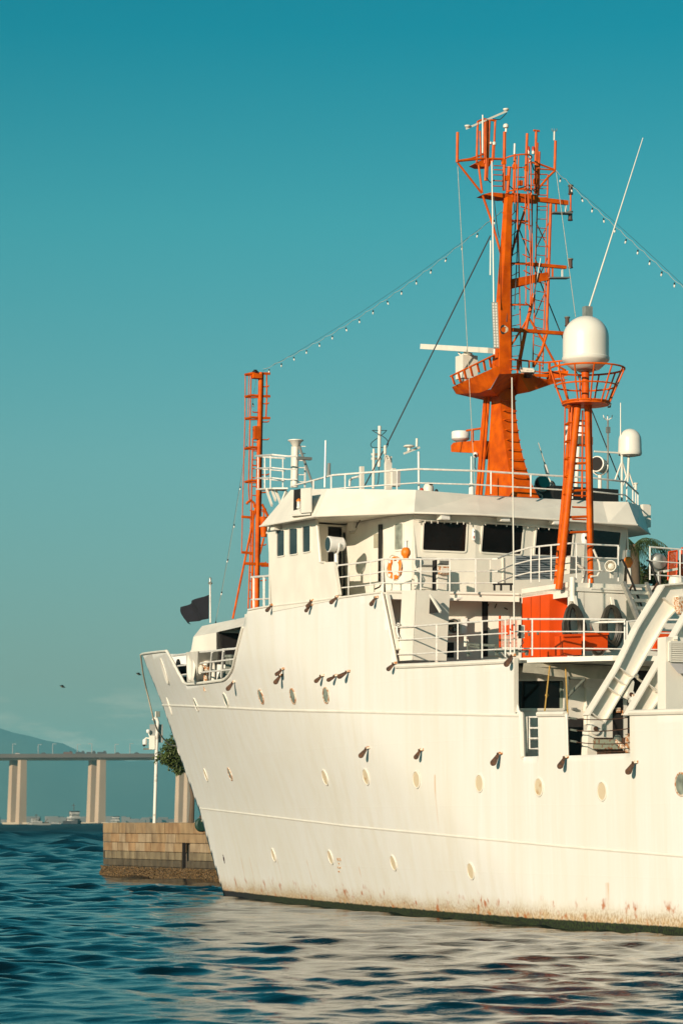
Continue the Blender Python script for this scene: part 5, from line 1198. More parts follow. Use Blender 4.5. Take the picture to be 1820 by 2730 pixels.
# ------------------------------------------------------------------ things on the bridge deck
searchlight(P(Q4(738, 562), t=-5.75), Vector((-.10, -.98, -.02)), .24, .52, 'wing_searchlight', 'white wing searchlight with round lens on the bulwark end', whitep, glassb, .75)
c = P(Q4(1392, 800), s=23.9); lb = thing('lifebuoy', 'orange lifebuoy with white rope hung on the bridge rail', 'lifebuoy', c)
ax = Vector((.15, -.99, .0)).normalized(); x = Vector((0, 0, 1)).cross(ax).normalized(); y = Vector((0, 0, 1)); n = 28; rings = []
for k in range(n):
    a = 6.2832 * k / n; d = x * math.cos(a) + y * math.sin(a)
    rings.append([c + d * (.29 + .075 * math.cos(b)) + ax * .055 * math.sin(b) for b in np.linspace(0, 6.2832, 10, endpoint=False)])
rings.append(rings[0]); MB().loft(rings, cap=False).build('ring', buoy_or, lb, True)
for k in range(4):
    a = .785 + 1.571 * k; d = x * math.cos(a) + y * math.sin(a); MB().disc(c + d * .29 - ax * .06, ax, .05, .05, th=.12, n=10).build('reflective_band', whitep, lb)
MB().path([c + (x * math.cos(a) + y * math.sin(a)) * (.38 + .04 * math.sin(4 * a)) + ax * .04 for a in np.linspace(0, 6.2832, 24, endpoint=False)], .014, 5, True).build('grab_rope', ropem, lb, True)
for p, kk, lab in ((Q4(1498, 690), dict(s=23.9), 'orange and white lifebuoy light clipped on the rail beside the lifebuoy'), (Q6(1045, 640), dict(s=25.5), 'orange rescue light on the rail near the loudspeaker')):
    c = P(p, **kk); o = thing('lifebuoy_light', lab, 'rescue light', c); MB().lathe([(.08, -.05), (.09, 0), (.13, .05), (.15, .1), (.15, .16), (.11, .26), (.06, .29)], c, n=16).build('float', buoy_or, o, True); MB().lathe([(.06, .28), (.06, .46), (.07, .47), (.07, .5), (.02, .51)], c, n=12).build('lamp', whitep, o, True)
# fittings on the core walls
o = thing('fire_hose_box', 'white junction box with hanging cable on the wheelhouse side wall', 'box', P(Q4(962, 390), t=-4.25)); MB().box(P(Q4(962, 388), t=-4.3), (.36, .14, .28)).build('case', white, o); MB().path([P(Q4(x, y), t=-4.4) for x, y in ((1000, 400), (1020, 360), (1060, 300), (1070, 290))], .016, 5).build('cable', black, o, True); MB().path([P(Q4(x, y), t=-4.4) for x, y in ((935, 430), (950, 460), (985, 455), (1015, 400))], .014, 5).build('cable', ropem, o, True)
part(MB().prism([P(Q4(1240, 368), t=-4.2), P(Q4(1268, 366), t=-4.2), P(Q4(1262, 935), t=-4.2), P(Q4(1238, 935), t=-4.2)], (0, -.06, 0)), 'door_gap', black, wheelhouse)
part(MB().prism([P(Q4(1183, 462), t=-4.2), P(Q4(1236, 455), t=-4.2), P(Q4(1236, 595), t=-4.2), P(Q4(1183, 602), t=-4.2)], (0, -.02, 0)), 'window_pane', mat('curtain_glass', (.42, .40, .30), .2), wheelhouse)
part(MB().path([P(Q4(x, y), t=-4.5) for x, y in ((1190, 1010), (1235, 990), (1262, 950), (1268, 880))], .025, 6), 'cable', black, wheelhouse, True)
o = thing('storage_bench', 'white bench box under the first big aft window', 'box', P(Q5(560, 1000), s=23.6))
MB().prism([P(Q5(432, 690), s=23.6), P(Q5(612, 690), s=23.6), P(Q5(612, 1010), s=23.6), P(Q5(432, 1010), s=23.6)], (-.3, 0, 0)).build('case', white, o); MB().bar(P(Q5(435, 772), s=23.65), P(Q5(612, 775), s=23.65), .03).build('handle', grey, o)
o = thing('deck_control_box', 'rust edged white control box on a post by the aft rail', 'control box', P(Q5(690, 1000), s=24.3))
MB().prism([P(Q5(632, 722), s=24.4), P(Q5(732, 722), s=24.4), P(Q5(732, 770), s=24.4), P(Q5(632, 770), s=24.4)], (-.1, 0, 0)).build('louvre', white, o)
for k in range(4): MB().bar(P(Q5(640, 730 + 11 * k), s=24.42), P(Q5(728, 731 + 11 * k), s=24.42), .02).build('slat', grey, o)
MB().prism([P(Q5(635, 782), s=24.4), P(Q5(745, 786), s=24.4), P(Q5(742, 865), s=24.4), P(Q5(640, 860), s=24.4)], (-.1, 0, 0)).build('case', rustl, o); MB().prism([P(Q5(652, 798), s=24.43), P(Q5(728, 800), s=24.43), P(Q5(726, 850), s=24.43), P(Q5(655, 848), s=24.43)], (-.05, 0, 0)).build('cover', white, o)
MB().prism([P(Q5(620, 865), s=24.3), P(Q5(715, 868), s=24.3), P(Q5(710, 1030), s=24.3), P(Q5(622, 1030), s=24.3)], (-.2, 0, 0)).build('pedestal', white, o); MB().prism([P(Q5(598, 720), s=24.2), P(Q5(614, 720), s=24.2), P(Q5(612, 1030), s=24.2), P(Q5(596, 1030), s=24.2)], (-.2, 0, 0)).build('side_gap', dark, o)
c = onface('C', Q5(968, 470)) + faces['B'][1] * .1; o = thing('wall_extinguisher', 'white pendant control with red print hung between the aft windows', 'control', c); MB().lathe([(.03, -.2), (.06, -.17), (.065, 0), (.055, .15), (.03, .2), (.01, .21)], c, n=14).build('body', whitep, o, True); MB().disc(c + Vector((.055, -.02, .08)), (1, -.2, 0), .018, th=.015).build('button', black, o); MB().box(c + Vector((.05, -.03, -.09)), (.03, .03, .08)).build('print', redl, o)
# shaded shutter panel and low black frame behind the rail
o = thing('shutter_panel', 'blue grey louvred panel leaning against the wall below the windows', 'shutter', P(R4(830, 455), s=24.8))
MB().prism([P(R4(715, 348), s=24.8), P(R4(945, 345), s=24.8), P(R4(940, 465), s=24.8), P(R4(715, 470), s=24.8)], (-.05, 0, 0)).build('panel', rubber_panel, o)
for k in range(9): MB().bar(P(R4(715, 356 + 12 * k), s=24.83), P(R4(942, 354 + 12 * k), s=24.83), .03, .03).build('slat', rubber_panel, o)
o = thing('white_board', 'white panel standing behind the sloping part of the rail', 'panel', P(R4(635, 480), s=24.4)); MB().prism([P(R4(585, 362), s=24.5), P(R4(702, 348), s=24.5), P(R4(702, 490), s=24.5), P(R4(585, 490), s=24.5)], (-.04, 0, 0)).build('sheet', white, o); MB().bar(P(R4(650, 355), s=24.52), P(R4(652, 488), s=24.52), .04).build('stiffener', cream, o)
o = thing('black_crate', 'low black open frame on deck behind the rail', 'frame', P(R4(650, 520), s=24.6)); MB().bar(P(R4(600, 492), s=24.7), P(R4(700, 492), s=24.7), .06).build('top_bar', black, o)
for x in (606, 640, 690): MB().bar(P(R4(x, 492), s=24.7), P(R4(x, 525), s=24.7), .05).build('upright', black, o)
o = thing('deck_winch_box', 'cream equipment box with cable between the orange legs', 'box', P(Q6(520, 720), s=27.4)); MB().prism([P(Q6(495, 545), s=27.3), P(Q6(600, 545), s=27.3), P(Q6(600, 700), s=27.3), P(Q6(495, 710), s=27.3)], (-.4, 0, 0)).build('case', cream, o); MB().path([P(Q6(x, y), s=27.6) for x, y in ((560, 610), (590, 650), (620, 655), (640, 690), (630, 740), (610, 800), (600, 850))], .045, 8).build('hose', cream, o, True); MB().path([P(Q6(x, y), s=27.9) for x, y in ((715, 480), (740, 540), (770, 610), (778, 680), (750, 735), (690, 738))], .035, 8).build('cable', cream, o, True)
def horn(c, d, r, lab, L_=.42, st=.35):
    d = Vector(d).normalized(); t_ = thing('horn_loudspeaker', lab, 'loudspeaker', c - Vector((0, 0, st)))
    MB().lathe([(.10, -L_), (.14, -L_ * .95), (r * .96, -L_ * .5), (r, 0), (r * 1.03, .02), (r * .93, .02), (r * .55, -L_ * .55)], c, d, n=28, cap=False).build('bell', cream, t_, True)
    MB().lathe([(.02, -L_ * .5), (.10, -L_ * .45), (.10, -.08), (.06, -.02), (.01, 0)], c, d, n=16).build('driver', cream, t_, True); MB().lathe([(.02, -L_), (r * .6, -L_ * .62)], c, d, n=20).build('throat', mat_h, t_, True)
    MB().bar(c - d * L_ * .6 - Vector((0, 0, r * .6)), c - d * L_ * .6 - Vector((0, 0, st)), .10, .06).build('bracket', cream, t_)
    return t_
mat_h = mat('horn_inside', (.55, .5, .38), .5)
horn(P(T3(170, 450), s=28.2), (.75, -.62, 0), .17, 'cream horn loudspeaker on the upper aft rail by the orange legs')
horn(P(R5(885, 397), z=8.0), (.75, -.62, -.02), .205, 'cream horn loudspeaker low on the rail by the hoses', st=.3)
o = thing('wall_horn_light', 'small white camera between the orange mast legs', 'camera', P(Q6(630, 380), s=23.4)); MB().lathe([(.09, -.16), (.12, 0), (.1, .16), (.02, .2)], P(Q6(630, 380), s=23.4), n=12).build('body', whitep, o, True); MB().disc(P(Q6(645, 370), s=23.55), (1, -.3, 0), .05, th=.02).build('lens', black, o)
# inclined ladder to the house top with dark handrails
il = thing('inclined_ladder', 'grey aluminium ladder with dark handrails leading to the house top', 'ladder', P(T3(660, 1380), s=28.6))
for a, b in (((395, 750), (700, 1500)), ((790, 770), (1010, 1300))): MB().bar(P(T3(*a), s=28.25), P(T3(*b), s=29.6), .10, .16).build('stringer', alum, il)
for k, (xa, xb, y) in enumerate(((440, 790, 795), (490, 840, 920), (545, 895, 1050), (600, 950, 1185), (655, 1000, 1325), (705, 1050, 1460))):
    f_ = k / 5; MB().bar(P(T3(xa, y), s=28.3 + f_ * 1.2), P(T3(xb, y + 5), s=28.3 + f_ * 1.2), .20, .09).build('tread', alum, il)
for pts in (((330, 360), (380, 340), (480, 560), (780, 1320)), ((800, 350), (850, 370), (940, 600), (1050, 900))):
    MB().path([P(T3(*p), s=28.4) for p in pts], .035, 6).build('handrail', black, il, True)
for a, b in (((555, 770), (475, 935)), ((985, 750), (875, 930))): MB().bar(P(T3(*a), s=28.4), P(T3(*b), s=28.4), .045).build('stay', rust, il)
# dark door beside the ladder
part(MB().prism([P(T3(*p), s=hs + .03) for p in ((440, 1060), (470, 1020), (660, 1030), (660, 1390), (450, 1390))], (.03, 0, 0)), 'door', MATS['green_grey_steel'], aft_house)
# right hand cage, searchlight seen from behind
searchlight(P(T3(985, 370), s=25.5), (-.9, .3, .1), .25, .38, 'shaded_searchlight', 'grey searchlight drum seen from behind at the aft rail', grey, dark, 1.0)
o = thing('orange_cage', 'orange wire mesh cage on the house top at the aft rail', 'cage', P(T3(1250, 700), s=26.5))
q = [P(T3(x, y), s=26.5) for x, y in ((1185, 205), (1330, 185), (1320, 660), (1170, 690))]
for i in range(4): MB().tube(q[i], q[(i + 1) % 4], .03, n=6).build('frame_bar', orange_l, o, True)
for k in range(1, 24): MB().tube(lerp(q[0], q[3], k / 24), lerp(q[1], q[2], k / 24), .009, n=4).build('wire', meshm, o)
for k in range(1, 9): MB().tube(lerp(q[0], q[1], k / 9), lerp(q[3], q[2], k / 9), .009, n=4).build('wire', meshm, o)
q2 = [P(T3(x, y), s=26.3) for x, y in ((1410, 140), (1600, 130), (1600, 690), (1410, 700))]
for i in range(4): MB().tube(q2[i], q2[(i + 1) % 4], .03, n=6).build('frame_bar', orange_l, o, True)
for k in range(1, 24): MB().tube(lerp(q2[0], q2[3], k / 24), lerp(q2[1], q2[2], k / 24), .009, n=4).build('wire', meshm, o)
MB().prism([q[1], q[1] + Vector((-1.2, .8, 0)), q[2] + Vector((-1.2, .8, 0)), q[2]], (.02, 0, 0)).build('back_panel', orange_l, o)
o = thing('mushroom_drum', 'pale round drum on the house top beside the orange cage', 'drum', P(T3(1310, 720), s=27.0)); MB().lathe([(.24, -.1), (.24, .05), (.18, .18), (.02, .2)], P(T3(1310, 720), s=27.0), n=18).build('drum', cream, o, True); MB().bar(P(T3(1100, 545), s=26.8), P(T3(1330, 500), s=26.8), .07).build('bar', cream, o)

# ------------------------------------------------------------------ things on the upper deck
lk = thing('orange_locker', 'tall orange deck locker with two doors on the upper deck', 'locker', Vector((26, -1.5, ZU)))
lx0, lx1 = P(Q6(40, 1000), t=-1.62).x, P(Q6(300, 1000), t=-1.62).x
MB().prism([Vector((lx0, -1.62, ZU)), Vector((lx0, -1.62, 9.75)), Vector((lx1, -1.62, 9.75)), Vector((lx1, -1.62, ZU))], (0, .6, 0)).build('cabinet', orange_l, lk)
MB().prism([Vector((lx1 + .005, -1.62, ZU)), Vector((lx1 + .005, -1.62, 9.72)), Vector((lx1 + .005, P(Q6(485, 900), s=lx1).y, 9.72)), Vector((lx1 + .005, P(Q6(485, 900), s=lx1).y, ZU))], (-.02, 0, 0)).build('side_panel', orange_l, lk)
for f_ in (.33, .66): MB().box((lx0 + (lx1 - lx0) * f_, -1.63, 8.7), (.02, .015, 2.05)).build('door_seam', MATS['dark_orange'], lk)
for f_ in (.28, .60): MB().box((lx0 + (lx1 - lx0) * f_, -1.65, 8.6), (.05, .05, .08)).build('latch', steelg, lk)
def hose_coil(px, pw, ptop, pbot, s, lab, lean=0):
    c = P(px, s=s); t_ = thing('hose_coil', lab, 'hose', c)
    for k in range(26):
        f_ = k / 25; pts = []; jx = random.uniform(-3, 3)
        for a in np.linspace(0, 6.2832, 26, endpoint=False):
            rx = pw * (.50 + .50 * f_) + jx; cy = (ptop + pbot) / 2 + (f_ - .5) * 8; ry = (pbot - ptop) / 2 * (.78 + .22 * f_) + random.uniform(-1, 1)
            x_ = px[0] + rx * math.cos(a) * (1 if math.sin(a) > -.3 else .9) + lean * math.sin(-a); y_ = cy + ry * math.sin(a)
            pts.append(P((x_, y_), s=s + .02 + .05 * (k % 4)))
        MB().path(pts, .034, 6, True).build('loop', hosem, t_, True)
    a = P((px[0], ptop - 18), s=s); MB().bar(a, P((px[0], ptop + 10), s=s) + Vector((.1, 0, 0)), .10, .06).build('hook', white, t_)
    return t_
hose_coil((1530, 1660), 31, 1607, 1745, hs + .1, 'thick black hose coil hanging on the white aft wall beside the locker', -5)
hose_coil(T3(190, 1440), 29, 1610, 1727, hs + .1, 'second black hose coil hanging near the dark door', 0)
for i, (xa, xb, ya, yb, s, lab) in enumerate(((605, 750, 285, 440, 29.6, 'orange tray box standing before the hose coils'), (780, 960, 275, 400, 29.2, 'wide orange tray box under the second hose coil'))):
    o = thing('orange_box', lab, 'box', P(R5(xa, yb), s=s)); MB().prism([P(R5(xa, ya), s=s), P(R5(xb, ya - 6), s=s), P(R5(xb, yb), s=s), P(R5(xa + 6, yb), s=s)], (-.5, 0, 0)).build('case', orange_l, o); MB().bar(P(R5(xa - 5, ya), s=s + .03), P(R5(xb + 5, ya - 6), s=s + .03), .08, .07).build('rim', orange_l, o)
o = thing('orange_float', 'orange deck box behind the white crane arm', 'box', P(T3(1150, 1640), s=31)); MB().prism([P(T3(990, 1580), s=31), P(T3(1310, 1600), s=31), P(T3(1300, 1930), s=31), P(T3(940, 1900), s=31)], (-.6, 0, 0)).build('case', orange_l, o); MB().bar(P(T3(940, 1890), s=31.1), P(T3(1300, 1910), s=31.1), .12, .1).build('rim', orange_l, o)
# air conditioner
ac = thing('air_conditioner', 'weathered white air conditioner unit with round fan grille', 'air conditioner', UP(Q7(730, 490), .3))
MB().prism([UP(Q7(*p), .36) for p in ((622, 322), (842, 326), (838, 486), (622, 490))], -UN * .3).build('case', cream, ac)
MB().prism([UP(Q7(*p), .365) for p in ((785, 330), (838, 332), (834, 480), (783, 482))], UN * .01).build('service_panel', whitep, ac)
fc = UP(Q7(704, 405), .365); fu = Vector((0, 0, 1)); fx = fu.cross(UN).normalized()
MB().disc(fc, UN, .185, .22, th=.012, n=24).build('fan_opening', dark, ac); MB().lathe([(.035, 0), (.035, .03)], fc, UN, n=10).build('hub', rustl, ac)
for k in range(5):
    a = 1.2566 * k; d = fx * math.cos(a) + fu * math.sin(a); e = -fx * math.sin(a) + fu * math.cos(a); o_ = fc + UN * .02; MB().prism([o_ + d * .03, o_ + d * .155 + e * .06, o_ + d * .16 - e * .035], UN * .01).build('blade', rustl, ac)
for k in range(-4, 5): MB().bar(fc + fx * k * .042 + UN * .04 - fu * .21, fc + fx * k * .042 + UN * .04 + fu * .21, .012).build('grille_bar', steelg, ac)
# green glass board, work bench, mesh gate, fittings
o = thing('glass_board', 'pale green glass sheet leaning by the side pillar', 'sheet', P(Q7(520, 730), t=-4.4)); MB().prism([P(Q7(445, 430), t=-4.4), P(Q7(585, 425), t=-4.4), P(Q7(602, 730), t=-4.4), P(Q7(440, 732), t=-4.4)], (0, .03, 0)).build('pane', mat('green_sheet', (.32, .38, .34), .3), o); MB().bar(P(Q7(440, 430), t=-4.42), P(Q7(436, 735), t=-4.42), .05).build('edge', steelg, o)
o = thing('steel_work_bench', 'dark green steel bench frame on the upper deck', 'bench', P(Q7(860, 700), t=-4.3))
for a, b in (((850, 590), (850, 710)), ((850, 592), (1135, 600)), ((870, 600), (990, 630)), ((1130, 590), (1130, 700)), ((1150, 655), (1440, 660)), ((1430, 645), (1430, 700)), ((1330, 625), (1330, 700))): MB().bar(P(Q7(*a), t=-4.3), P(Q7(*b), t=-4.3), .07).build('leg' if a[0] == b[0] else 'beam', steelg, o)
o = thing('mesh_gate', 'orange framed wire mesh gate beside the white door', 'gate', P(Q7(1170, 620), t=-4.2)); MB().bar(P(Q7(1163, 305), t=-4.2), P(Q7(1165, 620), t=-4.2), .05).build('post', orange_l, o)
for k in range(20): MB().tube(P(Q7(1168, 345 + 14 * k), t=-4.2), P(Q7(1335, 345 + 14 * k), t=-4.2), .007, n=4).build('wire', meshm, o)
for k in range(14): MB().tube(P(Q7(1172 + 12 * k, 340), t=-4.2), P(Q7(1172 + 12 * k, 615), t=-4.2), .007, n=4).build('wire', meshm, o)
MB().box(P(Q7(1250, 445), t=-4.25), (.5, .05, .28)).build('plate', orange_l, o)
o = thing('hydraulic_valve_box', 'small grey valve box with wires by the orange locker', 'box', P(R5(275, 300), s=30.2)); MB().prism([P(R5(258, 200), s=30.2), P(R5(295, 200), s=30.2), P(R5(293, 305), s=30.2), P(R5(256, 305), s=30.2)], (-.15, 0, 0)).build('case', cream, o); MB().bar(P(R5(255, 198), s=30.25), P(R5(253, 308), s=30.25), .06).build('edge', black, o)
MB().path([P(R5(x, y), s=30.3) for x, y in ((270, 310), (285, 340), (262, 370), (250, 420))], .012, 5).build('wire', wirem, o, True)
o = thing('white_tap', 'white tap pipe on a post behind the upper deck rail', 'tap', P(Q7(820, 600), t=-4.2)); MB().tube(P(Q7(820, 610), t=-4.2), P(Q7(822, 505), t=-4.2), .05, n=8).build('pipe', white, o, True); MB().path([P(Q7(x, y), t=-4.2) for x, y in ((822, 590), (848, 560), (845, 545), (830, 548))], .02, 6).build('spout', white, o, True)
o = thing('rope_hank', 'white rope looped over the end of the upper rail', 'rope', P(Q7(150, 400), t=-5.55)); MB().path([P(Q7(x, y), t=-5.56) for x, y in ((140, 395), (150, 378), (166, 385), (160, 400), (140, 410), (142, 470), (160, 520))], .022, 6).build('loop', whitep, o, True)
for a, b in (((580, 62), (640, 112)), ((745, 58), (795, 108))): 
    c = P(Q7(*b), s=24.6); o = thing('strip_lamp', 'white strip lamp on a stay above the air conditioner' if a[0] == 745 else 'white strip lamp on a stay beside the dark shade flap', 'lamp', c, 'strip lamps under the deck edge'); MB().bar(P(Q7(b[0] - 70, b[1] + 28), s=24.6), P(Q7(b[0] + 30, b[1] + 10), s=24.6), .08, .06).build('tube', whitep, o); MB().bar(P(Q7(*a), s=24.6), P(Q7(*b), s=24.6), .04).build('stay', whitep, o)

# ------------------------------------------------------------------ working deck: recess, crane arms, gear
sR = 31.2
vwall((sR, -5.5), (sR, 5.5), 4.66, ZU - .15, name='main_deck_house', parent=ship)
mdh = bpy.data.objects['main_deck_house']
window([P(R5(150, 632), s=sR), P(R5(618, 628), s=sR), P(R5(615, 890), s=sR), P(R5(150, 890), s=sR)], (1, 0, 0), mdh, glassd, .07, .12, proud=.06)
part(MB().prism([P(R5(575, 655), s=sR + .02), P(R5(598, 655), s=sR + .02), P(R5(598, 875), s=sR + .02), P(R5(575, 875), s=sR + .02)], (.01, 0, 0)), 'window_curtain', mat('pale_green', (.28, .33, .26), .5), mdh)
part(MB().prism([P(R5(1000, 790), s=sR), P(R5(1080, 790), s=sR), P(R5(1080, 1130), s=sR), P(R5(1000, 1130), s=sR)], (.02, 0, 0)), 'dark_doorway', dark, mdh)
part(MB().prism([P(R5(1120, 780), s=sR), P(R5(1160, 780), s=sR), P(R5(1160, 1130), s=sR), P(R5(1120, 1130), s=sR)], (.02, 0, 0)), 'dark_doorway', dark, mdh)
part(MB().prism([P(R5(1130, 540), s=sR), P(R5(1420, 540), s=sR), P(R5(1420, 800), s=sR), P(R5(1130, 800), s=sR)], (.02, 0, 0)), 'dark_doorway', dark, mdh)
part(MB().bar(P(R5(795, 630), s=sR + .05), P(R5(795, 1000), s=sR + .05), .10, .10), 'door_frame', white, mdh)
for y in (682, 875): part(MB().box(P(R5(810, y), s=sR + .1), (.12, .3, .14)), 'hinge', white, mdh)
part(MB().box(P(R5(692, 873), s=sR + .06), (.1, .14, .06)), 'door_handle', grey, mdh)
for x, y in ((1045, 885), (1090, 905)): part(MB().box(P(R5(x, y), s=sR + .08), (.08, .12, .14)), 'lock', rustl, mdh)
o = thing('grey_pipe_frame', 'dark grey pipe bracket beside the recess window', 'bracket', P(R5(632, 880), s=32.4))
for a, b in (((640, 622), (628, 880)), ((640, 625), (775, 632)), ((770, 640), (640, 775))): MB().tube(P(R5(*a), s=32.4), P(R5(*b), s=32.4), .045, n=8).build('pipe', steelg, o, True)
# canvas awning hung below the deck edge
o = thing('canvas_awning', 'grey canvas awning sagging under the deck edge over the recess', 'awning', P(R5(500, 510), s=32.3))
aw = []; top_l = [(285, 505), (420, 508), (560, 512), (700, 516), (765, 520), (900, 525), (1040, 528), (1200, 520), (1380, 515)]; bot_l = [(275, 580), (400, 590), (540, 615), (680, 628), (765, 630), (880, 632), (1010, 636), (1200, 550), (1380, 545)]
for (x0, y0), (x1, y1) in zip(top_l, bot_l):
    for k in range(5): f_ = k / 4; aw.append(P(R5(x0 * (1 - f_) + x1 * f_, y0 * (1 - f_) + y1 * f_), s=32.35 + .05 * math.sin(x0 * .03 + f_ * 3)))
MB().add(aw, [(i * 5 + k, (i + 1) * 5 + k, (i + 1) * 5 + k + 1, i * 5 + k + 1) for i in range(8) for k in range(4)]).build('valance', canvas, o, True)
MB().prism([Vector((32.4, -5.3, 7.22)), Vector((32.4, 2.5, 7.26)), Vector((31.0, 2.5, 7.28)), Vector((31.0, -5.3, 7.28))], (0, 0, -.03)).build('roof_sheet', canvas, o)
for a, b in (((495, 530), (452, 920)), ((622, 540), (640, 920))): wire(P(R5(*a), s=32.4), P(R5(*b), s=33.2), .022, 'awning_rope', 'yellow rope tied from the awning to the bulwark rail' if a[0] == 495 else 'thin rope from the awning beside the pipe bracket', ropey, cat='rope')
part(MB().lathe([(.02, -.06), (.06, 0), (.02, .06)], P(R5(472, 765), s=32.8), n=8), 'rope_knot', ropey)
# ladder gate in the first bulwark gap
lg = MB().path([P(R5(330, 940), t=-5.3), P(R5(335, 1195), t=-5.3), P(R5(402, 1195), t=-5.3)], .03, 6).build('gap_ladder', whiterail, ship, True)
for y in (940, 1028, 1112): MB().tube(P(R5(330, y), t=-5.3), P(R5(402, y), t=-5.3), .028, n=6).build('rung', whiterail, lg)
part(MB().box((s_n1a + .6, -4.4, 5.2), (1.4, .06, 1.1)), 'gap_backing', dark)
# chain wires across the gap with turnbuckles
for y0, y1 in ((945, 945), (1040, 1035), (1130, 1150)):
    o = wire(P(R5(640, y0), t=-5.4), P(R5(1138, y1 - 4), t=-5.4), .014, 'guard_wire', {945: 'rusty upper guard wire across the bulwark gap', 1040: 'rusty middle guard wire across the bulwark gap', 1130: 'rusty lower guard wire across the bulwark gap'}[y0], rust, .06)
    MB().tube(P(R5(655, y0), t=-5.4), P(R5(712, y0 + 10), t=-5.4), .03, n=6).build('turnbuckle', steelg, o, True)
# rusty ramp / roller unit
rm = thing('rusty_roller_cradle', 'rusty dark green steel cradle lying in the bulwark gap', 'cradle', P(R5(950, 1250), t=-4.9))
MB().prism([P(R5(760, 1105), t=-4.9), P(R5(1135, 1105), t=-4.9), P(R5(1138, 1195), t=-4.9), P(R5(760, 1205), t=-4.9)], (0, .5, 0)).build('beam', rust, rm)
MB().prism([P(R5(835, 1120), t=-4.93), P(R5(1060, 1120), t=-4.93), P(R5(1060, 1198), t=-4.93), P(R5(835, 1198), t=-4.93)], (0, .03, 0)).build('panel', mat('worn_green', (.20, .22, .16), .7, col2=(.16, .06, .025), scale=8, thr=(.40, .50)), rm)
MB().prism([P(R5(780, 1205), t=-4.8), P(R5(1130, 1200), t=-4.8), P(R5(1130, 1255), t=-4.8), P(R5(780, 1255), t=-4.8)], (0, .5, 0)).build('base', rust, rm)
for x in (778, 1040): MB().lathe([(.14, -.04), (.14, .04)], P(R5(x, 1125), t=-4.97), (0, 1, 0), n=16).build('pulley', steelg, rm, True); 
MB().bar(P(R5(1030, 1130), t=-5.0), P(R5(1100, 1195), t=-5.0), .06, .1).build('brace', rustl, rm); MB().box(P(R5(1125, 1150), t=-5.0), (.12, .1, .5)).build('end_plate', rustl, rm); MB().box(P(R5(800, 1165), t=-4.95), (.25, .06, .3)).build('end_plate', rust, rm)
# crane arms: welded channel beams leaning inboard
sA1 = 34.7
def crane(s, left, right, foot, name, lab, topx=None, stiff=(), webd=.16):
    Lp = [P(p, s=s) for p in left]; Rp = [P(p, s=s) for p in right]
    t_ = thing(name, lab, 'crane arm', P(foot, s=s))
    web = Lp + list(reversed(Rp)); MB().prism([p - Vector((webd, 0, 0)) for p in web], (-.03, 0, 0)).build('web', white, t_)
    for nm, pp in (('flange', Lp), ('flange', Rp)):
        for a, b in zip(pp, pp[1:]):
            n_ = Vector((0, -(b - a).z, (b - a).y)).normalized() * .022
            MB().prism([a + n_, b + n_, b + n_ - Vector((2 * webd, 0, 0)), a + n_ - Vector((2 * webd, 0, 0))], -2 * n_).build(nm, white, t_)
    fl_, _ = along(Lp); fr_, _ = along(Rp)
    for a, b in stiff:
        p, q = P(a, s=s), P(b, s=s); MB().prism([p, q, q - Vector((2 * webd - .02, 0, 0)), p - Vector((2 * webd - .02, 0, 0))], Vector((0, .02, .02))).build('stiffener', white, t_)
    return t_
arm1 = crane(sA1, [R5(815, 925), R5(1050, 545), T3(660, 1520), T3(1120, 780), T3(1437, 752), T3(1900, 745)], [R5(935, 990), R5(1140, 640), T3(600, 2352), T3(1170, 1370), T3(1335, 1195), T3(1355, 985), T3(1900, 985)], R5(845, 1035), 'crane_arm', 'white channel crane arm pinned at the bulwark gap',
     stiff=((R5(838, 912), R5(935, 988)), (R5(958, 695), R5(1065, 775)), (R5(1012, 618), R5(1110, 690)), (R5(1062, 548), R5(1152, 615)), (T3(1105, 1010), T3(1330, 1190))))
MB().prism([P(R5(820, 925), s=sA1), P(R5(935, 988), s=sA1), P(R5(870, 1025), s=sA1), P(R5(815, 1010), s=sA1)], (-.12, 0, 0)).build('foot_plate', white, arm1)
MB().lathe([(.16, -.06), (.16, .12)], P(R5(845, 1035), s=sA1) , (1, 0, 0), n=20).build('pin_boss', white, arm1, True); MB().lathe([(.07, 0), (.07, .15)], P(R5(845, 1035), s=sA1), (1, 0, 0), n=12).build('pin', rust, arm1, True)
MB().prism([P(R5(*p), s=sA1 - .05) for p in ((1165, 640), (1175, 660), (1160, 770), (1120, 800), (1080, 780))], (-.12, 0, 0)).build('lug_plate', white, arm1); MB().lathe([(.12, 0), (.12, .1)], P(R5(1132, 760), s=sA1 - .04), (1, 0, 0), n=18).build('lug_boss', white, arm1, True); MB().lathe([(.06, 0), (.06, .13)], P(R5(1132, 760), s=sA1 - .04), (1, 0, 0), n=12).build('pin', rust, arm1, True)
MB().bar(P(R5(845, 1050), s=sA1 - .1), P(R5(835, 1260), s=sA1 - .1), .5, .3).build('pedestal', white, arm1)
arm2 = crane(37.6, [R5(1140, 925), R5(1362, 545), T3(1437, 1440), T3(1700, 1000)], [R5(1290, 925), R5(1420, 735), T3(1650, 1700), T3(1800, 1400)], R5(1200, 930), 'crane_arm', 'second white crane arm half hidden behind the louvred box', stiff=((R5(1295, 680), R5(1365, 740)),))
o = thing('hydraulic_ram', 'white hydraulic ram with rusty fittings between the crane arms', 'ram', P(R5(1170, 820), s=36)); MB().tube(P(R5(1155, 830), s=36), P(R5(1205, 785), s=36), .14, n=14).build('cylinder', white, o, True); MB().tube(P(R5(1205, 785), s=36), P(R5(1240, 760), s=36), .06, n=10).build('rod', rust, o, True); MB().box(P(R5(1180, 770), s=36), (.1, .15, .08)).build('fitting', rustl, o)
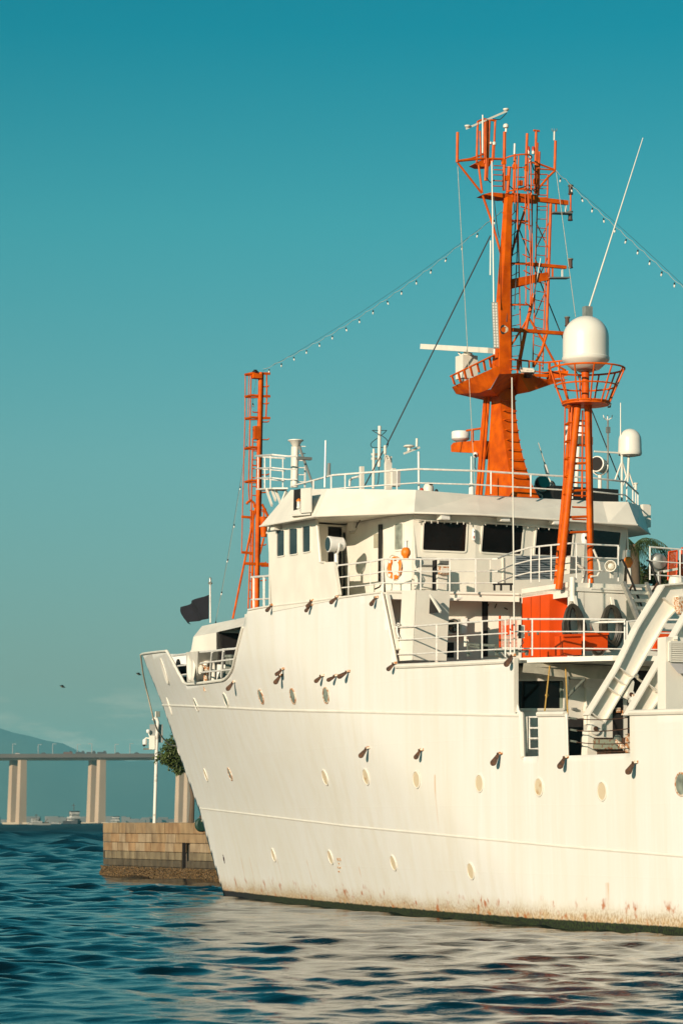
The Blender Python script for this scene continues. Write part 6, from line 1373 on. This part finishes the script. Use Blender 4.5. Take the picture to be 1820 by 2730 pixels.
o = thing('shackle_rope', 'shackle and frayed rope lashing between the crane arms', 'rope', P(R5(1195, 620), s=35.5)); MB().path([P(R5(x, y), s=35.5) for x, y in ((1195, 605), (1200, 630), (1225, 650), (1270, 668))], .035, 6).build('lashing', ropem, o, True); MB().path([P(R5(1193 + 12 * math.cos(a), 610 + 14 * math.sin(a)), s=35.5) for a in np.linspace(0, 6.28, 10, endpoint=False)], .025, 5, True).build('shackle', alum, o, True)
o = thing('sheave_block', 'rust stained white sheave block hanging at the crane arm head', 'block', P(T3(1390, 1100), s=34.9)); MB().prism([P(T3(x, y), s=34.9) for x, y in ((1360, 985), (1437, 985), (1437, 1200), (1400, 1240), (1360, 1180))], (-.25, 0, 0)).build('cheek', rustl, o); MB().lathe([(.10, -.1), (.10, .1)], P(T3(1395, 1240), s=34.9), (1, 0, 0), n=14).build('sheave', rustl, o, True)
# louvred machinery box on the bulwark
lx = P(V8(785, 1700), t=-5.35).x
lv = thing('louvred_machinery_box', 'white machinery casing with louvred vent standing on the bulwark', 'casing', Vector((lx, -5.3, 5.7)))
l0 = P(V8(655, 1700), t=-5.35).x
zt5 = P(V8(720, 1052), t=-5.35).z
MB().box(((l0 + lx) / 2, -4.1, (zt5 + 4.66) / 2), (lx - l0, 2.5, zt5 - 4.66)).build('case', white, lv)
q = [P(V8(835, 1130), s=lx + .01), P(V8(1300, 1128), s=lx + .01), P(V8(1300, 1440), s=lx + .01), P(V8(835, 1430), s=lx + .01)]
MB().prism(q, (.005, 0, 0)).build('louvre_recess', rust, lv)
for k in range(9):
    a, b = lerp(q[0], q[3], (k + .5) / 9), lerp(q[1], q[2], (k + .5) / 9); MB().prism([a + Vector((.0, 0, .04)), b + Vector((.0, 0, .04)), b + Vector((.06, 0, -.045)), a + Vector((.06, 0, -.045))], (.008, 0, .008)).build('slat', white, lv)
for a, b in ((0, 3), (0, 1)): MB().bar(q[a] + Vector((.03, 0, 0)), q[b] + Vector((.03, 0, 0)), .07, .06).build('louvre_frame', white, lv)
MB().prism([P(V8(845, 1460), s=lx + .02), P(V8(1300, 1475), s=lx + .02), P(V8(1300, 1620), s=lx + .25), P(V8(980, 1620), s=lx + .25)], (.015, 0, 0)).build('hood', cabgrey if 'cabgrey' in globals() else MATS['cabinet_grey'], lv)
MB().bar(P(V8(940, 1050), s=lx), P(V8(940, 1100), s=lx + .05), .1).build('lifting_lug', white, lv)
# extra dim background: far side structure of the working deck
part(MB().box((36, 5.2, 6.2), (9, .1, 3.0)), 'deck_screen', white)
# ------------------------------------------------------------------ quay (stone pier parallel to the ship)
stone = mat('quay_stone', (.42, .33, .22), .85, scale=1.1, col2=(.25, .185, .115), bump=.5, bscale=6, stretch=(1, 1, .35), thr=(.32, .68))
def stone_mat(name, a, b):
    m = mat(name, a, .85, scale=1.7, col2=b, bump=.7, bscale=9, stretch=(1.2, 1.2, .55), thr=(.28, .72)); return m
st = [stone_mat('stone_tan', (.36, .245, .13), (.19, .12, .06)), stone_mat('stone_warm', (.37, .235, .12), (.18, .105, .05)), stone_mat('stone_pale', (.40, .30, .185), (.21, .145, .085)), stone_mat('stone_grey', (.31, .22, .125), (.15, .10, .055))]
wet = [stone_mat('stone_wet', (.115, .09, .055), (.045, .035, .022)), stone_mat('stone_tidal', (.26, .205, .12), (.10, .075, .045))]
tQ = 10.35; ZQ = 2.83
sQ0 = P((279, 2300), t=tQ).x
quay = thing('stone_quay', 'old stone block quay with mussel crusted foot behind the bow', 'quay', Vector((sQ0, tQ, 0)))
MB().box((sQ0 + 50.3, tQ + 10.2, .3), (100, 20, 4.9)).build('core', mat('mortar', (.10, .08, .06), .9), quay)
MB().box((sQ0 + 50.3, tQ + 10.3, ZQ - .04), (100.2, 20.2, .10)).build('top_paving', st[3], quay)
zc = [ZQ, 2.28, 1.82, 1.36, .96, .60, .15]
for r_ in range(6):
    z1, z0 = zc[r_], zc[r_ + 1]; s_ = sQ0 + .0 - (.55 if r_ % 2 else 0.0); first = True
    while s_ < sQ0 + 27:
        L_ = random.uniform(.65, 1.25) if r_ else random.uniform(.8, 1.6)
        a, b = max(s_, sQ0), s_ + L_
        if b - a > .25:
            pr = random.uniform(.0, .06); g = .026
            ins = .05 + pr; m_ = random.choice(st) if r_ < 3 else (wet[1] if r_ == 3 else wet[0])
            if r_ == 0 and random.random() < .6: m_ = random.choice([st[1], st[0]])
            x0, x1 = a + g, b - g; zz0, zz1 = z0 + .010, z1 - .010; f_ = tQ - ins; e = .022
            mb = MB(); vs = [(x0, tQ + .3, zz0), (x1, tQ + .3, zz0), (x1, tQ + .3, zz1), (x0, tQ + .3, zz1), (x0, f_ + e, zz0), (x1, f_ + e, zz0), (x1, f_ + e, zz1), (x0, f_ + e, zz1),
                             (x0 + e, f_, zz0 + e), (x1 - e, f_ + random.uniform(0, .02), zz0 + e), (x1 - e, f_ + random.uniform(0, .02), zz1 - e), (x0 + e, f_, zz1 - e)]
            mb.add(vs, [(0, 1, 5, 4), (1, 2, 6, 5), (2, 3, 7, 6), (3, 0, 4, 7), (4, 5, 9, 8), (5, 6, 10, 9), (6, 7, 11, 10), (7, 4, 8, 11), (8, 9, 10, 11)])
            if not (r_ >= 2 and r_ < 5 and abs((a + b) / 2 - (sQ0 + 10.6)) < .35): mb.build('stone_block', m_, quay)
        s_ += L_
    # end face (head of the quay)
    y_ = tQ
    while y_ < tQ + 6:
        L_ = random.uniform(1.2, 2.0); MB().box((sQ0 - .02, y_ + L_ / 2 - .05, (z0 + z1) / 2), (.12, L_ - .03, z1 - z0 - .03)).build('stone_block', st[r_ % 4] if r_ < 3 else wet[0], quay); y_ += L_
MB().bar((sQ0 + 10.6, tQ - .08, 1.85), (sQ0 + 10.6, tQ - .08, .1), .16, .10, (1, 0, 0)).build('drain_slot', dark, quay)
# mussels and barnacles
mm = MB()
for k in range(5200):
    s_ = sQ0 - .1 + random.random() * 27; z = random.random() ** 1.2 * .62 - .06; t_ = tQ - .10 - .12 * (1 - z / .6) - random.random() * .06
    r = random.uniform(.03, .065); c = Vector((s_, t_, z)); a = Vector((random.uniform(-1, 1), random.uniform(-1, .3), random.uniform(-1, 1))).normalized(); b = a.orthogonal().normalized(); d = a.cross(b)
    mm.add([c + a * r * 1.5, c + b * r, c + d * r, c - b * r, c - d * r, c - a * r], [(0, 1, 2), (0, 2, 3), (0, 3, 4), (0, 4, 1), (5, 2, 1), (5, 3, 2), (5, 4, 3), (5, 1, 4)])
mu = mm.build('mussel_crust', mat('mussels', (.20, .115, .04), .75, scale=18, col2=(.03, .022, .012), thr=(.42, .6)), quay); mu['kind'] = 'stuff'
# fender with bird
Yf = W(Q1(1360, 880), 130)
fd = thing('green_fender', 'dark green round fender hanging at the quay edge beside the bow', 'fender', Yf, frame=WORLD)
MB().lathe([(.28, -.12), (.34, -.05), (.34, .05), (.28, .12)], W(Q1(1360, 882), 130), (.5, -.86, 0), n=28).build('disc', mat('fender_green', (.012, .05, .035), .6), fd, True)
MB().path([W(Q1(1360, 860), 129.8), W(Q1(1368, 835), 129.8), W(Q1(1372, 812), 129.8)], .03, 6).build('rope', ropem, fd, True); MB().lathe([(.06, -.12), (.09, 0), (.05, .12)], W(Q1(1357, 828), 129.9), n=12).build('float', rust, fd, True)
# surveillance post
Yp = 141.0
def U(x, y, d=0.0): return W(Q1(x, y), Yp + d)
cp = thing('camera_post', 'leaning white post with surveillance cameras on the quay', 'camera post', U(1042, 878), frame=WORLD)
MB().path([U(1042, 878), U(1050, 620), U(1056, 400), U(1062, 230), U(1066, 190), U(1058, 168), U(1042, 165), U(1034, 178)], .088, 10).build('post', mat('post_white', (.74, .71, .64), .6, scale=3, col2=(.45, .40, .33), thr=(.30, .42)), cp, True)
MB().box(U(1066, 136), (.2, .2, .28)).build('top_box', steelg, cp); MB().bar(U(1050, 118), U(1050, 165), .05).build('spike', white, cp)
MB().box(U(1055, 267, .25), (.66, .2, .92)).build('grey_panel', grey, cp); MB().box(U(1027, 328), (.30, .24, .70)).build('cabinet', cream, cp)
MB().lathe([(.02, -.11), (.08, -.08), (.11, 0), (.08, .08), (.02, .11)], U(1000, 252), n=16).build('ball_light', whitep, cp, True); MB().bar(U(1000, 262), U(1012, 290), .04).build('light_arm', white, cp)
MB().lathe([(.09, -.17), (.12, -.12), (.12, .10), (.07, .16), (.02, .17)], U(978, 325), n=16).build('dome_camera', whitep, cp, True); MB().path([U(978, 305), U(985, 297), U(1010, 300)], .04, 6).build('camera_arm', white, cp, True); MB().lathe([(.01, -.13), (.06, -.1), (.08, -.02)], U(972, 338, -.1), n=12).build('camera_lens', black, cp, True)
MB().box(U(998, 371), (.45, .15, .08)).build('bracket_tray', steelg, cp)
# broad leaved tree behind the bow, palm behind the wheelhouse
leafm = mat('leaf_green', (.075, .105, .018), .55, var=.0, scale=.9, col2=(.025, .045, .010), thr=(.35, .65))
def leafy(name, lab, base, crown_c, rad, n, leaf, m=leafm, frame=WORLD):
    t_ = thing(name, lab, 'tree', base, frame=frame); base, crown_c = Vector(base), Vector(crown_c)
    tr = MB(); tr.path([base, lerp(base, crown_c, .4) + Vector((.15, 0, 0)), crown_c - Vector((0, 0, rad[2] * .2))], [.14, .11, .06], 8)
    clumps = []
    for k in range(34):
        d = Vector((random.gauss(0, 1), random.gauss(0, 1), random.gauss(0, 1))).normalized(); f_ = random.uniform(.45, 1.0)
        c = crown_c + Vector((d.x * rad[0], d.y * rad[1], d.z * rad[2])) * f_; clumps.append((c, random.uniform(.28, .5)))
        tr.path([crown_c - Vector((0, 0, rad[2] * .4)), lerp(crown_c, c, .5) + Vector((0, 0, -.1)), c], [.08, .05, .02], 5)
    tr.build('trunk', mat('bark', (.12, .085, .055), .9), t_, True)
    mb = MB()
    for k in range(n):
        c, r = random.choice(clumps); d = Vector((random.gauss(0, 1), random.gauss(0, 1), random.gauss(0, 1))).normalized()
        p = c + d * r * random.random() ** .4; nr = (d + Vector((random.uniform(-.8, .8), random.uniform(-.8, .8), random.uniform(-.2, 1.0)))).normalized()
        a = nr.orthogonal().normalized(); a = (a + nr.cross(a) * random.uniform(-2, 2)).normalized(); b = nr.cross(a); L_ = leaf * random.uniform(.7, 1.3)
        mb.add([p, p + a * L_ * .5 + b * L_ * .24 + nr * .02, p + a * L_, p + a * L_ * .5 - b * L_ * .24 + nr * .02], [(0, 1, 2, 3)])
    mb.build('crown', m, t_); return t_
leafy('quay_tree', 'bushy green tree on the quay behind the bow', W(Q1(1290, 878), 137), W(Q1(1262, 405), 137), (1.35, 1.1, .95), 5200, .17)
def palm(base, top, lab, nf=22, L_=3.2):
    t_ = thing('palm_tree', lab, 'palm', base, frame=WORLD); base, top = Vector(base), Vector(top)
    MB().path([base, lerp(base, top, .5) + Vector((.2, 0, 0)), top], [.28, .2, .18], 10).build('trunk', MATS['bark'], t_, True)
    cr = MB()
    for k in range(nf):
        a = 6.2832 * k / nf + random.uniform(-.2, .2); el_ = random.uniform(-.1, 1.1); d = Vector((math.cos(a), math.sin(a), 0)); pts = []
        for i in range(9):
            f_ = i / 8; pts.append(top + d * (L_ * f_ * math.cos(el_ * .6)) + Vector((0, 0, L_ * (math.sin(el_) * f_ - 1.05 * f_ * f_))))
        cr.path(pts, [.022 * (1 - .7 * i / 8) for i in range(9)], 4)
        sd_ = Vector((-d.y, d.x, 0))
        for i in range(1, 9):
            for q in range(3):
                f_ = q / 3; p = lerp(pts[i - 1], pts[i], f_)
                for sg in (-1, 1):
                    e = p + sd_ * sg * random.uniform(.25, .45) + Vector((0, 0, -random.uniform(.35, .75))) + d * .15
                    cr.add([p, p + d * .03, e], [(0, 1, 2)])
    cr.build('crown', leafm, t_); return t_
palm(W((1688, 2190), 110), W((1690, 1452), 110), 'palm with drooping fronds behind the wheelhouse', 15, 2.1)
leafy('quay_bush_tree', 'thin leafy tree crown behind the grey searchlight', W((1775, 2190), 112), W(T3(1000, 620), 112), (1.5, 1.0, .75), 900, .20)

# ------------------------------------------------------------------ bridge, far boats, hills
DB = 2450.0
conc = mat('bridge_concrete', (.50, .37, .26), .9, scale=.02, var=.2); concd = mat('bridge_parapet', (.10, .085, .075), .9, scale=.03, var=.25)
bridge = thing('road_bridge', 'long concrete road bridge on tall paired piers across the bay', 'bridge', W((120, 2190), DB), frame=WORLD)
def BW(x, y, d=0.0): return W(Q1(x, y), DB + d)
z_top, z_mid, z_bot = BW(0, 405).z, BW(0, 432).z, BW(0, 447).z
xl, xr = -1600.0, 1500.0
def slope(x): return DB - 0.10 * (x - BW(650, 0).x)      # the bridge comes a little nearer to the right
def girder(z0, z1, w, m, name, n=24):
    pts = [Vector((x, slope(x), 0)) for x in np.linspace(xl, xr, n)]
    mb = MB(); rings = []
    for p in pts: rings.append([Vector((p.x, p.y - w / 2, z0)), Vector((p.x, p.y + w / 2, z0)), Vector((p.x, p.y + w / 2, z1)), Vector((p.x, p.y - w / 2, z1))])
    return mb.loft(rings).build(name, m, bridge)
girder(z_mid, z_top, 27, concd, 'deck_slab'); girder(z_bot, z_mid - .2, 15, conc, 'box_girder')
zb_ = 1.0
for base_x in (85, 618, 1212):
    for j, off in enumerate((0, 57)):
        xb, xt_ = base_x + off, base_x + off + (11 if base_x < 1000 else 8); dd = slope(BW(xb, 865).x) - DB - (8 if j else -8)
        cb_, ct_ = BW(xb, 868, dd), BW(xt_, 447, dd); cb_.z = 0; ct_.z = z_bot
        M_ = Matrix.Rotation(R(38), 3, 'Z'); r0, r1 = 6.2, 5.0
        rings = []
        for c, r in ((cb_, r0), (ct_, r1)): rings.append([c + M_ @ Vector((a * r, b * r * .8, 0)) for a, b in ((-.62, -.62), (.62, -.62), (.62, .62), (-.62, .62))])
        MB().loft(rings).build('pier_column', conc, bridge)
    c = BW(base_x + 28, 868); c.z = 0; c.y = slope(c.x); MB().box(c + Vector((0, 0, .8)), (24, 22, 2.6)).build('pier_footing', mat('footing', (.5, .4, .28), .9), bridge)
for base_x in (-450, 1760, 2300):
    for off in (0, 57):
        c = BW(base_x + off, 868); c.z = 0; c.y = slope(c.x); MB().box(c + Vector((0, 0, z_bot / 2)), (6.5, 6.5, z_bot), Matrix.Rotation(R(38), 3, 'Z')).build('pier_column', conc, bridge)
lampm = mat('lamp_grey', (.30, .31, .30), .6)
for i, x in enumerate((90, 247, 362, 515, 628, 772, 885)):
    a, b = BW(x, 405), BW(x, 338); a.y = b.y = slope(a.x) + (10 if i % 2 else -10)
    d = Vector((3.2 * (1 if x != 628 else -1), 0, 0))
    o = thing('bridge_lamp', 'pale street lamp standing on the far bridge deck', 'street lamp', a, 'street lamps along the far bridge', frame=WORLD)
    MB().tube(a, b, .42, .3, n=6).build('pole', lampm, o, True); MB().bar(b, b + d, .5, .4).build('arm', lampm, o)
carm = [mat('car_dark', (.03, .03, .035), .4), mat('car_red', (.10, .04, .03), .4), mat('car_white', (.4, .38, .36), .4)]
for i, (x, lab, ci, big) in enumerate(((122, 'white car crossing the far bridge', 2, 0), (300, 'dark car crossing the far bridge alone', 0, 0), (465, 'dark red lorry on the far bridge', 1, 1), (548, 'dark bus on the far bridge', 0, 1), (622, 'dark lorry beside a bridge lamp', 0, 1), (695, 'long dark lorry behind other traffic on the bridge', 0, 1), (800, 'dark van on the far bridge', 0, 0), (930, 'dark pickup on the far bridge near the quay post', 0, 0))):
    c = BW(x, 403); c.y = slope(c.x) - 9; c.z -= .6; L_, h = (8, 2.4) if big else (4.2, 1.3); o = thing('bridge_car', lab, 'vehicle', c, 'traffic on the far bridge', frame=WORLD)
    MB().box(c + Vector((0, 0, h * .45)), (L_, 2.2, h * .7)).build('body', carm[ci], o); MB().box(c + Vector((L_ * (.3 if big else 0), 0, h * .95)), (L_ * (.25 if big else .5), 2.0, h * .5)).build('cabin', carm[0], o)
farw = mat('far_white', (.5, .48, .44), .7, scale=.3, var=.4)
def boat(x, y, D, L_, hh, lab, hullc, tower=True, ang=40):
    c = W(Q1(x, y), D); c.z = 0; o = thing('distant_ship', lab, 'boat', c, frame=WORLD); M_ = Matrix.Rotation(R(ang), 3, 'Z')
    q = lambda a, b, z: c + M_ @ Vector((a * L_, b * L_ * .26, z * hh))
    mb = MB(); mb.loft([[q(-.5, -.8, -.02), q(.35, -.8, -.02), q(.47, 0, -.02), q(.35, .8, -.02), q(-.5, .8, -.02)], [q(-.52, -1, .22), q(.38, -1, .22), q(.56, 0, .30), q(.38, 1, .22), q(-.52, 1, .22)]]).build('hull', hullc, o)
    wm = farw
    for i, (a0, a1, b, z0, z1) in enumerate(((-.12, .34, .85, .22, .40), (.06, .33, .70, .40, .56), (.12, .30, .80, .56, .66))):
        MB().loft([[q(a0, -b, z0), q(a1, -b, z0), q(a1, b, z0), q(a0, b, z0)], [q(a0, -b, z1), q(a1 - .02, -b, z1), q(a1 - .02, b, z1), q(a0, b, z1)]]).build('deckhouse', wm, o)
        MB().loft([[q(a0 - .005, -b * 1.02, z0 + .06), q(a1 + .004, -b * 1.02, z0 + .06), q(a1 + .004, b * 1.02, z0 + .06), q(a0 - .005, b * 1.02, z0 + .06)], [q(a0 - .005, -b * 1.02, z0 + .10), q(a1, -b * 1.02, z0 + .10), q(a1, b * 1.02, z0 + .10), q(a0 - .005, b * 1.02, z0 + .10)]]).build('window_band', black, o)
    if tower: MB().tube(q(.12, 0, .7), q(.10, 0, 1.0), .25, .12, n=6).build('mast', rust, o); MB().box(q(.1, 0, .9), (2.2, .3, .3)).build('yard', rust, o)
    MB().box(q(-.3, 0, .27), (L_ * .3, L_ * .3, hh * .08)).build('cargo', rust, o); MB().tube(q(-.06, -.4, .4), q(-.08, -.4, .64), L_ * .035, n=8).build('funnel', rust, o); MB().tube(q(-.25, .3, .25), q(-.42, .2, .6), L_ * .012, n=5).build('derrick', rust, o)
greyh = mat('far_hull', (.35, .34, .30), .6); darkh = mat('far_hull_dark', (.05, .05, .055), .6)
boat(262, 870, 1900, 15, 8, 'pale supply boat anchored between the first two bridge piers', greyh, True, 200)
boat(492, 872, 1850, 15, 15, 'larger supply ship with tall mast moored beside the middle pier', darkh, True, -60)
boat(775, 866, 2000, 12, 10, 'small white ship behind the stone quay end', greyh, False, -70)
boat(395, 864, 2300, 18, 4, 'low barge lying between two ships under the bridge', greyh, False, 190)
# hills
hm = mat('hill_forest', (.045, .06, .035), .95, scale=.002, var=.4)
def hills(D, prof, name, depth=2500):
    us = [p[0] for p in prof]; vs = [p[1] for p in prof]; n = 160; mb = MB(); U_ = np.linspace(us[0], us[-1], n); rows = []
    for r_ in range(6):
        row = []
        for i, u in enumerate(U_):
            h = max((HOR - np.interp(u, us, vs)) / F * D, 4) ; rel = [0, .45, .8, 1, .6, 0][r_]; jit = 1 + .10 * math.sin(i * .9 + r_ * 2) + .06 * math.sin(i * 2.3 + r_)
            y_ = D + (r_ - 3) * depth / 5; row.append(Vector(((u - 910) / F * D, y_, h * rel * (jit if r_ != 3 else 1 + .02 * math.sin(i * 1.7)) - (2 if r_ in (0, 5) else 0))))
        rows.append(row)
    mb.v = [p for r_ in rows for p in r_]
    mb.f = [(r_ * n + i, r_ * n + i + 1, (r_ + 1) * n + i + 1, (r_ + 1) * n + i) for r_ in range(5) for i in range(n - 1)]
    o = mb.build(name, hm, None, True, base=(0, 0, 0), frame=WORLD); o['kind'] = 'structure'; o['label'] = 'hazy blue mountains across the bay'; return o
hills(13000, [(-2600, 2100), (-1500, 2020), (-700, 2060), (-300, 1960), (-120, 1925), (0, 1932), (18, 1934), (45, 1960), (80, 1965), (120, 1973), (158, 1970), (190, 1988), (215, 2004), (260, 2018), (330, 2024), (420, 2030), (475, 2046), (560, 2062), (800, 2090), (1300, 2070), (1900, 2100), (3200, 2040), (4500, 2120)], 'hills')
mb = MB(); 
for k in range(90):
    u = -400 + k * 14 + random.uniform(-5, 5); c = W((u, 2190), 5200); c.z = 0; mb.box(c + Vector((0, random.uniform(0, 200), 3)), (random.uniform(6, 26), 20, random.uniform(4, 20)))
o = mb.build('far_shore', mat('far_town', (.20, .17, .15), .9, scale=.01, var=.5), None, base=(0, 0, 0), frame=WORLD); o['kind'] = 'stuff'; o['label'] = 'far low waterfront buildings along the horizon'
# birds
for (u, v), lab in (((168, 1831), 'small dark bird gliding low left of the bow'), ((371, 1798), 'small dark bird flying close ahead of the bow')):
    c = W((u, v), 240); o = thing('gull', lab, 'bird', c, frame=WORLD)
    MB().lathe([(.01, -.22), (.07, -.12), (.08, .02), (.04, .16), (.01, .24)], c, (1, .1, -.2), n=10).build('body', steelg, o, True)
    for sg in (-1, 1): MB().prism([c + Vector((-.08, 0, .03)), c + Vector((.1, 0, .03)), c + Vector((.05, sg * .3 + .0, .14)), c + Vector((-.14 + sg * .1, sg * .62, .06))], (0, 0, .012)).build('wing', steelg, o)
# air
hz = MB().box((0, 9000, 229), (52000, 52000, 460)).build('haze', white, None, base=(0, 0, 0), frame=WORLD)
hz.data.materials.clear(); vm = bpy.data.materials.new('haze_air'); N, L = nodes_of(vm); N.clear()
pv = N.new('ShaderNodeVolumePrincipled'); pv.inputs['Color'].default_value = (.30, .84, .97, 1); pv.inputs['Density'].default_value = 6.8e-5; pv.inputs['Anisotropy'].default_value = 0.0
ou = N.new('ShaderNodeOutputMaterial'); L.new(pv.outputs[0], ou.inputs['Volume']); hz.data.materials.append(vm); hz['kind'] = 'stuff'; hz['label'] = 'thin sea haze over the bay'
